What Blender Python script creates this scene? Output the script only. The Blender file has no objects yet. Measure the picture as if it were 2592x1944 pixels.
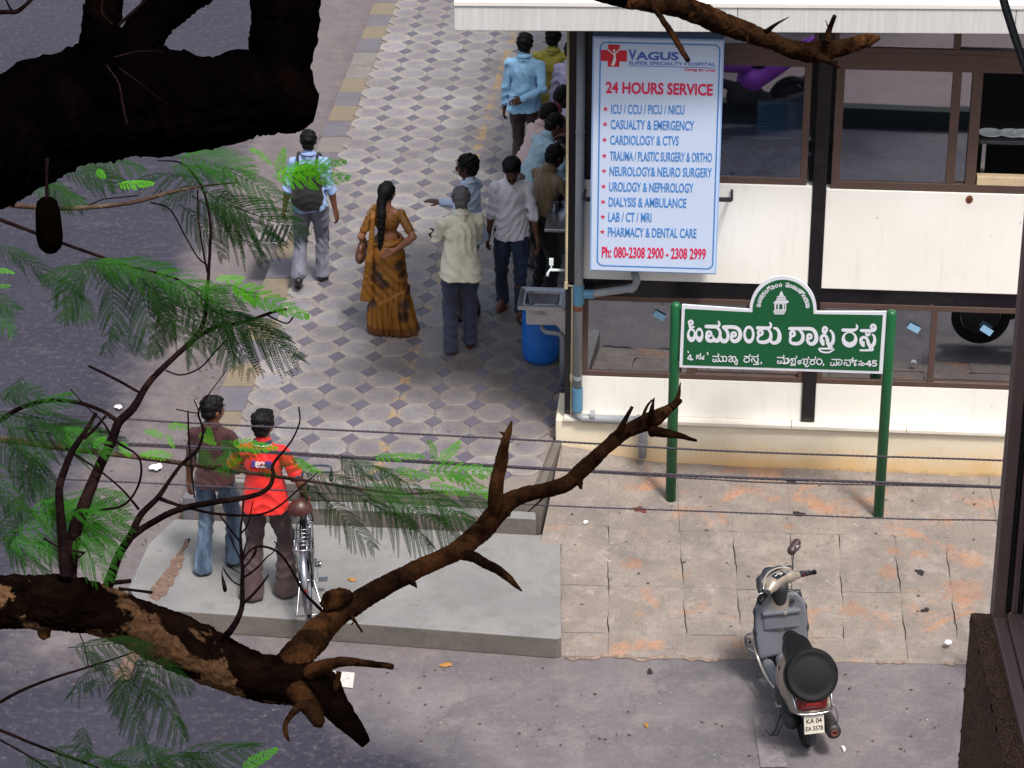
import bpy, bmesh, math, random
import numpy as np
from mathutils import Vector, Matrix
R = math.radians
rnd = random.Random(7)
SC = bpy.context.scene
COL = SC.collection
# ------------------------------------------------------------------ camera
FPX = 6950.0; PITCH = R(25.2); CAMZ = 10.5
CP, SP = math.cos(PITCH), math.sin(PITCH)
cd = bpy.data.cameras.new('camera'); cam = bpy.data.objects.new('camera', cd); COL.objects.link(cam)
cam.location = (0, 0, CAMZ); cam.rotation_euler = (R(90) - PITCH, 0, 0)
cd.sensor_width = 36; cd.lens = FPX / 2592 * 36; cd.clip_start = 0.1; cd.clip_end = 500
SC.camera = cam
# ------------------------------------------------------------------ world, sun
SUN_EL, SUN_AZ = R(62), R(150)
W = bpy.data.worlds.new('World'); SC.world = W; W.use_nodes = True
wn = W.node_tree.nodes; wl = W.node_tree.links
sky = wn.new('ShaderNodeTexSky'); sky.sky_type = 'NISHITA'; sky.sun_disc = False
sky.sun_elevation = SUN_EL; sky.sun_rotation = SUN_AZ; sky.air_density = 1.6; sky.dust_density = 6.0; sky.ozone_density = 1.0
hs = wn.new('ShaderNodeHueSaturation'); hs.inputs['Saturation'].default_value = 0.75
wl.new(sky.outputs[0], hs.inputs['Color']); wl.new(hs.outputs[0], wn['Background'].inputs[0])
wn['Background'].inputs[1].default_value = 0.066
sd = bpy.data.lights.new('sun', 'SUN'); sd.energy = 1.5; sd.angle = R(10); sd.color = (1, .955, .90)
so = bpy.data.objects.new('sun', sd); COL.objects.link(so)
sv = Vector((math.sin(SUN_AZ) * math.cos(SUN_EL), math.cos(SUN_AZ) * math.cos(SUN_EL), math.sin(SUN_EL)))
so.rotation_euler = sv.to_track_quat('Z', 'Y').to_euler()
SC.view_settings.view_transform = 'Standard'; SC.view_settings.look = 'None'
SC.view_settings.exposure = 1.36; SC.view_settings.gamma = 1; SC.view_settings.use_curve_mapping = False
SC.render.engine = 'CYCLES'

# ------------------------------------------------------------------ places: photo measurements turned into metres
def ray(px, py):
    u = (px - 1296) / FPX; v = (py - 972) / FPX
    return Vector((u, CP - v * SP, -SP - v * CP))
def G(px, py, z=0.0):
    r = ray(px, py); t = (z - CAMZ) / r.z
    return Vector((r.x * t, r.y * t, z))
def T(px, py, d):            # a point d metres deep
    return Vector((0, 0, CAMZ)) + ray(px, py) * d
class Plane:                 # an upright wall plane through a ground point
    def __init__(s, p, yaw):
        s.o = Vector((p[0], p[1], 0)); s.u = Vector((math.cos(yaw), -math.sin(yaw), 0)); s.n = Vector((-math.sin(yaw), -math.cos(yaw), 0))
    def hit(s, px, py, off=0.0):
        r = ray(px, py); c = Vector((0, 0, CAMZ)); o = s.o + s.n * off
        t = (o - c).dot(s.n) / r.dot(s.n); q = c + r * t
        return ((q - s.o).dot(s.u), q.z)
    def P(s, u, z, off=0.0):
        return s.o + s.u * u + s.n * off + Vector((0, 0, z))

# ------------------------------------------------------------------ materials
def lin(c):
    if isinstance(c, str):
        c = c.lstrip('#'); c = [int(c[i:i + 2], 16) / 255 for i in (0, 2, 4)]
        c = [x / 12.92 if x <= .04045 else ((x + .055) / 1.055) ** 2.4 for x in c]
    return (c[0], c[1], c[2], 1)
class NM:
    def __init__(s, name):
        s.m = bpy.data.materials.new(name); s.m.use_nodes = True
        s.n = s.m.node_tree.nodes; s.l = s.m.node_tree.links; s.b = s.n['Principled BSDF']
        s.tc = s.n.new('ShaderNodeTexCoord').outputs['Object']
    def add(s, t, ins=None, **kw):
        n = s.n.new(t)
        for k, v in kw.items(): setattr(n, k, v)
        for k, v in (ins or {}).items():
            if isinstance(v, bpy.types.NodeSocket): s.l.new(v, n.inputs[k])
            else: n.inputs[k].default_value = v
        return n
    def noise(s, scale, detail=4, rough=.6, vec=None, dist=0.0):
        return s.add('ShaderNodeTexNoise', {'Vector': vec or s.tc, 'Scale': scale, 'Detail': detail, 'Roughness': rough, 'Distortion': dist}).outputs[0]
    def ramp(s, fac, stops, interp='LINEAR'):
        n = s.add('ShaderNodeValToRGB', {'Fac': fac}); cr = n.color_ramp; cr.interpolation = interp
        while len(cr.elements) < len(stops): cr.elements.new(.5)
        for e, (p, c) in zip(cr.elements, stops):
            e.position = p; e.color = lin(c) if not isinstance(c, (int, float)) else (c, c, c, 1)
        return n.outputs[0]
    def mix(s, fac, a, b, mode='MIX'):
        n = s.add('ShaderNodeMix', data_type='RGBA', blend_type=mode)
        for i, v in ((0, fac), (6, a), (7, b)):
            if isinstance(v, bpy.types.NodeSocket): s.l.new(v, n.inputs[i])
            elif i == 0: n.inputs[0].default_value = v
            else: n.inputs[i].default_value = lin(v)
        return n.outputs[2]
    def math(s, op, a, b=0.0, c=None):
        n = s.add('ShaderNodeMath', operation=op)
        for i, v in enumerate((a, b) if c is None else (a, b, c)):
            if isinstance(v, bpy.types.NodeSocket): s.l.new(v, n.inputs[i])
            else: n.inputs[i].default_value = v
        return n.outputs[0]
    def vmap(s, scale=(1, 1, 1), rot=(0, 0, 0), loc=(0, 0, 0), vec=None):
        return s.add('ShaderNodeMapping', {'Vector': vec or s.tc, 'Scale': scale, 'Rotation': rot, 'Location': loc}).outputs[0]
    def sep(s, vec=None):
        n = s.add('ShaderNodeSeparateXYZ', {0: vec or s.tc}); return n.outputs
    def bump(s, h, strength=.3, dist=.01):
        n = s.add('ShaderNodeBump', {'Height': h, 'Strength': strength, 'Distance': dist}); s.l.new(n.outputs[0], s.b.inputs['Normal'])
    def out(s, col, rough=.7, metal=0.0, spec=None):
        for k, v in (('Base Color', col), ('Roughness', rough), ('Metallic', metal)):
            if isinstance(v, bpy.types.NodeSocket): s.l.new(v, s.b.inputs[k])
            else: s.b.inputs[k].default_value = lin(v) if k == 'Base Color' else v
        if spec is not None: s.b.inputs['Specular IOR Level'].default_value = spec
        return s.m
def M(name, col, rough=.7, metal=0.0, var=.18, scale=6.0, bump=.15, bscale=90.0, spec=None, bdist=.004):
    k = NM(name); n = k.noise(scale, 6, .65)
    c = lin(col); lo = tuple(x * (1 - var) for x in c[:3]); hi = tuple(min(1, x * (1 + var)) for x in c[:3])
    cc = k.ramp(n, [(.3, lo), (.7, hi)])
    if bump: k.bump(k.noise(bscale, 4, .6), bump, bdist)
    rr = k.math('MULTIPLY_ADD', k.noise(scale * 2.3, 3), .25, rough - .12) if rough > .15 else rough
    return k.out(cc, rr, metal, spec)

# ------------------------------------------------------------------ objects
def tag(o, label=None, cat=None, group=None, kind=None):
    if label: o['label'] = label
    if cat: o['category'] = cat
    if group: o['group'] = group
    if kind: o['kind'] = kind
    return o
def thing(name, label, cat, loc=(0, 0, 0), group=None, rotz=0.0):
    o = bpy.data.objects.new(name, None); COL.objects.link(o); o.location = loc; o.rotation_euler = (0, 0, rotz)
    o.empty_display_size = .1
    return tag(o, label, cat, group)
def add_mesh(name, me, mat, parent=None, smooth=False):
    if mat is not None:
        for m_ in (mat if isinstance(mat, (list, tuple)) else [mat]): me.materials.append(m_)
    if smooth: me.shade_smooth()
    o = bpy.data.objects.new(name, me); COL.objects.link(o)
    if parent is not None: o.parent = parent
    return o
class MB:                    # collects shapes into one mesh
    def __init__(s): s.v = []; s.f = []; s.mi = []
    def raw(s, v, f, mi=0):
        b = len(s.v); s.v += [tuple(x) for x in v]; s.f += [tuple(i + b for i in q) for q in f]; s.mi += [mi] * len(f); return s
    def box(s, c, size, rot=None, mi=0):
        x, y, z = (a / 2 for a in size)
        vs = [Vector(p) for p in ((-x, -y, -z), (x, -y, -z), (x, y, -z), (-x, y, -z), (-x, -y, z), (x, -y, z), (x, y, z), (-x, y, z))]
        if rot is not None: vs = [rot @ p for p in vs]
        vs = [p + Vector(c) for p in vs]
        return s.raw(vs, [(3, 2, 1, 0), (4, 5, 6, 7), (0, 1, 5, 4), (1, 2, 6, 5), (2, 3, 7, 6), (3, 0, 4, 7)], mi)
    def prism(s, pts, z0, z1, mi=0):      # ccw points (x,y) or (x,y,z-offset)
        n = len(pts); lo = [(p[0], p[1], z0) for p in pts]; hi = [(p[0], p[1], z1 + (p[2] if len(p) > 2 else 0)) for p in pts]
        return s.raw(lo + hi, [tuple(range(n))[::-1], tuple(range(n, 2 * n))] + [(i, (i + 1) % n, n + (i + 1) % n, n + i) for i in range(n)], mi)
    def tube(s, pts, r, n=10, cap=True, mi=0, up=None, ry=None):
        pts = [Vector(p) for p in pts]; m = len(pts)
        rr = r if isinstance(r, (list, tuple, np.ndarray)) else [r] * m
        vs = []; prev = Vector(up) if up else None
        for i, p in enumerate(pts):
            t = (pts[min(i + 1, m - 1)] - pts[max(i - 1, 0)]).normalized()
            if prev is None: prev = Vector((0, 0, 1)) if abs(t.z) < .9 else Vector((1, 0, 0))
            a = (prev - t * prev.dot(t))
            a = a.normalized() if a.length > 1e-6 else t.orthogonal().normalized()
            prev = a; b = t.cross(a)
            for k in range(n):
                an = 2 * math.pi * k / n
                vs.append(p + a * math.cos(an) * rr[i] + b * math.sin(an) * rr[i] * (ry or 1))
        fs = [(i * n + k, i * n + (k + 1) % n, (i + 1) * n + (k + 1) % n, (i + 1) * n + k) for i in range(m - 1) for k in range(n)]
        if cap: fs += [tuple(range(n))[::-1], tuple(range((m - 1) * n, m * n))]
        return s.raw(vs, fs, mi)
    def lathe(s, prof, n=24, o=(0, 0, 0), rot=None, mi=0, caps=True):   # profile (r, z)
        vs = []
        for r_, z_ in prof:
            for k in range(n):
                a = 2 * math.pi * k / n; p = Vector((r_ * math.cos(a), r_ * math.sin(a), z_))
                if rot is not None: p = rot @ p
                vs.append(p + Vector(o))
        m = len(prof); fs = [(i * n + k, i * n + (k + 1) % n, (i + 1) * n + (k + 1) % n, (i + 1) * n + k) for i in range(m - 1) for k in range(n)]
        if caps: fs += [tuple(range(n))[::-1], tuple(range((m - 1) * n, m * n))]
        return s.raw(vs, fs, mi)
    def ell(s, c, r, n=14, rot=None, mi=0):
        prof = [(max(1e-4, math.sin(math.pi * i / n)), -math.cos(math.pi * i / n)) for i in range(n + 1)]
        vs = []; k2 = n * 2
        for a, z in prof:
            for k in range(k2):
                t = 2 * math.pi * k / k2; p = Vector((a * math.cos(t) * r[0], a * math.sin(t) * r[1], z * r[2]))
                if rot is not None: p = rot @ p
                vs.append(p + Vector(c))
        return s.raw(vs, [(i * k2 + k, i * k2 + (k + 1) % k2, (i + 1) * k2 + (k + 1) % k2, (i + 1) * k2 + k) for i in range(n) for k in range(k2)], mi)
    def mesh(s, name):
        me = bpy.data.meshes.new(name); me.from_pydata(s.v, [], s.f)
        if any(s.mi): me.polygons.foreach_set('material_index', s.mi)
        me.update(); return me
    def build(s, name, mat, parent=None, smooth=False, bevel=0.0, auto=None):
        o = add_mesh(name, s.mesh(name), mat, parent, smooth)
        if bevel:
            md = o.modifiers.new('bevel', 'BEVEL'); md.width = bevel; md.segments = 2; md.limit_method = 'ANGLE'; md.angle_limit = R(40)
        if auto: auto_smooth(o, auto)
        return o
def auto_smooth(o, deg=35):
    me = o.data; bm = bmesh.new(); bm.from_mesh(me)
    for f in bm.faces: f.smooth = True
    for e in bm.edges:
        if len(e.link_faces) == 2 and e.calc_face_angle(0) > R(deg): e.smooth = False
    bm.to_mesh(me); bm.free(); me.update()
def rotm(x=0, y=0, z=0):
    return Matrix.Rotation(R(z), 3, 'Z') @ Matrix.Rotation(R(y), 3, 'Y') @ Matrix.Rotation(R(x), 3, 'X')
def struct(o): o['kind'] = 'structure'; return o
def cat_rom(pts, per=6):
    P = [np.array(p, float) for p in pts]; P = [2 * P[0] - P[1]] + P + [2 * P[-1] - P[-2]]
    out = []
    for i in range(1, len(P) - 2):
        for k in range(per):
            t = k / per; a, b, c, d = P[i - 1], P[i], P[i + 1], P[i + 2]
            out.append(.5 * (2 * b + (c - a) * t + (2 * a - 5 * b + 4 * c - d) * t * t + (3 * b - a - 3 * c + d) * t ** 3))
    out.append(P[-2]); return out
def text_mesh(s, size, bold=0.0, xs=1.0, shear=0.0, ext=.0012, align='LEFT'):
    cu = bpy.data.curves.new('lettering', 'FONT'); cu.body = s; cu.size = size; cu.offset = bold; cu.extrude = ext; cu.shear = shear
    cu.align_x = align; cu.resolution_u = 3
    o = bpy.data.objects.new('lettering', cu); COL.objects.link(o)
    dg = bpy.context.evaluated_depsgraph_get(); dg.update()
    me = bpy.data.meshes.new_from_object(o.evaluated_get(dg)); bpy.data.objects.remove(o); bpy.data.curves.remove(cu)
    for v in me.vertices: v.co.x *= xs
    me.name = 'lettering'; return me
def text(s, size, mat, parent, loc, rot, bold=0.0, xs=1.0, shear=0.0, align='LEFT', width=None, name='lettering'):
    me = text_mesh(s, size, bold, 1.0, shear, align='LEFT')
    xsv = [v.co.x for v in me.vertices]; w = max(xsv) - min(xsv); x0 = min(xsv)
    k = (width / w) if width else xs
    for v in me.vertices: v.co.x = (v.co.x - x0) * k - (0 if align == 'LEFT' else width / 2 if width else w * k / 2)
    me.materials.clear(); o = add_mesh(name, me, mat, parent); o.location = loc; o.rotation_euler = rot; return o
def vnoise(p, s=1.0, seed=0):     # cheap smooth noise on numpy points (n,3)
    q = p * s + seed * 1.37
    x, y, z = q[..., 0], q[..., 1], q[..., 2]
    a = np.sin(x * 1.7 + 2.1 * np.sin(y * 1.3 + .7)) + np.sin(y * 1.9 + 1.7 * np.sin(z * 1.1 + 1.9)) + np.sin(z * 1.6 + 1.9 * np.sin(x * 1.2 + 2.3))
    b = np.sin(x * 3.1 + 1.3 * np.sin(z * 2.9)) * np.sin(y * 3.7 + 1.1 * np.sin(x * 2.3)) + np.sin(z * 3.3 - y * 1.3)
    return a / 3 * .7 + b / 2 * .3
# ================================================================== SETTING
PZ = 0.45                      # pavement height
def asphalt(name, c0, c1, patch=None, dust='#a8948c', dustpos=(.55, .8)):
    k = NM(name); big = k.noise(.55, 5, .6); fine = k.noise(38, 6, .75); spk = k.noise(160, 3, .7)
    c = k.mix(k.ramp(big, [(.35, 0.), (.7, 1.)]), c0, c1)
    c = k.mix(k.math('MULTIPLY', k.ramp(k.noise(1.7, 7, .7, dist=.6), [(dustpos[0], 0.), (dustpos[1], 1.)]), .45), c, dust)
    c = k.mix(k.math('MULTIPLY', k.ramp(fine, [(.3, 1.), (.7, 0.)]), .35), c, '#1c1a20')
    c = k.mix(k.math('MULTIPLY', k.ramp(spk, [(.64, 0.), (.76, 1.)]), .45), c, '#c8c2c6')
    v = k.add('ShaderNodeTexVoronoi', {'Vector': k.tc, 'Scale': 4.3, 'Randomness': 1.0}, feature='F1').outputs['Distance']
    spot = k.ramp(k.math('ADD', v, k.math('MULTIPLY', k.noise(26, 3), .09)), [(.085, 1.), (.11, 0.)])
    c = k.mix(k.math('MULTIPLY', spot, .5), c, '#26242a')
    k.bump(k.math('ADD', fine, k.math('MULTIPLY', spk, .6)), .45, .006)
    return k.out(c, k.math('MULTIPLY_ADD', fine, .3, .55))
def road_mat():
    k = NM('road_asphalt'); X, Y, Z = k.sep(); fine = k.noise(38, 6, .75); spk = k.noise(160, 3, .7); big = k.noise(.5, 5, .6); wig = k.noise(1.1, 7, .7); wig2 = k.noise(3.7, 6, .7)
    c = k.mix(k.ramp(big, [(.35, 0.), (.7, 1.)]), '#222030', '#2c2a3a')
    st = k.noise(2.2, 7, .75, k.vmap((.35, 2.2, 1), rot=(0, 0, .12)))
    c = k.mix(k.math('MULTIPLY', k.ramp(st, [(.56, 0.), (.72, 1.)]), .35), c, '#6c6872')
    # worn dusty side lane to the right of the corner
    d2 = k.math('ADD', k.math('ADD', X, k.math('MULTIPLY', Y, .75)), -11.1 ); d2 = k.math('ADD', d2, k.math('MULTIPLY', k.math('SUBTRACT', wig, .5), 1.6)); m2 = k.ramp(d2, [(.0, 0.), (.9, 1.)])
    ymask = k.math('LESS_THAN', Y, 19.0)
    lane = k.mix(k.ramp(k.noise(.8, 7, .7, dist=.5), [(.35, 0.), (.65, 1.)]), '#5a565c', '#767072'); lane = k.mix(k.math('MULTIPLY', k.ramp(wig2, [(.5, 0.), (.75, 1.)]), .5), lane, '#958a84')
    c = k.mix(k.math('MULTIPLY', m2, ymask), c, lane)
    # dirt washed against the kerb
    d1 = k.math('SUBTRACT', k.math('SUBTRACT', X, k.math('MULTIPLY', Y, .0738)), -4.062)       # 0 at the kerb, negative to the left
    d1 = k.math('ADD', d1, k.math('ADD', k.math('MULTIPLY', k.math('SUBTRACT', wig, .5), 1.1), k.math('MULTIPLY', k.math('SUBTRACT', wig2, .5), .5)))
    m1 = k.math('MULTIPLY', k.ramp(k.math('ADD', d1, 1.35), [(.12, 0.), (.62, 1.)]), k.math('LESS_THAN', X, 1.0)); gut = k.mix(k.ramp(wig2, [(.35, 0.), (.65, 1.)]), '#5f585c', '#736b6b'); gut = k.mix(k.math('MULTIPLY', k.ramp(k.noise(13, 6, .8), [(.52, 0.), (.66, 1.)]), .4), gut, '#7c6254')
    c = k.mix(k.math('MULTIPLY', m1, k.ramp(k.math('ADD', k.math('SUBTRACT', Y, 17.5), k.math('MULTIPLY', wig2, .8)), [(.0, 0.), (.9, 1.)])), c, gut)
    c = k.mix(k.math('MULTIPLY', k.ramp(fine, [(.3, 1.), (.7, 0.)]), .34), c, '#1e1c24')
    vc = k.add('ShaderNodeTexVoronoi', {'Vector': k.add('ShaderNodeVectorMath', {0: k.tc, 1: k.add('ShaderNodeTexNoise', {'Vector': k.tc, 'Scale': 1.6, 'Detail': 6.0}).outputs['Color']}, operation='ADD').outputs[0], 'Scale': .55}, feature='DISTANCE_TO_EDGE').outputs['Distance']
    c = k.mix(k.math('MULTIPLY', k.ramp(vc, [(.002, 1.), (.008, 0.)]), .16), c, '#1c1a20')
    c = k.mix(k.math('MULTIPLY', k.ramp(k.noise(14, 8, .8), [(.52, 0.), (.70, 1.)]), .30), c, '#8c868c'); c = k.mix(k.math('MULTIPLY', k.ramp(spk, [(.62, 0.), (.74, 1.)]), .45), c, '#ccc6ca')
    v = k.add('ShaderNodeTexVoronoi', {'Vector': k.tc, 'Scale': 4.3}, feature='F1').outputs['Distance']; spot = k.ramp(k.math('ADD', v, k.math('MULTIPLY', k.noise(26, 3), .09)), [(.085, 1.), (.11, 0.)])
    c = k.mix(k.math('MULTIPLY', spot, .45), c, '#2c2a30')
    k.bump(k.math('ADD', fine, k.math('MULTIPLY', spk, .6)), .45, .006); return k.out(c, k.math('MULTIPLY_ADD', fine, .3, .55))
M_ROAD = road_mat()
M_FRONT = asphalt('worn_asphalt', '#6c686e', '#857c80', dust='#b09a8e', dustpos=(.45, .75))
def concrete(name, c0, c1, dirt, amt=.5, sc=1.0, spots=.5, grit=.25):
    k = NM(name); a = k.noise(1.3 * sc, 7, .68, dist=.4); b = k.noise(5 * sc, 6, .7); f = k.noise(70, 5, .7)
    c = k.mix(k.ramp(a, [(.35, 0.), (.65, 1.)]), c0, c1)
    c = k.mix(k.math('MULTIPLY', k.ramp(b, [(.5, 0.), (.72, 1.)]), amt), c, dirt)
    c = k.mix(k.math('MULTIPLY', k.ramp(f, [(.35, 1.), (.6, 0.)]), grit), c, '#4c4648')
    v = k.add('ShaderNodeTexVoronoi', {'Vector': k.tc, 'Scale': 3.1, 'Randomness': 1.0}, feature='F1').outputs['Distance']
    spot = k.ramp(k.math('ADD', v, k.math('MULTIPLY', k.noise(22, 3), .08)), [(.075, 1.), (.1, 0.)])
    c = k.mix(k.math('MULTIPLY', spot, spots), c, '#4a4448')
    k.bump(k.math('ADD', b, k.math('MULTIPLY', f, .5)), .35, .006)
    return k.out(c, .82)
M_SLAB = concrete('smooth_concrete', '#6e6f70', '#828282', '#625c56', .55, 1.0, .6, .22)
M_RISER = concrete('riser_concrete', '#5c5752', '#6c655f', '#46413d', .6, 2.0, .0)
def ramp_mat():
    k = NM('patched_concrete'); a = k.noise(.9, 8, .7, dist=.7); b = k.noise(4.2, 8, .72, dist=.3); f = k.noise(60, 5, .75)
    c = k.mix(k.ramp(a, [(.35, 0.), (.62, 1.)]), '#6e6763', '#857c75')
    c = k.mix(k.math('MULTIPLY', k.ramp(b, [(.48, 0.), (.66, 1.)]), .6), c, '#9a908a')
    o = k.ramp(k.noise(2.1, 8, .66, k.vmap(loc=(3.3, 1.2, 0)), .5), [(.56, 0.), (.66, 1.)])
    c = k.mix(k.math('MULTIPLY', o, .5), c, '#b3784a')
    st_ = None
    for px, py, r_ in ((2250, 1440, .13), (2262, 1395, .09), (2270, 1500, .12), (2160, 1520, .20), (2190, 1545, .12), (1860, 1600, .22), (1900, 1585, .14), (1995, 1340, .07), (1735, 1450, .09), (1738, 1500, .08), (1875, 1530, .08), (2150, 1270, .12), (1720, 1200, .24), (1850, 1208, .22), (1960, 1215, .20), (2330, 1400, .10), (2440, 1480, .25), (1600, 1420, .12), (1450, 1600, .10)):
        q = G(px, py, .16); d = k.add('ShaderNodeVectorMath', {0: k.tc, 1: (q.x, q.y, .16)}, operation='DISTANCE').outputs['Value']; e = k.math('DIVIDE', d, r_); st_ = e if st_ is None else k.math('MINIMUM', st_, e)
    sm = k.ramp(k.math('MULTIPLY', k.math('ADD', st_, k.math('MULTIPLY', k.noise(9, 8, .75, dist=.8), 2.2)), .4), [(.66, 1.), (.74, 0.)])
    c = k.mix(k.math('MULTIPLY', sm, .50), c, '#94684a')
    w = k.ramp(k.noise(9, 8, .8, dist=.5), [(.60, 0.), (.7, 1.)])
    c = k.mix(k.math('MULTIPLY', w, .6), c, '#c0bab6')
    c = k.mix(k.math('MULTIPLY', k.ramp(k.noise(16, 8, .8, dist=.3), [(.36, 1.), (.46, 0.)]), .45), c, '#4f4544')
    c = k.mix(k.math('MULTIPLY', k.ramp(f, [(.3, 1.), (.55, 0.)]), .5), c, '#4d4344')
    k.bump(k.math('ADD', k.math('MULTIPLY', b, 1.4), k.math('MULTIPLY', f, .6)), .6, .012)
    return k.out(c, .88)
M_RAMP = ramp_mat()
M_DIRT = M('joint_dirt', '#6e5c50', .95, var=.35, scale=14, bump=.7, bscale=120, bdist=.01)
M_GUT = concrete('gutter_concrete', '#8d7f7e', '#9a8983', '#9a6c50', .55, 1.2, .4)
M_DARK = M('dark_gap', '#1d191a', .9)

# ground sheet (the street asphalt), large
k = MB(); k.raw([(-60, -20, 0), (60, -20, 0), (60, 140, 0), (-60, 140, 0)], [(0, 1, 2, 3)])
struct(k.build('road', M_ROAD))
# lighter worn asphalt of the side lane in the foreground, a sheet just above
def sheet(name, pts, z, mat, parent=None):
    b = MB(); b.raw([(p[0], p[1], z if len(p) < 3 or z is not None else p[2]) for p in pts], [tuple(range(len(pts)))]); return b.build(name, mat, parent)
# painted rectangle and worn edge line
M_PAINT = M('worn_white_paint', '#b9b4b0', .8, var=.25, scale=30)
a, b_, c_, d_ = G(832, 1700), G(898, 1705), G(893, 1744), G(826, 1738)
struct(sheet('road_marking', [a, d_, c_, b_][::-1] and [(q.x, q.y) for q in (d_, c_, b_, a)], .009, M_PAINT))
a, b_, c_, d_ = G(1905, 1810), G(1955, 1812), G(1995, 1944), G(1925, 1944)
struct(sheet('road_marking', [(q.x, q.y) for q in (d_, c_, b_, a)], .009, M('faint_paint', '#6e686c', .85, var=.3, scale=25)))
# far-side street gutter strip left of the kerb
ky = lambda y: -2.514 + (y - 20.98) * 0.0738         # left edge of the kerb
n = 40
def gutter_dirt():
    k = NM('gutter_dirt'); f = k.noise(30, 6, .8); c = k.ramp(f, [(.3, '#3c2e28'), (.5, '#66524a'), (.7, '#8a7058')]); k.bump(f, .8, .012); return k.out(c, .95)
M_GD = gutter_dirt()
g = MB(); L = []; Rr = []
for i in range(n):
    y = 17.2 + i * .13; wv = .03 + .05 * math.sin(i * 1.1) + .04 * math.sin(i * 2.9)
    L.append((ky(y) - .06 - wv, y, .006)); Rr.append((ky(y) + .01, y, .03))
g.raw(L + Rr, [(i, n + i, n + i + 1, i + 1) for i in range(n - 1)])
tag(g.build('leaf_litter', M_GD), 'strip of brown dirt and dry leaf litter along the kerb foot', 'dirt', kind='stuff')

# ---- pavement core
FAC = Plane((0.42, 20.33), R(4.6))
core = MB()
core.prism([(ky(19.62) + .02, 19.62), (0.17, 19.30), (0.40, 20.40), (2.2, 45), (ky(45) + .02, 45)], 0, PZ - .03)
struct(core.build('pavement', M_RISER))
# ---- kerb with single stones
kerb = thing('kerb', 'street kerb of grey stones painted yellow and dark in turn', 'kerb', (0, 0, 0))
M_KY = concrete('kerb_yellow', '#72675a', '#7a6e58', '#625c5a', 1.0, 3, .2)
M_KB = concrete('kerb_dark', '#585660', '#64616a', '#706864', .5, 3, .2)
M_KG = concrete('kerb_grey', '#6c6866', '#78726e', '#57524f', .5, 3, .2)
y = 19.42; i = 0
while y < 36:
    L_ = .48 + rnd.uniform(-.02, .02); x0 = ky(y); x1 = ky(y + L_); w = .27; hz = PZ + rnd.uniform(-.006, .006)
    if y < 19.6: hz = .30 if y < 19 else .36
    b = MB(); o = rnd.uniform(-.006, .006)
    b.prism([(x0 + o, y), (x0 + w + o, y), (x1 + w + o, y + L_ - .012), (x1 + o, y + L_ - .012)], 0, hz)
    mm = (M_KY, M_KB)[i % 2] if rnd.random() < .85 else M_KG
    if y < 19.5: mm = M_KG if i % 2 else M_KB
    b.build('kerb_stone', mm, kerb, bevel=.008)
    y += L_; i += 1

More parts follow.
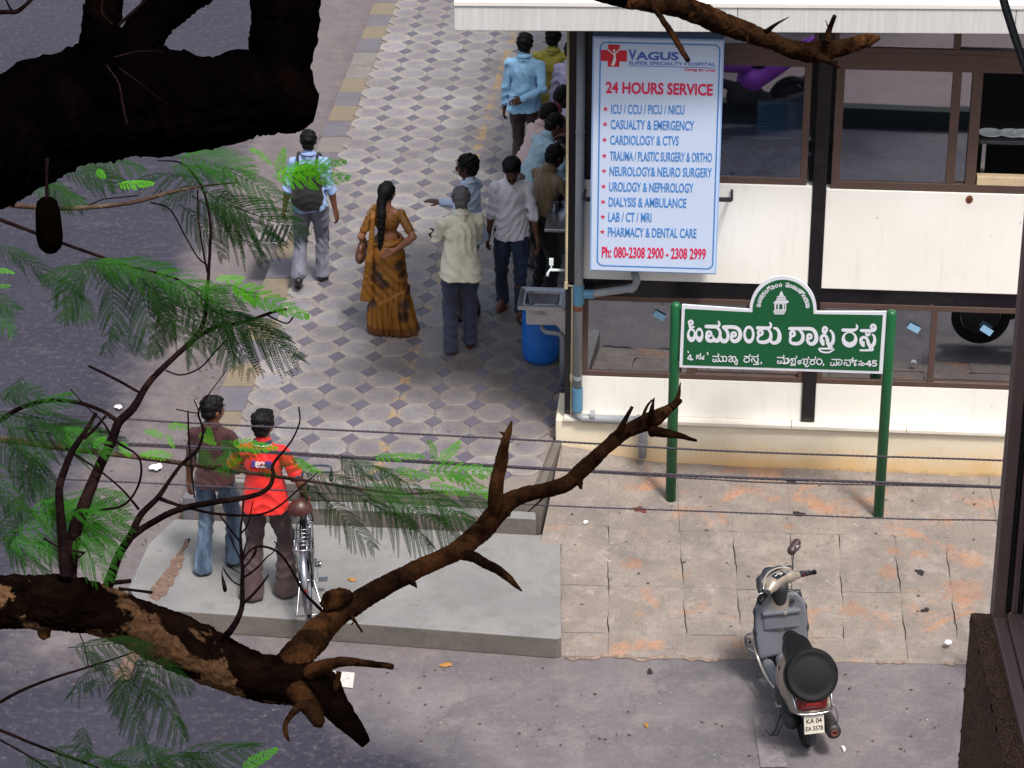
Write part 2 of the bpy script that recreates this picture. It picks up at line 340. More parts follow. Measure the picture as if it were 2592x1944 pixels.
# ---- paving tiles
def tile_mat(flip):
    k = NM('paving_tile_' + ('b' if flip else 'a')); X, Y, Z = k.sep()
    inf = k.add('ShaderNodeObjectInfo').outputs
    ax = k.math('ABSOLUTE', X); ay = k.math('ABSOLUTE', Y)
    if flip: ax, ay = ay, ax
    # rounded cushion: superellipse distance, one way longer than the other
    nz = k.math('MULTIPLY', k.math('SUBTRACT', k.noise(9, 4, .6), .5), .035)
    dx = k.math('POWER', k.math('DIVIDE', ax, .163), 5.0); dy = k.math('POWER', k.math('DIVIDE', ay, .152), 5.0)
    dd = k.math('POWER', k.math('ADD', k.math('DIVIDE', k.math('ABSOLUTE', X), .212), k.math('DIVIDE', k.math('ABSOLUTE', Y), .272)), 5.0)
    r = k.math('ADD', k.math('POWER', k.math('ADD', k.math('ADD', dx, dy), dd), .2), k.math('MULTIPLY', nz, 3.6))
    c = k.ramp(r, [(.0, '#747078'), (.66, '#7a767a'), (.72, '#918a76'), (.76, '#7c777c'), (.88, '#827c7c'), (.93, '#968f7a'), (.97, '#86807e'), (1.0, '#858080')])
    c2 = k.ramp(r, [(.0, '#75727a'), (.74, '#7c787c'), (.86, '#827d7b'), (.91, '#928b76'), (.96, '#837d7c'), (1.0, '#857f7f')])
    c = k.mix(inf['Random'], c, c2)
    wp = k.add('ShaderNodeNewGeometry').outputs['Position']
    big = k.noise(.8, 6, .65, wp, .4)
    c = k.mix(k.math('MULTIPLY', k.ramp(big, [(.35, 1.), (.6, 0.)]), .55), c, '#4e474a')
    c = k.mix(k.math('MULTIPLY', k.ramp(k.noise(2.4, 6, .7, wp), [(.55, 0.), (.75, 1.)]), .3), c, '#948a84')
    ox = k.sep(wp)
    c = k.mix(k.math('MULTIPLY', k.math('SUBTRACT', inf['Random'], .5), .10), c, '#ffffff')
    c = k.mix(k.math('MULTIPLY', k.math('SUBTRACT', .5, inf['Random']), .22), c, '#1a1618')
    dq = k.add('ShaderNodeVectorMath', {0: wp, 1: (.05, 21.3, PZ)}, operation='DISTANCE').outputs['Value']
    dm = k.ramp(k.math('ADD', dq, k.math('MULTIPLY', k.noise(2.2, 7, .75, wp), 1.3)), [(.9, 1.), (1.0, 0.)]) if False else k.ramp(k.math('MULTIPLY', k.math('ADD', dq, k.math('MULTIPLY', k.noise(2.2, 7, .75, wp), 1.6)), .4), [(.45, 1.), (.85, 0.)])
    c = k.mix(k.math('MULTIPLY', dm, .55), c, '#3c3028')
    # yellow painted line running beside the building
    ly = k.math('ABSOLUTE', k.math('SUBTRACT', ox[0], k.math('MULTIPLY_ADD', ox[1], .0976, -3.012)))
    ym = k.ramp(k.math('ADD', ly, k.math('MULTIPLY', k.noise(7, 5, .7, wp), .10)), [(.085, 1.), (.10, 0.)])
    ym = k.math('MULTIPLY', ym, k.ramp(k.noise(4.5, 7, .75, wp), [(.47, 0.), (.54, 1.)]))
    c = k.mix(k.math('MULTIPLY', ym, .62), c, '#a08148')
    dn = k.noise(16, 8, .78, wp, .6)
    c = k.mix(k.math('MULTIPLY', k.ramp(dn, [(.34, 1.), (.50, 0.)]), .42), c, '#4c4648')
    c = k.mix(k.math('MULTIPLY', k.ramp(dn, [(.54, 0.), (.72, 1.)]), .35), c, '#a49c96')
    k.bump(k.math('ADD', dn, k.math('MULTIPLY', k.noise(60, 4), .4)), .22, .004)
    return k.out(c, k.math('MULTIPLY_ADD', big, .30, .42))
M_TA, M_TB = tile_mat(False), tile_mat(True)
def ins_mat():
    k = NM('tile_insert'); wp = k.add('ShaderNodeNewGeometry').outputs['Position']; rr = k.add('ShaderNodeObjectInfo').outputs['Random']
    c = k.mix(k.noise(14, 5, .7), '#4c4a58', '#5c5964'); c = k.mix(k.math('MULTIPLY', rr, .5), c, '#605b64')
    c = k.mix(k.math('MULTIPLY', k.ramp(k.noise(.8, 6, .65, wp, .4), [(.35, 1.), (.6, 0.)]), .3), c, '#5a5058')
    k.bump(k.noise(80, 4), .3, .003); return k.out(c, .55)
M_INS = ins_mat()
A_ = Vector((.326, 0)); B_ = Vector((.0245, .3262)); DIA = .080; DIB = .106; BUL = .010
def edge_pts(p0, p1, bul, n=5):
    d = (p1 - p0); nn = Vector((d.y, -d.x)).normalized()
    return [p0 + d * (i / n) + nn * bul * math.sin(math.pi * i / n) for i in range(n)]
def tile_outline(sgn, gap=.0004):
    c = [(-A_ - B_) / 2, (A_ - B_) / 2, (A_ + B_) / 2, (-A_ + B_) / 2]
    out = []; dirs = [A_.normalized(), B_.normalized(), -A_.normalized(), -B_.normalized()]
    for i in range(4):
        DD = (DIA, DIB, DIA, DIB); a = c[i] + dirs[i] * DD[i]; b2 = c[(i + 1) % 4] - dirs[i] * DD[i]
        s_ = sgn if i % 2 == 0 else -sgn
        out += edge_pts(a, b2, BUL * s_); 
        nx = c[(i + 1) % 4] + dirs[(i + 1) % 4] * DD[(i + 1) % 4]          # concave cut along the diamond
        out += edge_pts(b2, nx, 0, 2)
    m = sum(out, Vector((0, 0))) / len(out)
    return [(q - m) * (1 - gap / .15) + m for q in out]
def tile_mesh(sgn):
    o = tile_outline(sgn); b = MB(); b.prism([(q.x, q.y) for q in o], -.03, 0)
    n = len(o); inner = [(q.x * .975, q.y * .975, .0035) for q in o]
    base = len(b.v); b.v += inner; b.f.pop(1); b.mi.pop()
    for i in range(n): b.f.append((n + i, n + (i + 1) % n, base + (i + 1) % n, base + i)); b.mi.append(0)
    b.f.append(tuple(range(base, base + n))); b.mi.append(0)
    return b
def insert_mesh(sgn):
    d = [A_.normalized() * DIA, B_.normalized() * DIB, -A_.normalized() * DIA, -B_.normalized() * DIB]
    o = []
    for i in range(4): o += edge_pts(d[i], d[(i + 1) % 4], 0, 2)
    o = [q * .975 for q in o]; b = MB(); b.prism([(q.x, q.y) for q in o], -.03, .0015); return b
paving = thing('paving', 'grey patterned interlocking paving tiles with dark diamond inserts on the pavement', 'paving', (0, 0, 0))
tm = {}
for s_, mt in ((1, M_TA), (-1, M_TB)):
    me = tile_mesh(s_).mesh('paving_tile'); me.materials.append(mt); tm[s_] = me
    me = insert_mesh(s_).mesh('tile_insert'); me.materials.append(M_INS); tm[('i', s_)] = me
D0 = Vector((-2.24, 21.274))
tiles = []
for i in range(-3, 12):
    for j in range(-8, 48):
        for kind in (0, 1):
            p = D0 + A_ * (i + (0 if kind else .5)) + B_ * (j + (0 if kind else .5))
            lx = ky(p.y) + .27 + .13
            rx = .40 + (p.y - 20.4) * .0697 + .1 if p.y > 20.4 else .17 + (p.y - 19.3) * .2
            front = 19.60 - (p.x + 2.4) * .115 + .16
            if p.x < lx or p.x > rx - .14 or p.y < front: continue
            tiles.append((p.y, p, kind, 1 if (i + j) % 2 == 0 else -1))
tiles.sort(key=lambda t: t[0])
cnt = {0: 0, 1: 0}; rest = {0: MB(), 1: MB()}
protoB = {(0, 1): tile_mesh(1), (0, -1): tile_mesh(-1), (1, 1): insert_mesh(1), (1, -1): insert_mesh(-1)}
for y, p, kind, s_ in tiles:
    dz = rnd.uniform(-.002, .002)
    if cnt[kind] < 290:
        o = bpy.data.objects.new('tile_insert' if kind else 'paving_tile', tm[('i', s_) if kind else s_]); COL.objects.link(o)
        o.location = (p.x, p.y, PZ + dz); o.rotation_euler = (rnd.uniform(-.008, .008), rnd.uniform(-.008, .008), rnd.uniform(-.01, .01)); o.parent = paving; cnt[kind] += 1
    else:
        pb = protoB[(kind, s_)]; rest[kind].raw([(v[0] + p.x, v[1] + p.y, v[2] + PZ + dz) for v in pb.v], pb.f)
def far_tile_mat():
    # same tile print evaluated from the world lattice for the joined far tiles
    k = NM('paving_tile_far'); X, Y, Z = k.sep()
    jj = k.math('DIVIDE', k.math('SUBTRACT', Y, D0.y), B_.y)
    ii = k.math('DIVIDE', k.math('SUBTRACT', k.math('SUBTRACT', X, D0.x), k.math('MULTIPLY', jj, B_.x)), A_.x)
    fx = k.math('ABSOLUTE', k.math('MULTIPLY', k.math('SUBTRACT', k.math('FRACT', k.math('ADD', ii, 20.0)), .5), .326))
    fy = k.math('ABSOLUTE', k.math('MULTIPLY', k.math('SUBTRACT', k.math('FRACT', k.math('ADD', jj, 20.0)), .5), .326))
    dx = k.math('POWER', k.math('DIVIDE', fx, .163), 5.0); dy = k.math('POWER', k.math('DIVIDE', fy, .152), 5.0)
    r = k.math('ADD', k.math('POWER', k.math('ADD', k.math('ADD', dx, dy), k.math('POWER', k.math('ADD', k.math('DIVIDE', fx, .212), k.math('DIVIDE', fy, .272)), 5.0)), .2), k.math('MULTIPLY', k.math('SUBTRACT', k.noise(9, 4, .6), .5), .13))
    c = k.ramp(r, [(.0, '#747178'), (.70, '#7b777b'), (.82, '#807b7a'), (.88, '#908974'), (.94, '#827c7b'), (1.0, '#837d7d')])
    c = k.mix(k.math('MULTIPLY', k.ramp(k.noise(.8, 6, .65, None, .4), [(.35, 1.), (.6, 0.)]), .5), c, '#4e474a')
    dn = k.noise(16, 8, .78, None, .6)
    c = k.mix(k.math('MULTIPLY', k.ramp(dn, [(.34, 1.), (.50, 0.)]), .40), c, '#4c4648')
    c = k.mix(k.math('MULTIPLY', k.ramp(dn, [(.54, 0.), (.72, 1.)]), .35), c, '#a49c96')
    k.bump(k.noise(60, 4), .2, .004); return k.out(c, .6)
M_TFAR = far_tile_mat()
o = rest[0].build('paving_tile', M_TFAR, paving); o['kind'] = 'stuff'
o = rest[1].build('tile_insert', M_INS, paving); o['kind'] = 'stuff'
# bedding between the tiles
bed = MB(); bed.prism([(ky(19.62) + .26, 19.64), (0.15, 19.33), (0.36, 20.40), (2.1, 44), (ky(44) + .26, 44)], PZ - .029, PZ - .010)
bed.build('joint_bed', concrete('joint_bed', '#746c6a', '#82786e', '#5c524c', .6, 3, 0), paving)

# ---- the two steps and the big front slab
steps = thing('steps', 'grey concrete steps leading up to the tiled pavement', 'steps', (0, 0, 0))
def Q(px, py, z): q = G(px, py, z); return (q.x, q.y)
# rough edge strips of slab: top surface with slight bevel, riser below in darker concrete
def slab(name, pts, z0, z1, parent, mt=M_SLAB, mr=M_RISER):
    b = MB(); b.prism(pts, z0, z1); b.mi = [0, 0] + [1] * len(pts); return b.build(name, [mt, mr], parent, bevel=.008)
xr = 0.19
slab('tread', [(-2.56, 19.60), (-2.57, 19.54), (-1.0, 19.44), (.175, 19.275), (.20, 19.34), (-1.0, 19.50)], .30, PZ + .004, steps)
slab('tread', [(-2.66, 19.50), (-2.64, 19.43), (-1.0, 19.28), (xr, 19.15), (.185, 19.272), (-1.0, 19.438)], 0, .31, steps)
slab('landing', [(-2.86, 19.0), (-2.93, 18.3), (-2.80, 18.02), (-2.585, 17.955), (-1.0, 17.735), (.33, 17.535), (.365, 17.56), (.385, 19.22), (.2, 19.148), (-1.0, 19.275), (-2.70, 19.42)], 0, .17, steps)
# eroded trench with brown dirt in the landing
b = MB()
tr = [(335 / 3.687 + 350, 965 / 3.687 + 1250)]
trench = [(420, 1505), (395, 1522), (375, 1500), (400, 1472), (428, 1432), (455, 1392), (475, 1362), (482, 1368), (470, 1395), (463, 1425), (450, 1455), (437, 1485)]
rt = random.Random(8); tq = [((trench[i][0] * (1 - t) + trench[(i + 1) % 12][0] * t) + rt.uniform(-5, 5), (trench[i][1] * (1 - t) + trench[(i + 1) % 12][1] * t) + rt.uniform(-5, 5)) for i in range(12) for t in (0, .25, .5, .75)]
pp = [Q(x, y_, .17) for x, y_ in tq][::-1]
b.prism(pp, .10, .176)
tag(b.build('dirt_patch', M_GD), 'eroded streak of brown dirt across the left of the concrete landing', 'dirt', kind='stuff')
# narrow side kerb at the right of the steps, up to the building corner
b = MB(); b.prism([(.176, 19.285), (.225, 19.28), (.425, 20.36), (.37, 20.37)], .02, PZ + .004)
tag(b.build('side_kerb', M_RISER, bevel=.008), 'narrow pale concrete kerb between the tiled pavement and the sloping concrete', 'kerb')

# ---- sloping patched concrete apron in front of the building
apron = thing('apron', 'sloping apron of cracked patched concrete slabs under the green sign', 'concrete apron', (0, 0, 0))
def az(x, y):
    t = (y - 17.66 + (x - .4) * .05) / (20.3 - 17.66)
    z = .02 + .26 * max(0, min(1, t)); z += max(0, .14 * (1 - (x - .3) / 1.0)) * max(0, min(1, (t - .45) / .5))
    return z
cells = []
colsb = [(1418, 1418), (1540, 1540), (1716, 1741), (1850, 1880), (2000, 2010), (2120, 2140), (2255, 2300), (2385, 2430), (2520, 2580), (2700, 2780), (2900, 3000)]
rows_ = [1655, 1595, 1470, 1322, 1240]
def rowy(r, x):      # row line slopes slightly
    return r + (x - 1418) * .022
M_RAMP2 = M_RAMP
for ci in range(len(colsb) - 1):
    for ri in range(len(rows_) - 1):
        def corner(cb, r):
            tt = (1655 - r) / (1655 - 1240); px = cb[1] + (cb[0] - cb[1]) * tt
            q = G(px, rowy(r, px), .02 + .26 * tt); return (q.x, q.y)
        a = corner(colsb[ci], rows_[ri]); b2 = corner(colsb[ci + 1], rows_[ri]); c2 = corner(colsb[ci + 1], rows_[ri + 1]); d2 = corner(colsb[ci], rows_[ri + 1])
        if ri == 3: c2 = (c2[0] + .02, FAC.o.y - (c2[0] - .42) * .08 + .03); d2 = (d2[0] + .02, FAC.o.y - (d2[0] - .42) * .08 + .03)
        g_ = (.003 if (ci + ri) % 3 else .0012) if ri in (1, 2) else .0006
        cx = sum(p[0] for p in (a, b2, c2, d2)) / 4; cy = sum(p[1] for p in (a, b2, c2, d2)) / 4
        b = MB(); lift = rnd.uniform(-.006, .006)
        nx, ny = 10, 10; vs = []
        for iy in range(ny + 1):
            for ix in range(nx + 1):
                u, v = ix / nx, iy / ny
                x = (a[0] * (1 - u) + b2[0] * u) * (1 - v) + (d2[0] * (1 - u) + c2[0] * u) * v
                y = (a[1] * (1 - u) + b2[1] * u) * (1 - v) + (d2[1] * (1 - u) + c2[1] * u) * v
                ed = min(u, 1 - u) ; ed2 = min(v, 1 - v)
                jx = (0.005 * math.sin(y * 9 + ci * 5) + .004 * math.sin(y * 31)) if ed == 0 and ri in (1, 2) else 0
                if ed == 0: x += (g_ if u == 0 else -g_) + jx
                if ed2 == 0 and ri in (1, 2): y += g_ * .7 if v == 0 else -g_ * .7
                z = az(x, y) + lift + .004 * math.sin(x * 7 + y * 3) - (.008 if (ed == 0 and ri in (1, 2)) else 0)
                if ri == 0 and v == 0: z = .006
                vs.append((x, y, z))
        w_ = nx + 1
        fs = [(iy * w_ + ix, iy * w_ + ix + 1, (iy + 1) * w_ + ix + 1, (iy + 1) * w_ + ix) for iy in range(ny) for ix in range(nx)]
        # skirts
        nb = len(vs); ring = [ix for ix in range(w_)] + [iy * w_ + nx for iy in range(1, ny + 1)] + [ny * w_ + ix for ix in range(nx - 1, -1, -1)] + [iy * w_ for iy in range(ny - 1, 0, -1)]
        vs += [(vs[i][0], vs[i][1], vs[i][2] - .05) for i in ring]
        m_ = len(ring); fs += [(ring[i], nb + i, nb + (i + 1) % m_, ring[(i + 1) % m_]) for i in range(m_)]
        b.raw(vs, fs); o = b.build('concrete_slab', M_RAMP, apron); auto_smooth(o, 40)
b = MB(); vs = []
for iy in range(9):
    for ix in range(5):
        t_ = iy / 8; x = (.222 + .2 * t_) * (1 - ix / 4) + (.40 + .03 * t_) * (ix / 4); y = 19.0 + 1.36 * t_; vs.append((x, y, az(max(x, .38), y) + .002 * math.sin(y * 9)))
b.raw(vs, [(iy * 5 + ix, iy * 5 + ix + 1, (iy + 1) * 5 + ix + 1, (iy + 1) * 5 + ix) for iy in range(8) for ix in range(4)]); b.build('concrete_patch', M_RAMP, apron, smooth=True)
# bedding below the slabs
b = MB(); nb = 30
L = []; Rr = []
vs = []; 
for iy in range(12):
    for ix in range(30):
        x = .37 + ix * .25; y = 17.70 + iy * .235 - (x - .4) * .07
        vs.append((x, y, az(x, y) - .030))
b.raw(vs, [(iy * 30 + ix, iy * 30 + ix + 1, (iy + 1) * 30 + ix + 1, (iy + 1) * 30 + ix) for iy in range(11) for ix in range(29)])
b.build('bedding', M_DIRT, apron)
# dirt filling, holes
def blob(name, cx, cy, rx, ry, z, mat, seed=0, label=None, cat=None, n=22, h=.004, parent=None, rot=0.0, kind=None):
    r_ = random.Random(seed); q = G(cx, cy, z); pts = []
    sx = (q.y * CP + (CAMZ - z) * SP) / FPX
    ph = [r_.uniform(0, 6.28) for _ in range(4)]
    for i in range(n):
        a = 2 * math.pi * i / n; k_ = 1 + .22 * math.sin(2 * a + ph[0]) + .16 * math.sin(3 * a + ph[1]) + .12 * math.sin(5 * a + ph[2]) + .08 * math.sin(9 * a + ph[3])
        dx = rx * k_ * math.cos(a); dy = ry * k_ * math.sin(a)
        pts.append((q.x + (dx * math.cos(rot) - dy * math.sin(rot)) * sx, q.y + (dx * math.sin(rot) + dy * math.cos(rot)) * sx / .45))
    zz = az(q.x, q.y) if parent is apron or z is None else z
    b = MB(); vs = [(x, y, (az(x, y) if parent is apron else z) + .001) for x, y in pts] + [(q.x, q.y, zz + h)] + [(q.x + (x - q.x) * .6, q.y + (y - q.y) * .6, (az(x, y) if parent is apron else z) + h * 1.2) for x, y in pts]
    m_ = len(pts); fs = [(i, (i + 1) % m_, m_ + 1 + (i + 1) % m_, m_ + 1 + i) for i in range(m_)] + [(m_ + 1 + i, m_ + 1 + (i + 1) % m_, m_) for i in range(m_)]
    b.raw(vs, fs); o = b.build(name, mat, parent, smooth=True)
    if label and parent is None: tag(o, label, cat, kind=kind)
    return o
for i, (x, y) in enumerate([(2004, 1234), (2022, 1302), (2330, 1428), (2345, 1510)]):
    blob('hole', x, y, 13, 5.5, .2, M_DARK, i + 40, parent=apron, h=.0045)
blob('rust_stain', 1620, 1296, 15, 7, .2, M('rust_brown', '#5a2a20', .9), 71, parent=apron, h=.008)
# crack line where apron meets the lane
M_CR = M('crumbled_mortar', '#7c6c62', .95, var=.4, scale=20, bump=.8, bdist=.01)
b = MB(); vs = []; nn = 60
for i in range(nn):
    px = 1430 + i * 20; py = 1662 + 5 * math.sin(i * .8) + 4 * math.sin(i * 2.1) - (14 if 22 < i < 30 else 0) + (px - 1430) * .012; q = G(px, py, .012)
    w = .008 + .005 * math.sin(i * 1.3) ** 2 + 0
    vs += [(q.x, q.y - w, .007), (q.x, q.y, .014 + .004 * math.sin(i * 2.7)), (q.x, q.y + w, .02)]
b.raw(vs, [(3 * i + k_, 3 * i + 3 + k_, 3 * i + 4 + k_, 3 * i + 1 + k_) for i in range(nn - 1) for k_ in (0, 1)])
b.build('mortar_edge', M_CR, apron, smooth=True)
# flecks of litter
M_WL = M('white_litter', '#d8d8dc', .6, var=.05); M_LF = M('dry_leaf', '#9a6a34', .8)
lit = [(2400, 1626, 8, 5, 'w', 'white scrap of paper on the apron right of the scooter'), (1482, 1322, 6, 3, 'w', 'tiny white scrap on the apron beside the steps'), (990, 940, 6, 4, 'w', None), (1130, 1683, 16, 4, 'l', 'dry orange leaf on the lane in front of the landing'), (2135, 1895, 5, 5, 'w', 'white fleck on the lane behind the scooter wheel'), (1645, 1700, 8, 5, 'd', 'small dark blob on the lane below the apron'), (1636, 1836, 5, 5, 'l', 'small orange leaf lying on the open lane'), (395, 1182, 14, 9, 'w', 'crumpled white scrap in the gutter left of the kerb'), (300, 1030, 9, 5, 'w', 'white scrap in the gutter near the road edge'), (890, 1468, 9, 3, 'l', 'brown leaf on the landing beside the bicycle')]
for i, (x, y, rx, ry, t, lb) in enumerate(lit):
    if lb is None: continue
    z = {395: .03, 300: .03, 890: .176, 2400: .09, 1482: .22}.get(x, .008)
    blob('litter', x, y, rx, ry, z, {'w': M_WL, 'l': M_LF, 'd': M_DARK}[t], i + 90, lb, 'litter', h=.012)
# drain grate in the kerb line
gr = thing('drain_grate', 'grey slotted drain grate set in the kerb beside the walking man', 'drain grate')
c = G(695, 596, PZ); u = Vector((.0738, 1, 0)).normalized()
M_GR = M('grate_concrete', '#7f7a7c', .8)
def gb(dx0, dx1, dy0, dy1, z0, z1, name, mat):
    b = MB(); v_ = Vector((1, -.0738, 0)); pts = [c + v_ * dx + u * dy for dx, dy in ((dx0, dy0), (dx1, dy0), (dx1, dy1), (dx0, dy1))]
    b.prism([(q.x, q.y) for q in pts], z0, z1); return b.build(name, mat, gr, bevel=.004)
gb(-.13, .13, -.24, .24, PZ - .0, PZ + .008, 'pit', M_DARK)
for dx in (-.14, .12): gb(dx, dx + .025, -.26, .26, PZ, PZ + .03, 'rim', M_GR)
for dy in (-.27, .24): gb(-.115, .12, dy, dy + .03, PZ, PZ + .03, 'rim', M_GR)
for k_ in range(4): gb(-.085 + k_ * .05, -.065 + k_ * .05, -.24, .24, PZ, PZ + .026, 'bar', M_GR)
# pavement, kerb and compound wall on the near side of the lane (outside the frame, mirrored in the restaurant glass)
b = MB(); b.prism([(-8, 5), (16, 4), (16, 10.6), (-8, 11.3)], 0, .15); struct(b.build('near_pavement', M_GUT))
b = MB(); b.prism([(-8, 11.303), (16, 10.603), (16, 10.78), (-8, 11.48)], 0, .22); struct(b.build('near_kerb', M('kerb_black_green', '#222c28', .7)))

# crumbs of leaf and grit scattered over the ground
def crumbs(n, seed, mat, fn, smin, smax):
    r_ = random.Random(seed); b = MB()
    for i in range(n):
        p = fn(r_)
        if p is None: continue
        x, y, z = p; s_ = r_.uniform(smin, smax); a = r_.uniform(0, 6.28); pts = []
        for q in range(5): t = a + q * 1.257; k_ = s_ * r_.uniform(.5, 1.1); pts.append((x + k_ * math.cos(t), y + k_ * math.sin(t) * .7, z + .003 + r_.uniform(0, .004)))
        b.raw(pts + [(x, y, z + .006)], [(q, (q + 1) % 5, 5) for q in range(5)])
    return b
def on_ground(r_):
    t = r_.random()
    if t < .45: y = 17.0 + r_.random() ** 1.3 * 12; x = ky(y) - abs(r_.gauss(0, .28)) - .03; return (x, y, .004)
    if t < .70: return (r_.uniform(-2.2, 3.6), r_.uniform(16.2, 17.4), .004)
    if t < .85: x = r_.uniform(.45, 4.4); y = r_.uniform(17.8, 19.9); return (x, y, az(x, y) + .004)
    y = r_.uniform(19.8, 30); return (r_.uniform(ky(y) + .4, .1 + (y - 20) * .05), y, PZ + .003)
tag(crumbs(520, 3, None, on_ground, .006, .018).build('leaf_crumbs', M('dry_crumbs', '#4a3424', .95, var=.5, scale=30)), 'dry leaf crumbs strewn over gutter, lane and pavement', 'litter', kind='stuff')
tag(crumbs(160, 4, None, on_ground, .004, .010).build('grit', M('pale_grit', '#a09a94', .9, var=.3, scale=30)), 'pale grit strewn over gutter, lane and pavement', 'grit', kind='stuff')
# ================================================================== RESTAURANT
def facmat(pl):      # local x along wall, y up, z out
    return Matrix(((pl.u.x, 0, pl.n.x), (pl.u.y, 0, pl.n.y), (0, 1, 0)))
bld = thing('restaurant', 'cream and black restaurant building with brown framed glass windows and a white flat canopy', 'building', (0, 0, 0))
M_WHITE = M('cream_panel', '#ecebe6', .45, var=.04, scale=2.2, bump=.04)
def panel_mat():
    k = NM('cream_glazed_panel'); X, Y, Z = k.sep()
    c = k.mix(k.ramp(k.noise(1.1, 6, .6), [(.3, 0.), (.7, 1.)]), '#e2e0da', '#eeece8')
    st = k.noise(3.0, 6, .7, k.vmap((6, 6, .8)))
    c = k.mix(k.math('MULTIPLY', k.ramp(st, [(.55, 0.), (.80, 1.)]), .22), c, '#a0917c')
    v = k.add('ShaderNodeTexVoronoi', {'Vector': k.tc, 'Scale': 5.0}, feature='F1').outputs['Distance']
    c = k.mix(k.math('MULTIPLY', k.ramp(v, [(.03, 1.), (.045, 0.)]), .55), c, '#6a5a4c')
    return k.out(c, .4)
M_PANEL = panel_mat()
def black_mat():
    k = NM('black_granite'); c = k.ramp(k.noise(18, 5, .7), [(.35, '#0d0c12'), (.7, '#1e1a20')])
    c = k.mix(k.math('MULTIPLY', k.ramp(k.noise(7, 7, .8), [(.66, 0.), (.72, 1.)]), .5), c, '#8a8488'); return k.out(c, .25)
M_BLACK = black_mat()
M_FRAME = M('brown_aluminium', '#5c4a44', .42, .35, var=.10, bump=.02)
def glass_mat(name, refl, tint):
    k = NM(name); n = k.n; k.n.remove(k.b)
    tr = n.new('ShaderNodeBsdfTransparent'); tr.inputs[0].default_value = lin(tint)
    gl = n.new('ShaderNodeBsdfGlossy'); gl.inputs['Roughness'].default_value = .012; gl.inputs['Color'].default_value = (.85, .88, .95, 1)
    fr = k.add('ShaderNodeFresnel', {'IOR': 1.5}).outputs[0]
    f2 = k.math('MULTIPLY_ADD', fr, 1.0, refl)
    mx = n.new('ShaderNodeMixShader'); k.l.new(f2, mx.inputs[0]); k.l.new(tr.outputs[0], mx.inputs[1]); k.l.new(gl.outputs[0], mx.inputs[2])
    k.l.new(mx.outputs[0], n['Material Output'].inputs[0]); return k.m
M_GLASS = glass_mat('window_glass', .20, '#d0d8e6')
M_GLASSD = glass_mat('tinted_glass', .32, '#5a6070')
M_STEEL = M('stainless_steel', '#a8a8ae', .28, .9, var=.06, bump=.03)
M_PVC = M('grey_pvc', '#868a90', .45, var=.10, scale=4, bump=.03)
M_PVCB = M('blue_pvc_joint', '#4d7d9c', .4, var=.08)
M_PVCC = M('cream_pipe', '#c9bc98', .5, var=.14, scale=9)
M_RUST = M('rust', '#6a3a26', .9, var=.3, scale=30)
def fbox(pl, u0, u1, z0, z1, o0, o1, name, mat, parent, bevel=0.0, mb=None):
    b = mb or MB(); c = pl.P((u0 + u1) / 2, (z0 + z1) / 2, (o0 + o1) / 2)
    b.box(c, (abs(u1 - u0), abs(z1 - z0), abs(o1 - o0)), facmat(pl))
    return b if mb else b.build(name, mat, parent, bevel=bevel)
H_ = lambda px, py, off=0.0: FAC.hit(px, py, off)
UR = 5.6                                   # right end of the facade
zl_pl = H_(1800, 1060)[1]                  # top of the plinth
z_wb0 = H_(1800, 962)[1]; z_wt0 = H_(1800, 757)[1]; z_bt = H_(1800, 714)[1]
z_ub = H_(1900, 466)[1]; z_uf = H_(1900, 455)[1]; z_tb0 = H_(2200, 157)[1]; z_tb1 = H_(2200, 134)[1]; z_top = H_(1900, 40)[1] + .35
uL = H_(1432, 700)[0]; uA = H_(1476, 700)[0]; c0 = H_(2045, 715)[0]; c1 = H_(2079, 720)[0]
print('zs', zl_pl, z_wb0, z_wt0, z_bt, z_ub, z_tb0, z_top, 'u', uL, uA, c0, c1, H_(1404, 1060, .06), H_(1600, 77, .6))
# plinth with stained yellow plaster
def plinth_mat():
    k = NM('stained_plaster'); X, Y, Z = k.sep()
    c = k.mix(k.ramp(k.noise(1.2, 7, .7), [(.35, 0.), (.65, 1.)]), '#c7bda8', '#d8cfbc')
    h = k.math('ADD', Z, k.math('MULTIPLY', k.noise(2.2, 7, .7), .5))
    c = k.mix(k.math('MULTIPLY', k.ramp(h, [(.50, 1.), (.78, 0.)]), .7), c, '#c99c55')
    c = k.mix(k.math('MULTIPLY', k.ramp(k.math('ADD', Z, k.math('MULTIPLY', k.noise(5, 7, .8), .3)), [(.36, 1.), (.44, 0.)]), .8), c, '#7e6a5c')
    c = k.mix(k.math('MULTIPLY', k.ramp(k.noise(3, 7, .8, k.vmap((2, 2, .6))), [(.6, 0.), (.8, 1.)]), .4), c, '#7a6c60')
    k.bump(k.noise(30, 6, .7), .3, .006); return k.out(c, .85)
M_PLI = plinth_mat()
uP = H_(1406, 1080, .07)[0]
fbox(FAC, uP, UR, -.1, zl_pl - .022, .07, -.45, 'plinth', M_PLI, bld, .012)
b = MB(); uu = uL
while uu < UR:
    w = min(.93, UR - uu); fbox(FAC, uu, uu + w - .004, zl_pl - .020, zl_pl + .008, .10, -.2, '', None, None, mb=b); uu += w
b.build('ledge', M('pale_ledge_tile', '#d5cfc4', .5, var=.06), bld, bevel=.003)
fbox(FAC, uA, c0, zl_pl + .009, z_wb0, 0, -.1, 'wall_panel', M_PANEL, bld, .004)
fbox(FAC, c1, UR, zl_pl + .009, z_wb0, 0, -.1, 'wall_panel', M_PANEL, bld, .004)
fbox(FAC, uA, c0, z_bt, z_ub, 0.012, -.1, 'wall_panel', M_PANEL, bld, .004)
fbox(FAC, c1, UR, z_bt - .02, z_ub - .02, 0.012, -.1, 'wall_panel', M_PANEL, bld, .004)
fbox(FAC, uA, c0, z_wt0, z_bt - .002, -.01, -.1, 'band', M_BLACK, bld)
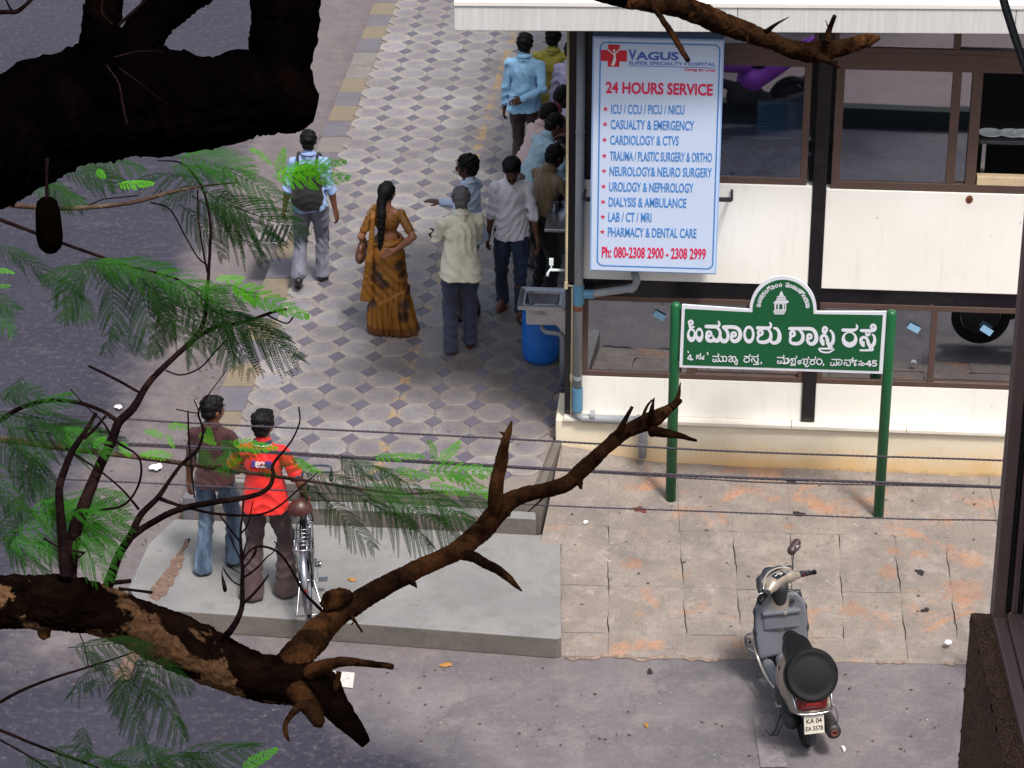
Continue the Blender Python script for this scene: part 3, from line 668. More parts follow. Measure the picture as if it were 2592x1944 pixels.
fbox(FAC, c1, UR, z_wt0, z_bt - .022, -.01, -.1, 'band', M_BLACK, bld)
fbox(FAC, c0 + .001, c1 - .001, zl_pl + .009, z_top, .022, -.12, 'pillar', M_BLACK, bld, .004)
fbox(FAC, uL, uA - .001, zl_pl + .009, z_top, .025, -.25, 'pillar', M_BLACK, bld, .004)
# left flank: wall set back from the corner pillar, and the back wall, roof
SD = Plane((FAC.P(uL, 0).x, FAC.P(uL, 0).y), R(4.6)); sdir = -FAC.n
def SP_(s, u, z): q = FAC.P(uL, 0) + sdir * s + FAC.u * u; return Vector((q.x, q.y, z))
def sbox(s0, s1, u0, u1, z0, z1, name, mat, parent, bevel=0.0):
    b = MB(); b.box(SP_((s0 + s1) / 2, (u0 + u1) / 2, (z0 + z1) / 2), (abs(u1 - u0), abs(z1 - z0), abs(s1 - s0)), facmat(FAC)); return b.build(name, mat, parent, bevel=bevel)
sbox(.26, 11, .02, .14, PZ, PZ + .95, 'side_wall', M_PANEL, bld)
for s_ in (2.6, 5.2, 7.8, 10.4): sbox(s_, s_ + .15, .0, .15, PZ, z_top, 'pillar', M_BLACK, bld)
sbox(.26, 11, .02, .12, z_top - .5, z_top, 'side_beam', M_BLACK, bld)
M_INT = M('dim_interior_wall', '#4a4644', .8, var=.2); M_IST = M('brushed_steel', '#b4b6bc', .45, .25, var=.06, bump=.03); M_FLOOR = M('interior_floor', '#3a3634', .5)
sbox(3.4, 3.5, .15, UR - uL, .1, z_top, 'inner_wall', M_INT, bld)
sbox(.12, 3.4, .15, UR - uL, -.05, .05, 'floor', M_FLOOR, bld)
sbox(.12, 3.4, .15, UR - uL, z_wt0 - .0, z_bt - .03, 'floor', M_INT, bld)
sbox(-.02, 11, .0, UR - uL, z_top + .002, z_top + .25, 'roof', M('roof_cement', '#b5aea6', .8), bld)
sbox(.12, 11, UR - uL - .12, UR - uL, -.1, z_top, 'side_wall', M_PANEL, bld)
# canopy: white fascia, its own slightly different line
CAN = Plane((FAC.P(0, 0, .75).x, FAC.P(0, 0, .75).y), R(1.2))
def fascia_mat():
    k = NM('white_fascia'); st = k.noise(2.5, 6, .75, k.vmap((14, 14, .5)))
    c = k.mix(k.ramp(st, [(.4, 0.), (.7, 1.)]), '#b9babb', '#cbccce'); c = k.mix(k.math('MULTIPLY', k.ramp(k.noise(5, 6, .7, k.vmap((8, 8, .6))), [(.6, 0.), (.8, 1.)]), .3), c, '#8f857a')
    k.bump(k.noise(50, 4), .05); return k.out(c, .55)
M_FAS = fascia_mat()
cu0, cz0 = CAN.hit(1150, 77); cz1 = CAN.hit(1150, 14)[1]
print('canopy', cu0, cz0, cz1, z_top)
cz0 = max(cz0, 0)
segs = [cu0, CAN.hit(1866, 60)[0], CAN.hit(2570, 60)[0], 7.5]
for i in range(3): fbox(CAN, segs[i] + (.002 if i else 0), segs[i + 1] - .002, cz0, cz1, 0, -.06, 'fascia_board', M_FAS, bld, .004)
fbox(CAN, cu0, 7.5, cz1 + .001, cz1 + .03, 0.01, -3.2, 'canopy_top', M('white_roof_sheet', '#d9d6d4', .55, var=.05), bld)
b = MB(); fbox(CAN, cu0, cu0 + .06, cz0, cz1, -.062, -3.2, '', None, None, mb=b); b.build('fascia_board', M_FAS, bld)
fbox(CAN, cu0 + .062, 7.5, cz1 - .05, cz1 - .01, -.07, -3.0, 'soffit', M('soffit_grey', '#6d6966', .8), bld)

# ---- windows (frame bars are parts of one window, panes below it)
def window(u0, u1, z0, z1, bars_u, bars_z=(), fw=.045, pane=M_GLASS, skip=(), off=-.03):
    w = MB()
    fbox(FAC, u0, u1, z0, z0 + fw, off + .03, off - .03, '', None, None, mb=w); fbox(FAC, u0, u1, z1 - fw, z1, off + .03, off - .03, '', None, None, mb=w)
    fbox(FAC, u0, u0 + fw, z0 + fw + .0005, z1 - fw - .0005, off + .03, off - .03, '', None, None, mb=w); fbox(FAC, u1 - fw, u1, z0 + fw + .0005, z1 - fw - .0005, off + .03, off - .03, '', None, None, mb=w)
    for bu, bw in bars_u: fbox(FAC, bu - bw / 2, bu + bw / 2, z0 + fw + .0005, z1 - fw - .0005, off + .027, off - .027, '', None, None, mb=w)
    o = w.build('window', M_FRAME, bld, bevel=.003)
    ed = [u0 + fw] + [x for bu, bw in bars_u for x in (bu - bw / 2, bu + bw / 2)] + [u1 - fw]
    for i in range(0, len(ed), 2):
        if i // 2 in skip: continue
        po = off - .012 * (1 if (i // 2) % 2 else -1)
        fbox(FAC, ed[i] + .001, ed[i + 1] - .001, z0 + fw + .001, z1 - fw - .001, po, po - .005, 'pane', pane, o)
    return o
hu = lambda px, py: H_(px, py)[0]
window(uA, c0, z_wb0 + .001, z_wt0 - .001, [(hu(1752, 860), .07)], pane=M_GLASSD)
window(c1, UR, z_wb0 + .001, z_wt0 - .001, [(hu(2362, 860), .05), (hu(2362, 860) + 1.2, .05)], pane=M_GLASSD)
window(uA + .05, hu(2050, 300), z_ub + .001, z_tb0, [], fw=.055)
fbox(FAC, uA, uA + .049, z_ub, z_top, -.0, -.08, 'window_post', M_BLACK, bld)
w2 = window(hu(2112, 300), UR, z_ub - .02 + .001, z_tb0, [(hu(2416, 300), .07), (hu(2468, 300), .08), (hu(2468, 300) + 1.3, .06)], fw=.065, skip=(2,))
fbox(FAC, uA + .05, c0 - .001, z_tb0 + .001, z_tb1, 0.0, -.09, 'transom_bar', M_FRAME, bld); fbox(FAC, c1 + .001, UR, z_tb0 + .001, z_tb1, 0.0, -.09, 'transom_bar', M_FRAME, bld)
window(uA + .05, c0 - .002, z_tb1 + .001, z_top, [(hu(1900, 100), .05)], fw=.04)
window(c1 + .002, UR, z_tb1 + .001, z_top, [(hu(2425, 100), .055)], fw=.04)
u_op0, u_op1 = hu(2485, 300), hu(2485, 300) + 1.2
fbox(FAC, u_op0, u_op1, z_ub + .045, z_ub + .115, -.0, -.09, 'serving_sill', M('cream_tile_sill', '#c9b494', .4), bld, .004)
# little stickers on the lower panes
M_ST = M('pale_blue_sticker', '#7fa9c8', .5, var=.03, bump=0)
for i, (x, y, a) in enumerate([(1669, 797, -28), (2313, 828, -28), (2497, 834, -32)]):
    u_, z_ = H_(x, y, -.02); b = MB(); ro = facmat(FAC) @ rotm(z=a); b.box(FAC.P(u_, z_, -.0), (.10, .055, .001), ro); st = b.build('sticker', M_ST, bld)
# anchor spike stains on panels
for x, y in [(2454, 505)]:
    u_, z_ = H_(x, y, .012); b = MB(); b.ell(FAC.P(u_, z_, .012), (.03, .006, .035)); b.tube([FAC.P(u_, z_, .01), FAC.P(u_ + .012, z_ + .03, .05)], .005, 6); b.build('broken_bracket', M_RUST, bld)
# ---- interior: shelves with crockery seen through the glass
def on_fac(px, py, off): u_, z_ = H_(px, py, off); return FAC.P(u_, z_, off)
kit = thing('kitchen_rack', 'steel rack with shelves behind the upper window right of the light box', 'rack', (0, 0, 0))
zr = on_fac(1900, 334, -.22).z; ul, ur_ = H_(1640, 350, -.2)[0], H_(2052, 350, -.2)[0]
fbox(FAC, ul, ur_, zr - .02, zr, -.12, -.6, 'shelf', M_IST, kit); z_low = z_ub + .02
fbox(FAC, ul, ur_, z_low - .03, z_low - .01, -.10, -.62, 'shelf', M_IST, kit)
for uu in (ul, ur_ - .03): fbox(FAC, uu, uu + .03, z_bt, zr - .021, -.56, -.59, 'leg', M_STEEL, kit)
M_BLP = M('pale_blue_plastic', '#c4e6f2', .35, var=.05, bump=0); M_WPL = M('white_plastic', '#dfe8ec', .4, var=.05, bump=0)
for i, (px, n_) in enumerate([(1935, 11), (1966, 11)]):
    q = on_fac(px, 330, -.24); s_ = thing('plate_stack', ('left' if i == 0 else 'right') + ' of the two tall stacks of pale blue trays on the kitchen shelf', 'plate stack', (q.x, q.y, zr), 'stacks of pale trays on the kitchen shelf')
    for j in range(n_):
        b = MB(); b.box((0, 0, .012 + j * .024), (.115, .10, .014), facmat(FAC).to_3x3() @ rotm(x=90) if False else None); b.build('tray', M_BLP, s_, bevel=.004)
q = on_fac(2010, 330, -.24); b = MB(); b.lathe([(.04, 0), (.075, .01), (.08, .26), (.075, .27)], 20); o = b.build('white_tub', M_WPL, None, True); o.location = (q.x, q.y, zr); auto_smooth(o, 40)
tag(o, 'tall white plastic tub on the shelf beside the tray stacks', 'tub')
r3 = random.Random(5)
for i in range(16):
    px = 1850 + (i % 8) * 24 + r3.uniform(-6, 6); q = on_fac(px, 440, -.20 - .13 * (i // 8)); s_ = r3.uniform(.8, 1.2)
    b = MB(); b.lathe([(.02, 0), (.05 * s_, .008), (.075 * s_, .05), (.08 * s_, .055), (.07 * s_, .05), (.045 * s_, .014), (.001, .012)], 18, rot=rotm(x=r3.uniform(-40, 40), y=r3.uniform(-40, 40)))
    o = b.build('bowl', [M_BLP, M_IST, M_WPL][i % 3], None, True); o.location = (q.x, q.y, z_low + .035 + (i // 8) * .05)
    tag(o, '%s bowl, %s row of the heap behind glass, %s from light box' % (['pale blue plastic', 'brushed steel', 'white plastic'][i % 3], 'front' if i < 8 else 'back', ['first', 'second', 'third', 'fourth', 'fifth', 'sixth', 'seventh', 'eighth'][i % 8]), 'bowl', 'heap of washed bowls behind the upper window')
ctr = thing('serving_counter', 'steel serving counter inside the open window at the right edge', 'counter', (0, 0, 0))
zc = on_fac(2520, 352, -.16).z
fbox(FAC, H_(2478, 352, -.14)[0], UR - .1, zc - .03, zc, -.12, -.6, 'counter_top', M('dull_steel', '#4c4c52', .4, .6), ctr, .004)
for uu in (H_(2478, 352, -.14)[0] + .03, UR - .3): fbox(FAC, uu, uu + .03, z_bt, zc - .031, -.14, -.16, 'leg', M_STEEL, ctr)
for i, px in enumerate((2512, 2560, 2585)):
    q = on_fac(px, 346 + (0, -8, 5)[i], -.26); b = MB(); b.lathe([(.001, .004), (.07, .004), (.092, .012), (.10, .018), (.097, .021), (.09, .016), (.068, .008), (.001, .009)], 28)
    o = b.build('steel_plate', M_WPL, None, True); o.location = (q.x + (i - 1) * .02, q.y - .0, zc + .001 + (.0))
    tag(o, ['round steel plate at the left on the serving counter', 'middle round steel plate on the serving counter', 'rightmost steel plate on the serving counter, cut by the frame edge'][i], 'plate')

# ---- lit sign box of the hospital
LB = Plane((FAC.P(0, 0, .34).x, FAC.P(0, 0, .34).y), R(4.6))
def board_mat():
    k = NM('signboard_face'); X, Y, Z = k.sep(); c = k.ramp(k.math('MULTIPLY', k.math('SUBTRACT', Z, 1.9), .4), [(0., '#bcd2ef'), (1., '#c3c4d8')])
    return k.out(c, .35)
sg = thing('hospital_signboard', 'tall white light box listing hospital services in blue and red lettering', 'signboard', (0, 0, 0))
su0, sz1 = LB.hit(1500, 92); su1, _ = LB.hit(1834, 95); _, sz0 = LB.hit(1650, 690)
b = MB(); fbox(LB, su0, su1, sz0, sz1, 0, -.20, '', None, None, mb=b); b.mi = [0] * len(b.f)
M_BOARD = M('signboard_face', '#bccbe6', .35, var=.03, scale=.8, bump=0); M_BEDGE = M('signboard_edge', '#8fb0e0', .4, var=.05, bump=0)
b.build('cabinet', M_BEDGE, sg, bevel=.004); fbox(LB, su0 + .012, su1 - .012, sz0 + .012, sz1 - .012, .006, -.0, 'face', M_BOARD, sg)
M_BLUE = M('sign_blue', '#3f7fc4', .5, var=.02, bump=0); M_CRIM = M('sign_crimson', '#c81e4e', .5, var=.02, bump=0); M_NAVY = M('sign_navy', '#3c5cae', .5, var=.02, bump=0)
M_RED = M('sign_red', '#c01830', .5, var=.02, bump=0); M_WHT = M('print_white', '#dfe0e6', .5, var=.02, bump=0)
def ptext(s, pL, pR, cap, pl, off, mat, parent, bold=0.0, shear=0.0, desc=0.0, name='lettering'):
    """pL: baseline left pixel, pR: baseline right pixel, cap: cap height in pixels"""
    u0, z0 = pl.hit(pL[0], pL[1], off); u1, z1 = pl.hit(pR[0], pR[1], off); zt = pl.hit(pL[0], pL[1] - cap, off)[1]
    me = text_mesh(s, 1.0, bold, 1.0, shear); me.materials.clear()
    xs = np.array([v.co.x for v in me.vertices]); ys = np.array([v.co.y for v in me.vertices]); h = text_cap
    kx = (u1 - u0) / (xs.max() - xs.min()); kz = (zt - z0) / h; sl = (z1 - z0) / (u1 - u0)
    for v in me.vertices:
        x = (v.co.x - xs.min()) * kx; y = v.co.y * kz; q = pl.P(u0 + x, z0 + y + x * sl, off + v.co.z); v.co = q
    return add_mesh(name, me, mat, parent)
_m = text_mesh('H', 1.0); text_cap = max(v.co.y for v in _m.vertices); bpy.data.meshes.remove(_m)
S_ = lambda x, y: (1480 + x / 2.676, 80 + y / 2.676)
OFFB = .0075
ptext('V', S_(296, 188), S_(350, 190), 64 / 2.676, LB, OFFB, M_NAVY, sg, .035); ptext('AGUS', S_(346, 189), S_(636, 192), 50 / 2.676, LB, OFFB, M_NAVY, sg, .035)
ptext('SUPER SPECIALTY HOSPITAL', S_(298, 222), S_(886, 233), 21 / 2.676, LB, OFFB, M_NAVY, sg, .012)
ptext('Caring for Lives', S_(676, 266), S_(886, 271), 19 / 2.676, LB, OFFB, M_CRIM, sg, .015, .25)
ptext('24 HOURS SERVICE', S_(143, 414), S_(867, 431), 72 / 2.676, LB, OFFB, M_CRIM, sg, .03)
for s, (xl, yl), (xr_, yr) in [('ICU / CCU / PICU / NICU', (178, 555), (675, 560)), ('CASUALTY & EMERGENCY', (175, 658), (742, 668)), ('CARDIOLOGY & CTVS', (172, 764), (637, 770)), ('TRAUMA / PLASTIC SURGERY & ORTHO', (170, 872), (862, 883)), ('NEUROLOGY& NEURO SURGERY', (168, 975), (862, 986)), ('UROLOGY & NEPHROLOGY', (165, 1080), (737, 1090)), ('DIALYSIS & AMBULANCE', (162, 1183), (688, 1192)), ('LAB / CT / MRI', (160, 1285), (452, 1289)), ('PHARMACY & DENTAL CARE', (157, 1387), (757, 1397))]:
    ptext(s, S_(xl, yl), S_(xr_, yr), 60 / 2.676, LB, OFFB, M_BLUE, sg, .016)
    cx, cy = S_(xl - 37, yl - 31); u_, z_ = LB.hit(cx, cy, OFFB); b = MB(); pts = []
    for i in range(10):
        a = math.pi / 2 + i * math.pi / 5; r_ = .0225 if i % 2 == 0 else .0088; pts.append(LB.P(u_ + r_ * math.cos(a), z_ + r_ * math.sin(a), OFFB + .001))
    b.raw(pts, [tuple(range(10))]); b.build('star', M_CRIM, sg)
ptext('Ph: 080-2308 2900 - 2308 2999', S_(116, 1527), S_(820, 1541), 68 / 2.676, LB, OFFB, M_CRIM, sg, .026)
# underline, border line, cross emblem
u0, z0 = LB.hit(*S_(298, 231), OFFB); u1, z1 = LB.hit(*S_(886, 240), OFFB); fbox(LB, u0, u1, z0 - .002, z0 + .002, OFFB, OFFB + .001, 'rule', M_NAVY, sg)
bu0, bz1 = LB.hit(*S_(102, 72), OFFB); bu1 = LB.hit(*S_(922, 90), OFFB)[0]; bz0 = LB.hit(*S_(70, 1588), OFFB)[1]; bz1 = LB.hit(*S_(500, 77), OFFB)[1]
def rrect(u0, u1, z0, z1, r, n=6):
    o = []
    for cx, cz, a0 in ((u1 - r, z1 - r, 0), (u0 + r, z1 - r, 90), (u0 + r, z0 + r, 180), (u1 - r, z0 + r, 270)):
        for i in range(n + 1): a = R(a0 + 90 * i / n); o.append((cx + r * math.cos(a), cz + r * math.sin(a)))
    return o
oo = rrect(bu0, bu1, bz0, bz1, .05); ii = rrect(bu0 + .011, bu1 - .011, bz0 + .011, bz1 - .011, .041)
b = MB(); n_ = len(oo); b.raw([LB.P(x, z, OFFB) for x, z in oo] + [LB.P(x, z, OFFB) for x, z in ii], [(i, (i + 1) % n_, n_ + (i + 1) % n_, n_ + i) for i in range(n_)]); b.build('border_line', M_BLUE, sg)
cu_, cz_ = LB.hit(*S_(197, 163), OFFB); b = MB(); w = .1; t_ = .044
fbox(LB, cu_ - t_, cu_ + t_, cz_ - .088, cz_ + .088, OFFB, OFFB + .001, '', None, None, mb=b); fbox(LB, cu_ - w, cu_ - t_ - .0001, cz_ - .044, cz_ + .044, OFFB, OFFB + .001, '', None, None, mb=b); fbox(LB, cu_ + t_ + .0001, cu_ + w, cz_ - .044, cz_ + .044, OFFB, OFFB + .001, '', None, None, mb=b)
b.build('red_cross', M_RED, sg)
b = MB(); f = OFFB + .003
for pts_, r_ in (([(-.045, .05), (-.015, .022), (0, .018), (.02, .028), (.045, .055)], .005), ([(0, .02), (.008, -.01), (-.002, -.045), (-.012, -.078)], .008), ([(.004, 0), (.012, -.03), (.0, -.075)], .006)):
    b.tube([LB.P(cu_ + x, cz_ + z, f) for x, z in cat_rom(pts_, 4)], r_, 6)
b.ell(LB.P(cu_ + .002, cz_ + .042, f), (.009, .003, .010), 6); b.build('figure_emblem', M_WHT, sg)
# smudge over TRAUMA / PLASTIC and hanger arms
M_IRON = M('dark_iron', '#2c2a2e', .6, .4)
for pu, pz in ((su1 + .10, H_(1870, 492, .1)[1]), (su0 - .06, H_(1470, 490, .1)[1])):
    b = MB(); c_ = LB.P(pu, pz, -.1); fbox(LB, min(pu, su1 - .05) if pu > su1 else pu, max(pu, su0 + .05) if pu < su0 else pu, pz - .012, pz + .012, -.14, -.10, '', None, None, mb=b)
    b.tube([LB.P(pu, pz, -.12), LB.P(pu, pz + .05, -.12)], .008, 6); b.tube([LB.P(pu, pz, -.12), LB.P(pu, pz, -.32)], .012, 6); b.build('hanger_arm', M_IRON, sg)
for pu in (su0 + .15, su1 - .2):
    b = MB(); b.tube([LB.P(pu, sz1 - .3, -.2), LB.P(pu, sz1 - .3, -.335)], .015, 6); b.build('hanger_arm', M_IRON, sg)

# ---- pipes
drain = thing('drain_pipe', 'grey plastic drain pipe with blue joints running down the corner and along the ledge', 'pipe', (0, 0, 0))
def FP(px, py, off): u_, z_ = H_(px, py, off); return FAC.P(u_, z_, off)
up = H_(1465, 700, .09)[0]
vert = [FAC.P(up, z_top + .1, .09), FAC.P(up, H_(1463, 1030, .09)[1], .09)]
MB().tube(vert, .036, 16).build('pipe', M_PVC, drain, True)
zb = vert[1].z
low = [vert[1], FAC.P(up, zb - .05, .09), FAC.P(up + .05, zb - .085, .09), FAC.P(H_(1625, 1062, .09)[0], H_(1625, 1064, .09)[1], .09)]
low[2].z = low[3].z; low.insert(2, FAC.P(up + .012, low[3].z + .02, .09))
MB().tube(low, .036, 16).build('pipe', M_PVC, drain, True)
ue = H_(1625, 1062, .12)[0]
MB().tube([FAC.P(ue - .05, low[-1].z, .09), FAC.P(ue, low[-1].z - .0, .11), FAC.P(ue + .015, low[-1].z - .06, .13), FAC.P(ue + .01, .36, .15)], .034, 16).build('pipe', M_PVC, drain, True)
def collar(q, d, r_=.045, l=.09, mat=M_PVCB, nm='joint'):
    d = Vector(d).normalized(); MB().tube([q - d * l / 2, q + d * l / 2], r_, 16).build(nm, mat, drain, True).data.shade_flat()
zt = H_(1463, 745, .09)[1]
collar(FAC.P(up, zt, .09), (0, 0, 1), .046, .16); collar(FAC.P(up, H_(1463, 1010, .09)[1], .09), (0, 0, 1), .045, .20)
collar(FAC.P(up, H_(1463, 333, .09)[1], .09), (0, 0, 1), .040, .03, M_PVC); collar(FAC.P(up, H_(1463, 780, .09)[1], .09), (0, 0, 1), .040, .03, M_RUST); collar(FAC.P(up, H_(1463, 955, .09)[1], .09), (0, 0, 1), .041, .03, M_PVC)
collar(FP(1618, 1062, .09), FAC.u, .042, .05, M_PVC); collar(FAC.P(ue + .012, .48, .145), (0, 0, 1), .042, .04, M_PVC); collar(FP(1500, 1051, .09), FAC.u, .041, .04, M_PVC)
br = [FAC.P(up, zt, .09), FAC.P(up + .10, zt + .005, .09), FP(1590, 731, .09), FP(1604, 728, .09), FP(1612, 712, .10), FP(1606, 690, .12)]
MB().tube(br, .031, 14).build('branch_pipe', M_PVC, drain, True); collar(FAC.P(up + .08, zt + .003, .09), FAC.u, .038, .08); collar(FP(1597, 730, .09), FAC.u, .036, .05, M_PVC)
wat = thing('water_pipe', 'thin cream water pipe with a step running down the black corner pillar', 'pipe', (0, 0, 0))
ucc = H_(1434, 600, .05)[0]; ucd = H_(1448, 900, .05)[0]; zk = H_(1434, 722, .05)[1]
MB().tube([FAC.P(ucc, z_top, .05), FAC.P(ucc, zk, .05), FAC.P(ucd, zk - .005, .05), FAC.P(ucd, zk - .03, .05), FAC.P(ucd, H_(1448, 1046, .05)[1], .05)], .011, 8).build('pipe', M_PVCC, wat, True)
for zz in (zk, H_(1448, 955, .05)[1]):
    MB().tube([FAC.P(ucc if zz == zk else ucd, zz - .03, .05), FAC.P(ucc if zz == zk else ucd, zz + .03, .05)], .016, 8).build('joint', M_PVCC, wat)
# tap
ztp = H_(1405, 690, .0)[1]; q = SP_(.05, -.02, ztp)
tp = thing('tap', 'white plastic tap sticking out beside the wash basin', 'tap', tuple(q))
MB().tube([(0.03, 0, 0), (-.11, 0, .005), (-.13, 0, -.03), (-.13, 0, -.05)], .012, 8).build('spout', M_WPL, tp, True)
MB().tube([(-.10, 0, .01), (-.10, 0, .05)], .008, 8).box((-.10, 0, .075), (.035, .02, .06)).build('handle', M_WPL, tp, bevel=.006)
# wash basin with bracket
def G3(px, py, z): return G(px, py, z)
zbs = 1.22
bs = thing('wash_basin', 'square stainless steel wash basin on a bracket beside the corner pillar', 'basin', (0, 0, 0))
P4 = [G(1318, 775, zbs), G(1427, 777, zbs), G(1423, 728, zbs), G(1327, 728, zbs)]
cx = sum((p.x for p in P4)) / 4; cy = sum((p.y for p in P4)) / 4; bw = (P4[1] - P4[0]).length; bd = (P4[3] - P4[0]).length
print('basin', cx, cy, bw, bd)
Rz = Matrix.Rotation(-R(4.6), 3, 'Z')
def loc3(x, y, z): return Rz @ Vector((x, y, 0)) + Vector((cx, cy, z))
bw = .40; bd = .42
b = MB()
def rr(w, d, r_, n=5): return rrect(-w / 2, w / 2, -d / 2, d / 2, r_, n)
rings = [(rr(bw, bd, .012), zbs - .035), (rr(bw, bd, .012), zbs), (rr(bw - .012, bd - .012, .012), zbs), (rr(bw - .03, bd - .03, .02), zbs - .008), (rr(bw * .72, bd * .72, .04), zbs - .010), (rr(bw * .62, bd * .62, .05), zbs - .12), (rr(.05, .05, .02), zbs - .135)]
n_ = len(rings[0][0]); vs = [loc3(x, y, z) for rg, z in rings for x, y in rg]
fs = [(i * n_ + k_, i * n_ + (k_ + 1) % n_, (i + 1) * n_ + (k_ + 1) % n_, (i + 1) * n_ + k_) for i in range(len(rings) - 1) for k_ in range(n_)] + [tuple(range((len(rings) - 1) * n_, len(rings) * n_))]
b.raw(vs, fs); o = b.build('bowl', M_STEEL, bs, True); auto_smooth(o, 40)
b = MB(); b.raw([loc3(x * .66, y * .66, z) for x, y, z in [(-.2, -.2, zbs - .03), (.28, -.2, zbs - .03), (.28, .2, zbs - .03), (-.2, .2, zbs - .03), (-.2, -.2, zbs - .20), (.28, -.2, zbs - .20), (.28, .2, zbs - .20), (-.2, .2, zbs - .20)]], [(0, 1, 5, 4), (1, 2, 6, 5), (2, 3, 7, 6), (3, 0, 4, 7), (4, 5, 6, 7)]); b.build('underside', M_STEEL, bs)
b = MB(); b.raw([loc3(.02, -.19, zbs - .04), loc3(.235, -.19, zbs - .04), loc3(.235, -.19, zbs - .30), loc3(.02, -.17, zbs - .04), loc3(.235, -.17, zbs - .04), loc3(.235, -.17, zbs - .30)], [(0, 1, 2), (5, 4, 3), (0, 3, 4, 1), (1, 4, 5, 2), (2, 5, 3, 0)]); b.build('bracket', M_STEEL, bs)
b = MB(); b.tube([loc3(0, -.02, zbs - .2), loc3(0, -.05, zbs - .27), loc3(.03, -.08, zbs - .29), loc3(.15, -.1, zbs - .29), loc3(.175, -.1, zbs - .33), loc3(.175, -.1, PZ - .05)], .021, 12); b.build('waste_pipe', M_PVC, bs, True)
# blue drum
qd = G(1367, 915, PZ); 
dr = thing('blue_drum', 'bright blue plastic drum standing under the wash basin', 'drum', (qd.x + .005, qd.y + .05, PZ))
M_DRUM = M('blue_plastic', '#1767c0', .38, var=.07, scale=3, bump=.05)
prof = [(.001, 0), (.125, .0), (.15, .02), (.162, .08), (.165, .16), (.1665, .17), (.165, .18), (.165, .40), (.160, .455), (.150, .475), (.150, .49), (.168, .495), (.170, .52), (.163, .525), (.155, .515), (.15, .40), (.145, .05), (.001, .045)]
o = MB().lathe(prof, 40).build('body', M_DRUM, dr, True); auto_smooth(o, 50)
MB().tube([(-.17, -.02, .44), (-.19, -.03, .42), (-.19, -.03, .37), (-.17, -.02, .35)], .008, 8).build('handle', M('black_plastic', '#101014', .5), dr, True)
# eating counter on the flank wall
zct = 1.42
ctr2 = thing('eating_counter', 'stainless steel eating ledge along the side of the restaurant', 'counter', (0, 0, 0))
q0 = G(1378, 580, zct); 
s0 = (q0 - FAC.P(uL, 0)).dot(sdir); u0_ = (q0 - FAC.P(uL, 0)).dot(FAC.u); print('ledge', s0, u0_)
sbox(s0, s0 + 6.5, u0_, .02, zct - .03, zct, 'counter_top', M_STEEL, ctr2, .005)
for k_ in range(5): sbox(s0 + .15 + k_ * 1.5, s0 + .18 + k_ * 1.5, u0_ + .12, .019, zct - .30, zct - .031, 'bracket', M_IRON, ctr2)
def steel(name, prof, px, py, z, label, cat, mat=M_STEEL, grp=None, rot=None):
    q = G(px, py, z); o = MB().lathe(prof, 22, rot=rot).build(name, mat, None, True); o.location = (q.x, q.y, z + .002); auto_smooth(o, 45); return tag(o, label, cat, grp)
cup = [(.001, .0), (.028, .0), (.03, .004), (.036, .07), (.04, .085), (.037, .085), (.033, .06), (.027, .008), (.001, .006)]
steel('steel_cup', cup, 1404, 535, zct, 'nearer of two steel tumblers on the bare end of the eating ledge', 'cup')
steel('steel_cup', cup, 1398, 522, zct, 'farther of two steel tumblers on the bare end of the eating ledge', 'cup')
plate = [(.001, .004), (.10, .004), (.125, .018), (.13, .02), (.125, .024), (.098, .010), (.001, .010)]
M_FOOD = M('yellow_rice', '#b08a3a', .8, var=.4, scale=40, bump=.8, bdist=.02)
for i, (px, py, lb) in enumerate([(1412, 488, 'steel plate with yellow rice in front of the man in tan shirt'), (1415, 395, 'steel plate of food beside the man in pale blue shirt'), (1413, 348, 'steel plate with food farther along the eating ledge')]):
    q = G(px, py, zct); t_ = thing('food_plate', lb, 'plate', (q.x, q.y, zct + .002)); o = MB().lathe(plate, 28).build('plate', M_STEEL, t_, True)
    b = MB(); b.ell((.01, 0, .02), (.07, .06, .022), 8); b.build('rice', M_FOOD, t_, True)
q = G(1408, 512, zct); b = MB(); b.ell((0, 0, .055), (.075, .07, .055), 12); o = b.build('helmet_bag', M('dark_navy_cloth', '#131a33', .8), None, True); o.location = (q.x, q.y, zct + .002); tag(o, 'rounded dark navy bundle on the ledge next to the rice plate', 'bundle')
# ================================================================== STREET NAME SIGN
q1 = G(1697, 1275, .18); q2 = G(2223, 1312, .18)
SG = Plane((q1.x, q1.y), math.atan2(q1.y - q2.y, q2.x - q1.x))
M_GREEN = M('sign_green', '#0f5230', .35, var=.06, scale=2, bump=0); M_GPOLE = M('green_pole_paint', '#0d5430', .4, var=.12, scale=6, bump=.05)
M_SWH = M('sign_white', '#cfd2dc', .4, var=.03, bump=0)
ss = thing('street_sign', 'green street name sign with white lettering on two green poles', 'sign', (0, 0, 0))
for (q, px, py) in ((q1, 1713, 765), (q2, 2263, 785)):
    ub = (q - SG.o).dot(SG.u); zt = SG.hit(px, py)[1]; c = SG.P(ub, 0, 0); rr_ = .042
    prof = [(rr_, .0), (rr_, zt - .03), (rr_ * .8, zt - .01), (rr_ * .4, zt), (.001, zt)]
    MB().lathe(prof, 20, o=(c.x, c.y, 0)).build('pole', M_GPOLE, ss, True)
K3 = lambda x, y: (1680 + x / 2.592, 680 + y / 2.592)
def arcpts(cx, cy, r_, a0, a1, n): return [(cx + r_ * math.cos(R(a0 + (a1 - a0) * i / n)), cy - r_ * math.sin(R(a0 + (a1 - a0) * i / n))) for i in range(n + 1)]
OUT = [K3(103, 647), K3(120, 237), K3(560, 268)] + arcpts(*K3(783, 268), 84.5, 177, 0, 26) + [K3(1005, 282), K3(1462, 283), K3(1436, 690)]
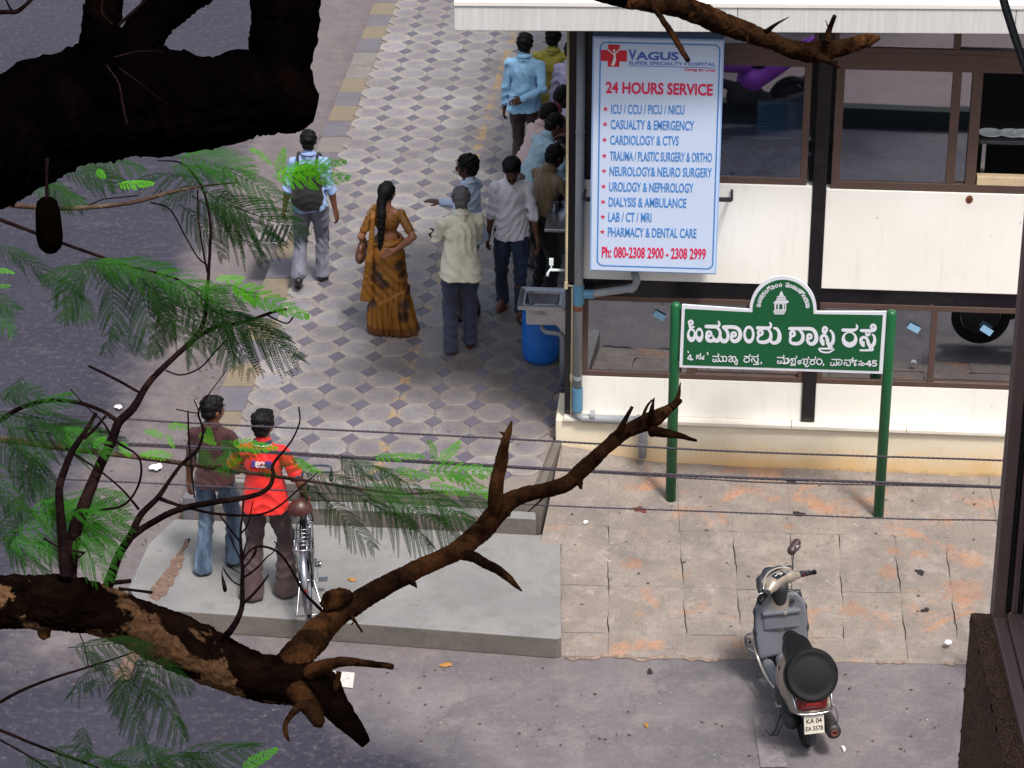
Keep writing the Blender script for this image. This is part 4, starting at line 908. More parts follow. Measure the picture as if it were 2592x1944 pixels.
INN = [K3(125, 632), K3(140, 264), K3(583, 287)] + arcpts(*K3(783, 272), 77, 176, 1, 26) + [K3(984, 298), K3(1438, 305), K3(1413, 672)]
def poly_sg(pts, off, name, mat, parent, th=.003, plane=SG):
    b = MB(); P_ = []
    for x, y in pts: u_, z_ = plane.hit(x, y, off); P_.append((u_, z_))
    ar = sum(P_[i][0] * P_[(i + 1) % len(P_)][1] - P_[(i + 1) % len(P_)][0] * P_[i][1] for i in range(len(P_)))
    if ar < 0: P_ = P_[::-1]
    n_ = len(P_); b.raw([plane.P(u_, z_, off - th) for u_, z_ in P_] + [plane.P(u_, z_, off) for u_, z_ in P_], [tuple(range(n_))[::-1], tuple(range(n_, 2 * n_))] + [(i, (i + 1) % n_, n_ + (i + 1) % n_, n_ + i) for i in range(n_)])
    return b.build(name, mat, parent)
poly_sg(OUT, .052, 'board', M_SWH, ss, .02); poly_sg(INN, .055, 'green_face', M_GREEN, ss, .002)
for k_ in (-1, 1):
    z_ = SG.hit(1980, 860)[1] + k_ * .2; b = MB(); ua = (q1 - SG.o).dot(SG.u); ub = (q2 - SG.o).dot(SG.u)
    b.box(SG.P((ua + ub) / 2, z_, .015), (ub - ua, .04, .02), facmat(SG)); b.build('cross_bar', M_GPOLE, ss)
# pen strokes: list of (x,y,w) in crop pixels -> ribbons with round ends on the board
zoff = [0.0]
def stroke(pts, cm, mat, parent, off=.0585, name='letter_stroke', mb=None, smooth=5, w=None):
    P3 = [tuple(p) if len(p) == 3 else (p[0], p[1], w) for p in pts]
    sp = cat_rom(P3, smooth) if len(P3) > 2 else [np.array(p, float) for p in P3]
    b = mb; zoff[0] = (zoff[0] + .00004) % .0014; o_ = off + zoff[0]
    L_, R_ = [], []
    for i, p in enumerate(sp):
        a = sp[max(0, i - 1)][:2]; c = sp[min(len(sp) - 1, i + 1)][:2]; d = (c - a) / (np.linalg.norm(c - a) + 1e-9); nn = np.array([-d[1], d[0]]); h = p[2] / 2
        L_.append(p[:2] + nn * h); R_.append(p[:2] - nn * h)
    def cap(p, d, r_, s_):
        a0 = math.atan2(d[1], d[0]); return [p + r_ * np.array([math.cos(a0 + s_ * (math.pi / 2 - math.pi * i / 6)), math.sin(a0 + s_ * (math.pi / 2 - math.pi * i / 6))]) for i in range(1, 6)]
    vs = []; fs = []
    for l_, r__ in zip(L_, R_): vs += [l_, r__]
    fs = [(2 * i, 2 * i + 1, 2 * i + 3, 2 * i + 2) for i in range(len(L_) - 1)]
    d0 = sp[0][:2] - sp[1][:2]; c0_ = cap(sp[0][:2], d0, sp[0][2] / 2, 1); nb = len(vs); vs += c0_; fs.append(tuple([0] + [1]) + tuple(nb + i for i in range(5)) if False else (1, 0) + tuple(range(nb, nb + 5))[::-1] if False else tuple([0] + list(range(nb, nb + 5))[::-1] + [1])[::-1])
    d1 = sp[-1][:2] - sp[-2][:2]; c1_ = cap(sp[-1][:2], d1, sp[-1][2] / 2, 1); nb = len(vs); vs += c1_; m_ = 2 * (len(L_) - 1); fs.append(tuple([m_] + list(range(nb, nb + 5)) + [m_ + 1]))
    out = []
    for x, y in vs:
        X_, Y_ = cm(x, y); u_, z_ = SG.hit(X_, Y_, o_); out.append(SG.P(u_, z_, o_))
    b.raw(out, fs)
def ringst(cx, cy, orx, ory, irx, iry, cm, mb, dx=0, dy=0, a0=0, a1=360, n=26, off=.0585):
    zoff[0] = (zoff[0] + .00004) % .0014; o_ = off + zoff[0]; vs = []
    for i in range(n + 1):
        a = R(a0 + (a1 - a0) * i / n)
        for rx, ry, ox, oy in ((orx, ory, 0, 0), (irx, iry, dx, dy)):
            X_, Y_ = cm(cx + ox + rx * math.cos(a), cy + oy - ry * math.sin(a)); u_, z_ = SG.hit(X_, Y_, o_); vs.append(SG.P(u_, z_, o_))
    mb.raw(vs, [(2 * i, 2 * i + 2, 2 * i + 3, 2 * i + 1) for i in range(n)])
KA = lambda x, y: (1720 + x / 7.9, 790 + y / 7.9)
KB = lambda x, y: (1980 + x / 7.9, 800 + y / 7.9)
def letters(name, fn):
    mb = MB(); fn(mb); return mb.build(name, M_SWH, ss)
def ma(mb, cm, ox, oy):       # body of the letter MA, origin at its left end
    s = lambda *p: stroke([(x + ox, y + oy, w) for x, y, w in p], cm, None, None, mb=mb)
    s((535, 287, 72), (640, 290, 74), (735, 290, 70), (790, 268, 52), (798, 225, 44), (778, 188, 34))
    ringst(588 + ox, 435 + oy, 70, 72, 20, 18, cm, mb)
    s((552, 440, 60), (548, 500, 74), (575, 560, 80), (640, 575, 74), (690, 545, 60))
    s((668, 470, 26), (680, 520, 48), (710, 565, 84), (770, 570, 74), (800, 540, 40))
    s((740, 300, 60), (790, 350, 56), (815, 420, 56), (805, 490, 60), (780, 545, 74))
def word1(mb):
    s = lambda *p: stroke(list(p), KA, None, None, mb=mb)
    ringst(225, 210, 60, 60, 14, 14, KA, mb)
    s((205, 262, 50), (215, 300, 46), (285, 296, 40)); s((215, 300, 46), (220, 340, 56))
    ringst(240, 462, 92, 140, 44, 66, KA, mb, 2, -28); ringst(397, 458, 80, 147, 41, 63, KA, mb, -3, -28)
    # MA + AA joined
    ma(mb, KA, 0, 0)
    s((800, 330, 50), (840, 410, 50)) if False else None
    s((806, 440, 50), (820, 520, 66), (862, 575, 84), (925, 578, 80), (965, 520, 66), (968, 440, 60), (940, 370, 62), (885, 320, 50))
    s((885, 302, 76), (960, 298, 76), (1080, 300, 76), (1165, 330, 74), (1210, 400, 78), (1212, 480, 78), (1170, 555, 84), (1100, 585, 76), (1045, 550, 66), (1040, 480, 56))
    ringst(1085, 445, 66, 64, 14, 14, KA, mb)
    # anusvara
    ringst(1388, 450, 114, 180, 62, 108, KA, mb, 0, -12)
    # SHU
    s((1562, 315, 70), (1680, 320, 72), (1780, 318, 66), (1822, 290, 50), (1828, 245, 44), (1805, 215, 32))
    ringst(1615, 412, 70, 72, 18, 18, KA, mb)
    s((1590, 470, 66), (1565, 520, 50), (1572, 575, 50), (1620, 600, 66), (1710, 600, 72), (1790, 565, 76), (1825, 500, 70), (1822, 420, 56), (1780, 350, 50))
    s((1815, 560, 50), (1860, 610, 66), (1925, 610, 76), (1985, 560, 90), (2000, 470, 80), (1985, 390, 64), (1945, 335, 60), (1895, 320, 46))
def word2(mb):
    s = lambda *p: stroke(list(p), KB, None, None, mb=mb)
    s((150, 250, 66), (300, 252, 70), (480, 252, 70), (590, 262, 74), (655, 320, 76), (682, 410, 78), (670, 500, 84), (610, 555, 76), (545, 545, 68), (505, 490, 62), (510, 430, 50))
    ringst(205, 355, 70, 72, 18, 18, KB, mb)
    s((175, 410, 66), (160, 460, 54), (165, 520, 56), (220, 548, 66), (310, 550, 72), (385, 510, 76), (415, 430, 72), (400, 345, 60), (350, 290, 50))
    ringst(545, 408, 66, 66, 14, 14, KB, mb)
    ringst(855, 268, 64, 70, 14, 15, KB, mb); s((812, 300, 50), (830, 335, 48), (870, 340, 40))
    s((812, 560, 60), (785, 500, 72), (785, 420, 62), (835, 385, 56), (880, 410, 60), (905, 480, 70), (915, 550, 70), (960, 575, 76), (1010, 525, 72), (1025, 440, 64), (1010, 350, 54), (965, 292, 44)); s((825, 490, 40), (825, 575, 42))
    s((760, 652, 40), (860, 652, 40), (970, 650, 44)); ringst(965, 636, 52, 36, 13, 12, KB, mb); s((925, 600, 40), (935, 620, 36))
    s((728, 655, 26), (770, 705, 34), (860, 728, 36), (950, 720, 36), (1035, 665, 28))
def word3(mb):
    s = lambda *p: stroke(list(p), KB, None, None, mb=mb)
    s((1215, 280, 66), (1330, 284, 68), (1430, 282, 62), (1485, 255, 48), (1500, 210, 40), (1482, 175, 28))
    ringst(1346, 470, 158, 160, 94, 92, KB, mb, 0, -40)
    s((1580, 290, 60), (1700, 292, 62), (1820, 290, 62), (1865, 255, 52), (1858, 200, 50)); ringst(1820, 215, 68, 64, 16, 15, KB, mb)
    ringst(1712, 342, 56, 66, 16, 14, KB, mb)
    s((1615, 590, 60), (1580, 530, 70), (1582, 450, 62), (1640, 425, 56), (1690, 450, 58), (1715, 520, 68), (1740, 580, 70), (1790, 600, 74), (1835, 550, 70), (1850, 470, 60), (1835, 400, 48), (1805, 372, 36)); s((1628, 520, 38), (1632, 600, 38))
    s((1562, 685, 38), (1680, 685, 40), (1800, 680, 44)); ringst(1782, 662, 52, 38, 13, 12, KB, mb); s((1745, 625, 40), (1755, 645, 36))
letters('large_word', word1); letters('large_word', word2); letters('large_word', word3)
def small(mb, cm, strokes, w=26):
    m2 = MB()
    for p in strokes: stroke(p, cm, None, None, mb=m2, w=w)
    m2.build('small_word', M_SWH, ss)
def sm1(mb):
    small(mb, KA, [[(172, 785), (178, 808)], [(556, 808), (570, 838), (562, 842)]], 26)
    small(mb, KA, [[(215, 855), (165, 935), (255, 935)], [(222, 860), (222, 962)], [(262, 952), (266, 954)]], 24)
    small(mb, KA, [[(340, 865), (400, 868), (425, 850), (415, 830)], [(345, 935), (340, 900), (375, 895), (395, 935), (425, 930), (425, 885)], [(460, 900), (455, 940), (490, 935), (470, 905), (495, 875)]], 20)
    small(mb, KA, [[(665, 885), (760, 885), (785, 860), (775, 835)], [(690, 945), (670, 950), (665, 975), (690, 995), (725, 970), (735, 940)], [(730, 975), (765, 990), (790, 960), (780, 915), (765, 895)], [(795, 975), (840, 990), (870, 950), (855, 895), (830, 885)], [(875, 890), (925, 890), (945, 940), (925, 985), (885, 980), (870, 950)]], 22)
    small(mb, KA, [[(985, 900), (1015, 880), (1045, 895), (1030, 930), (990, 960), (1000, 990), (1045, 985), (1065, 950), (1060, 900), (1110, 890)], [(1075, 985), (1110, 990), (1130, 950), (1120, 900)], [(1100, 1005), (1115, 1040), (1145, 1045), (1155, 1000), (1150, 950)]], 22)
    small(mb, KA, [[(1295, 885), (1385, 888), (1412, 870), (1405, 848)], [(1345, 905), (1292, 945), (1300, 990), (1345, 1000), (1390, 980), (1395, 925), (1345, 905)], [(1440, 890), (1540, 892), (1570, 870), (1560, 850), (1580, 870)], [(1450, 990), (1440, 950), (1475, 930), (1500, 960), (1515, 1000), (1560, 990), (1575, 940), (1560, 915)], [(1480, 1045), (1570, 1045), (1580, 1020), (1545, 1015)], [(1635, 1000), (1640, 1020), (1628, 1035)]], 22)
    small(mb, KA, [[(1960, 905), (2060, 910), (2090, 890), (2080, 865)], [(1985, 975), (1960, 985), (1965, 1015), (1995, 1030), (2025, 1000), (2035, 975)], [(2030, 1010), (2070, 1025), (2100, 990), (2085, 940), (2070, 915)], [(2110, 1010), (2160, 1025), (2190, 985), (2175, 925)]], 22)
sm1(None)
def sm2(mb):
    small(mb, KB, [[(0, 940), (40, 955), (80, 945), (120, 900), (100, 850), (60, 850)], [(170, 860), (210, 850), (265, 850), (290, 825), (285, 800)], [(165, 895), (185, 870), (215, 890), (190, 930), (180, 955), (240, 960), (265, 920), (255, 870)], [(165, 980), (190, 990), (215, 975), (250, 990), (265, 975)], [(330, 890), (315, 930), (345, 960), (375, 925), (350, 895), (320, 930), (390, 880)]], 20)
    small(mb, KB, [[(410, 860), (500, 862), (528, 845), (520, 815)], [(430, 890), (450, 910), (425, 930), (430, 960), (480, 960), (505, 930), (500, 880)], [(455, 985), (480, 1000), (470, 1015), (500, 1010), (530, 985)], [(555, 870), (640, 872), (668, 850), (660, 820)], [(600, 885), (560, 915), (565, 955), (605, 968), (645, 950), (645, 905), (600, 885)]], 20)
    small(mb, KB, [[(740, 850), (695, 885), (695, 940), (740, 970), (785, 945), (790, 890), (740, 850)], [(825, 955), (830, 975), (820, 990)]], 22)
    small(mb, KB, [[(990, 868), (1100, 868), (1180, 880), (1195, 930), (1165, 975), (1120, 975), (1110, 940), (1145, 925)], [(975, 930), (965, 970), (995, 990), (1030, 970), (1035, 935)], [(1035, 970), (1070, 990), (1090, 950), (1080, 890)], [(1245, 880), (1350, 882), (1385, 865), (1420, 860), (1410, 835)], [(1245, 985), (1235, 945), (1265, 925), (1290, 950), (1290, 985), (1340, 990), (1365, 950), (1350, 905)], [(1380, 905), (1405, 890), (1420, 905), (1400, 925)], [(1430, 890), (1495, 885), (1455, 920), (1440, 960), (1455, 995), (1480, 975), (1460, 955)]], 20)
    small(mb, KB, [[(1535, 905), (1575, 905), (1588, 895)], [(1530, 990), (1530, 960), (1550, 945), (1560, 980), (1585, 985), (1580, 930)], [(1620, 925), (1600, 960), (1620, 995), (1640, 960), (1620, 925)]], 16)
    small(mb, KB, [[(1660, 958), (1664, 958)], [(1745, 895), (1690, 965), (1785, 968)], [(1752, 895), (1752, 1005)], [(1885, 895), (1820, 895), (1812, 940), (1850, 935), (1882, 960), (1865, 995), (1810, 992)]], 27)
sm2(None)
# curved civic line round the dome: repeated small glyph strokes along the arc, and the tower emblem
KC = lambda x, y: (1880 + x / 11.06, 690 + y / 11.06)
def arc_text(mb):
    GL = {'b': [[(-.4, .8), (.3, .8), (.5, 1)], [(-.3, .5), (-.45, .1), (0, -.1), (.4, .1), (.3, .5), (0, .4)]],
          'o': [[(0, .8), (-.35, .4), (0, -.05), (.35, .4), (0, .8)]],
          'g': [[(-.4, 0), (-.35, .6), (0, .75), (.3, .6), (.35, 0)], [(-.4, .95), (.3, .95), (.4, 1.1)]],
          'l': [[(-.4, .7), (0, .8), (0, .3), (-.35, .2), (-.2, -.05), (.3, 0), (.4, .5), (.1, .6)]],
          'm': [[(-.45, .85), (.1, .85), (.25, 1.05)], [(-.3, .45), (-.45, .1), (-.1, -.05), (.05, .3)], [(0, 0), (.35, 0), (.35, .5), (.1, .8)]],
          'n': [[(-.4, .85), (.35, .85), (.45, 1.05)], [(-.35, 0), (-.3, .45), (0, .45), (.05, 0), (.35, .1), (.35, .6)]],
          'h': [[(-.4, .7), (-.1, .6), (-.4, .1), (0, 0), (.05, .5), (.1, 0), (.4, .1), (.4, .7), (.1, .85)]]}
    def run(seq, a0, a1):
        n_ = len(seq)
        for i, ch in enumerate(seq):
            if ch == ' ': continue
            a = R(a0 + (a1 - a0) * i / (n_ - 1)); cx, cy = 1130, 1040; r0 = 655; s_ = 95
            for st in GL[ch]:
                pts = []
                for x, y in st:
                    rr_ = r0 + y * 105; an = a - x * s_ / r0; pts.append((cx + rr_ * math.cos(an), cy - rr_ * math.sin(an)))
                stroke(pts, KC, None, None, mb=mb, w=26)
    run('lhnbogloo', 170, 96); run('mohongobhl', 80, 8)
letters('arched_words', arc_text)['kind'] = 'stuff'
def emblem():
    b = MB()
    def pl_(pts, off=.0590):
        vs = []; zoff[0] += .00003
        for x, y in pts: X_, Y_ = KC(x, y); u_, z_ = SG.hit(X_, Y_, off + zoff[0] % .001); vs.append(SG.P(u_, z_, off + zoff[0] % .001))
        b.raw(vs, [tuple(range(len(vs)))[::-1]])
    for q in ([(1085, 505), (1120, 570), (1140, 630), (1020, 630), (1050, 570)], [(1020, 632), (1140, 632), (1150, 660), (1010, 660)], [(960, 662), (1195, 662), (1200, 700), (965, 700)], [(960, 715), (1205, 715), (1225, 765), (935, 765)],
              [(925, 780), (1245, 780), (1285, 795), (1290, 830), (1240, 850), (880, 850), (850, 850), (925, 790)], [(860, 858), (1250, 858), (1205, 885), (890, 885)], [(890, 887), (940, 887), (930, 1030), (895, 1030)], [(985, 887), (1020, 887), (1018, 1030), (985, 1030)], [(1115, 887), (1155, 887), (1155, 1030), (1115, 1030)], [(1180, 887), (1215, 887), (1215, 1030), (1182, 1030)],
              [(880, 1032), (1220, 1032), (1215, 1065), (885, 1065)], [(850, 1075), (1195, 1075), (1200, 1098), (855, 1098)], [(860, 1110), (1190, 1110), (1190, 1132), (870, 1132)], [(880, 1142), (1170, 1142), (1160, 1170), (890, 1170)]):
        pl_(q)
    b.build('tower_emblem', M_SWH, ss)
emblem()
# ================================================================== PEOPLE: smooth distance-field bodies
import openvdb as vdb
V = lambda *a: np.array(a, float)
def nrm(v): v = np.asarray(v, float); return v / (np.linalg.norm(v) + 1e-12)
class SDF:
    def __init__(s, k=.02): s.p = []; s.k = k; s.cuts = []; s.disp = None
    def cone(s, a, b, ra, rb, k=None, sub=False): s.p.append(('c', V(*a), V(*b), ra, rb, s.k if k is None else k, sub)); return s
    def chain(s, pts, rr, k=None):
        for i in range(len(pts) - 1): s.cone(pts[i], pts[i + 1], rr[i], rr[i + 1], k)
        return s
    def ell(s, c, r, rot=None, k=None, sub=False): s.p.append(('e', V(*c), V(*r), np.array(rot) if rot is not None else np.eye(3), 0, s.k if k is None else k, sub)); return s
    def mesh(s, name, vox=.008, mat=None, parent=None, adapt=.0):
        lo = np.full(3, 1e9); hi = -lo
        for p in s.p:
            if p[6]: continue
            if p[0] == 'c': m = max(p[3], p[4]); a = np.minimum(p[1], p[2]) - m; b = np.maximum(p[1], p[2]) + m
            else: m = p[2].max(); a = p[1] - m; b = p[1] + m
            lo = np.minimum(lo, a); hi = np.maximum(hi, b)
        lo -= .04; hi += .04; n = np.ceil((hi - lo) / vox).astype(int) + 1
        D = np.full(n, .12, np.float32)
        ax = [lo[i] + vox * np.arange(n[i]) for i in range(3)]
        for p in s.p:
            k = p[5]; mg = k * 1.1 + .03
            if p[0] == 'c': m = max(p[3], p[4]) + mg; a = np.minimum(p[1], p[2]) - m; b = np.maximum(p[1], p[2]) + m
            else: m = p[2].max() + mg; a = p[1] - m; b = p[1] + m
            i0 = np.clip(((a - lo) / vox).astype(int), 0, n - 1); i1 = np.clip(((b - lo) / vox).astype(int) + 2, 1, n)
            if (i1 <= i0).any(): continue
            X = ax[0][i0[0]:i1[0], None, None]; Y = ax[1][None, i0[1]:i1[1], None]; Z = ax[2][None, None, i0[2]:i1[2]]
            if p[0] == 'c':
                a_, b_ = p[1], p[2]; ba = b_ - a_; l2 = ba @ ba + 1e-9
                t = np.clip(((X - a_[0]) * ba[0] + (Y - a_[1]) * ba[1] + (Z - a_[2]) * ba[2]) / l2, 0, 1)
                d = np.sqrt((X - a_[0] - t * ba[0]) ** 2 + (Y - a_[1] - t * ba[1]) ** 2 + (Z - a_[2] - t * ba[2]) ** 2) - (p[3] + (p[4] - p[3]) * t)
            else:
                c, r, M_ = p[1], p[2], p[3]; x, y, z = X - c[0], Y - c[1], Z - c[2]
                q = [x * M_[0, j] + y * M_[1, j] + z * M_[2, j] for j in range(3)]
                k0 = np.sqrt(sum((q[j] / r[j]) ** 2 for j in range(3))); k1 = np.sqrt(sum((q[j] / r[j] ** 2) ** 2 for j in range(3))) + 1e-9
                d = k0 * (k0 - 1) / k1
            S = D[i0[0]:i1[0], i0[1]:i1[1], i0[2]:i1[2]]
            if p[6]: S[...] = np.maximum(S, -d)
            elif k <= 0: S[...] = np.minimum(S, d)
            else:
                h = np.clip(.5 + .5 * (S - d) / k, 0, 1); S[...] = S * (1 - h) + d * h - k * h * (1 - h)
        X = ax[0][:, None, None]; Y = ax[1][None, :, None]; Z = ax[2][None, None, :]
        if s.disp is not None: D = D + s.disp(X, Y, Z).astype(np.float32)
        for c in s.cuts: D = np.maximum(D, c(X, Y, Z).astype(np.float32))
        bw = vox * 3; D = np.clip(D, -bw, bw)
        g = vdb.FloatGrid(bw); g.copyFromArray(np.ascontiguousarray(D, dtype=np.float32)); g.gridClass = vdb.GridClass.LEVEL_SET
        pts, tris, quads = g.convertToPolygons(isovalue=0.0, adaptivity=adapt)
        pts = np.asarray(pts) * vox + lo
        fs = [tuple(int(v) for v in f[::-1]) for f in tris] + [tuple(int(v) for v in f[::-1]) for f in quads]
        me = bpy.data.meshes.new(name); me.from_pydata(pts.tolist(), [], fs); me.update()
        return add_mesh(name, me, mat, parent, smooth=True)
def ik(a, c, l1, l2, hint):
    a, c = V(*a), V(*c); d = c - a; L = np.linalg.norm(d); 
    if L > (l1 + l2) * .999: c = a + d / L * (l1 + l2) * .999; d = c - a; L = np.linalg.norm(d)
    x = (l1 * l1 - l2 * l2 + L * L) / (2 * L); h = math.sqrt(max(0, l1 * l1 - x * x)); u = d / L
    hv = V(*hint); hv = nrm(hv - u * (hv @ u)); return a + u * x + hv * h, c
def wr(amp, fr=1.0, seed=0.0, vert=.4):
    """cloth folds: ridged, warped, running mostly down and across"""
    def f(X, Y, Z):
        w1 = 1.6 * np.sin(Z * 9 * fr + X * 7 + seed) + .9 * np.sin(Y * 15 + Z * 17 + seed * 2)
        w2 = 1.4 * np.sin(X * 13 + seed * 3) + 1.1 * np.sin(Y * 11 + Z * 8 + seed)
        a = 1 - 2 * np.abs(np.sin((X + Y * .7) * 34 * fr + w1 * 1.3 + seed))
        b = 1 - 2 * np.abs(np.sin((Z + X * .35 - Y * .3) * 27 * fr + w2 * 1.5))
        c = np.sin((Z - X * .6) * 61 * fr + w1 * 2.1) * np.sin(X * 29 + Y * 23 + w2)
        m = .5 + .5 * np.sin(Z * 8 + X * 6 + seed * 1.9)
        return -amp * (a * m * .9 + b * (1 - m) * 1.1 + c * .35)
    return f
def skin_mat(name, c): 
    k = NM(name); n = k.noise(20, 4, .6); cc = k.mix(n, c, tuple(x * .8 for x in lin(c)[:3])); k.b.inputs['Subsurface Weight'].default_value = .0
    k.bump(k.noise(200, 3), .08, .002); return k.out(cc, .48)
def cloth(name, c, c2=None, stripes=None, var=.08, rough=.85, faded=None):
    k = NM(name); cc = k.mix(k.ramp(k.noise(4, 5, .6), [(.3, 0.), (.7, 1.)]), tuple(x * (1 - var) for x in lin(c)[:3]), tuple(min(1, x * (1 + var)) for x in lin(c)[:3]))
    X, Y, Z = k.sep()
    if faded: cc = k.mix(k.math('MULTIPLY', k.ramp(k.noise(5, 5, .6, k.vmap((2.2, 1, .5))), [(.42, 0.), (.66, 1.)]), .7), cc, faded)
    if stripes:
        ang = k.math('ARCTAN2', X, k.math('ADD', Y, .0)); s_ = k.math('SINE', k.math('MULTIPLY', k.math('ADD', X, k.math('MULTIPLY', Y, .35)), stripes[1]))
        cc = k.mix(k.math('MULTIPLY', k.ramp(s_, [(.55, 0.), (.8, 1.)]), stripes[2]), cc, stripes[0])
    k.bump(k.noise(350, 2), .12, .002); k.b.inputs['Sheen Weight'].default_value = .15
    return k.out(cc, rough)
M_HAIR = M('black_hair', '#060506', .6, var=.3, scale=60, bump=.6, bscale=260, bdist=.004, spec=.22)
M_GHAIR = M('grey_hair', '#5a585c', .6, var=.5, scale=45, bump=.6, bscale=260, bdist=.004)
M_SHOE = M('black_leather', '#121014', .4); M_SAND = M('brown_sandal', '#6b3a24', .6); M_EYE = M('eye_white', '#5c544c', .3, bump=0); M_PUP = M('dark_iris', '#140c08', .2, bump=0); M_LIP = M('lips', '#5c2c24', .5, bump=0)
def hand(S, wrist, d, pn, curl, k=.006, s=1.0, side=1, spread=.12, thumb=1.0):
    d = nrm(d); pn = nrm(np.asarray(pn) - d * (np.asarray(pn) @ d)); l = np.cross(d, pn) * side     # l points to the thumb side
    w = V(*wrist)
    for o in (-.030, -.010, .010, .030):
        S.cone(w + l * o * .5 * s, w + d * .082 * s + l * o * s, .017 * s, .0125 * s, .012)
    L_ = [(.031, .066, .0088), (.0105, .076, .0092), (-.0105, .071, .0088), (-.031, .056, .0080)]
    for j, (o, ln, r) in enumerate(L_):
        b = w + d * .083 * s + l * o * s; dd = nrm(d + l * o * 3 * spread); ang = 0.0; p = b
        for q, f in enumerate((.45, .32, .27)):
            ang += curl * (.55 + .5 * q) * (1 + .12 * j); v = dd * math.cos(ang) + pn * math.sin(ang); e = p + v * ln * f * s
            S.cone(p, e, r * s * (1 - .08 * q), r * s * (1 - .08 * (q + 1)), k * .7); p = e
    tb = w + d * .022 * s + l * .026 * s; td = nrm(d * .7 + l * .75 * thumb + pn * .35); m = tb + td * .042 * s
    S.cone(tb, m, .0145 * s, .0105 * s, .008); S.cone(m, m + nrm(td + d * .5 + pn * .3 * curl) * .032 * s, .0102 * s, .008 * s, k)
def person(label, at, rot, skin, shirt, pants, hair=M_HAIR, H=1.66, lean=0, side=0, head=(0, 0), feet=None, hands=None, elb=None, sleeve='long', hem=.80, tuck=False,
           flare=.075, shoe='shoe', curl=(.35, .35), palm=None, vox=.0085, face=False, beard=False, fat=1.0, collar=None, female=False, pants_r=1.0, hd=(None, None), seed=1.0, long_hair=False, cuffmat=None, hairstyle=0, name='person', tw=0, hipoff=(0, 0), shirt_only=None, amp=.0058, group=None):
    sc = H / 1.66
    root = thing(name, label, 'person', (at[0], at[1], at[2]), group, R(rot)); root.scale = (sc,) * 3
    pel = V(hipoff[0], hipoff[1], .89)
    RM = np.array(Matrix.Rotation(R(tw), 3, 'Z') @ Matrix.Rotation(R(side), 3, 'Y') @ Matrix.Rotation(R(-lean), 3, 'X'))
    up = lambda x, y, z: pel + RM @ (V(x, y, z) - V(0, 0, .89))
    nb = up(0, -.012, 1.385); shl = [up(-.158 * fat, -.012, 1.325), up(.158 * fat, -.012, 1.325)]
    chest = up(0, .0, 1.20); belly = up(0, .005, 1.03)
    HR = np.array(Matrix.Rotation(R(head[0] + tw * .5), 3, 'Z') @ Matrix.Rotation(R(-head[1] - lean * .5), 3, 'X'))
    hc = nb + RM @ V(0, 0, .045) + HR @ V(0, .018, .118)
    hp = lambda x, y, z: hc + HR @ V(x, y, z)
    feet = feet or [(-.10, 0, 0, 8), (.10, 0, 0, -8)]        # x,y,z(lift),toe yaw
    hips = [pel + V(-.088, 0, -.02), pel + V(.088, 0, -.02)]; ank = []; kne = []; 
    for i in (0, 1):
        x, y, z, t = feet[i][:4]; a = V(x, y, z + .085); kx, ank_ = ik(hips[i], a, .405, .405, (math.sin(-R(t)) * .3, 1, .05)); kne.append(kx); ank.append(ank_)
    hands = hands or [(-.26, .03, .74), (.26, .03, .74)]; elb = elb or [(-.3, -1, 0), (.3, -1, 0)]
    el = []; wrs = []
    for i in (0, 1): e, w = ik(shl[i], hands[i], .275, .245, elb[i]); el.append(e); wrs.append(w)
    # ---- body
    S = SDF(.02)
    S.ell(hc + HR @ V(0, -.008, .028), (.074, .092, .086), HR); S.ell(hp(0, .022, -.022), (.056, .066, .080), HR, k=.03); S.ell(hp(0, .045, -.072), (.030, .034, .026), HR, k=.03)
    S.cone(hp(0, .086, .012), hp(0, .104, -.022), .010, .0155, k=.010); S.ell(hp(0, .082, .030), (.045, .012, .010), HR, k=.012)
    for sx in (-1, 1):
        S.ell(hp(sx * .076, -.006, -.008), (.010, .020, .031), HR, k=.006); S.ell(hp(sx * .031, .094, .010), (.014, .012, .009), HR, k=0, sub=True); S.ell(hp(sx * .036, .062, -.028), (.022, .022, .024), HR, k=.015)
    S.cone(nb + RM @ V(0, 0, -.03), hc + HR @ V(0, -.012, -.05), .058 * (.86 if female else 1), .052 * (.86 if female else 1), k=.02)
    RME = RM
    bf = fat * (.80 if shirt is not None else 1.0); S.ell(up(0, 0, 1.24), (.138 * bf, .092 * bf, .145), RME, k=.03); S.ell(belly, (.124 * bf, .092 * bf, .15), RME, k=.03); S.ell(pel + V(0, -.01, .0), (.140 * bf, .098 * bf, .115), k=.03)
    sf = .78 if shirt is not None else 1.0; S.cone(shl[0], shl[1], .046 * sf, .046 * sf, k=.02); S.cone(nb + RM @ V(-.02, 0, -.012), shl[0] + V(.02, 0, .0), .046 * sf, .034 * sf, k=.02); S.cone(nb + RM @ V(.02, 0, -.012), shl[1] - V(.02, 0, 0), .046 * sf, .034 * sf, k=.02)
    for i, sx in ((0, -1), (1, 1)):
        S.chain([shl[i], shl[i] + (el[i] - shl[i]) * .5, el[i]], [.047 * sf, .041 * (sf + 1) / 2, .034], k=.012)
        S.chain([el[i], el[i] + (wrs[i] - el[i]) * .35, wrs[i]], [.037, .036, .0235], k=.015)
        fd = nrm(wrs[i] - el[i]); fd = nrm(fd + (V(*hd[i]) if hd[i] is not None else 0)); pn = V(*palm[i]) if palm and palm[i] is not None else V(-sx, .2, 0)
        hand(S, wrs[i] + fd * .008, fd, pn, curl[i], side=(1 if i == 1 else -1))
        S.chain([hips[i], hips[i] + (kne[i] - hips[i]) * .5, kne[i]], [.070, .060, .048], k=.02); S.chain([kne[i], kne[i] + (ank[i] - kne[i]) * .35, ank[i]], [.050, .052, .034], k=.02)
        x, y, z, t = feet[i][:4]; pitch = feet[i][4] if len(feet[i]) > 4 else 0
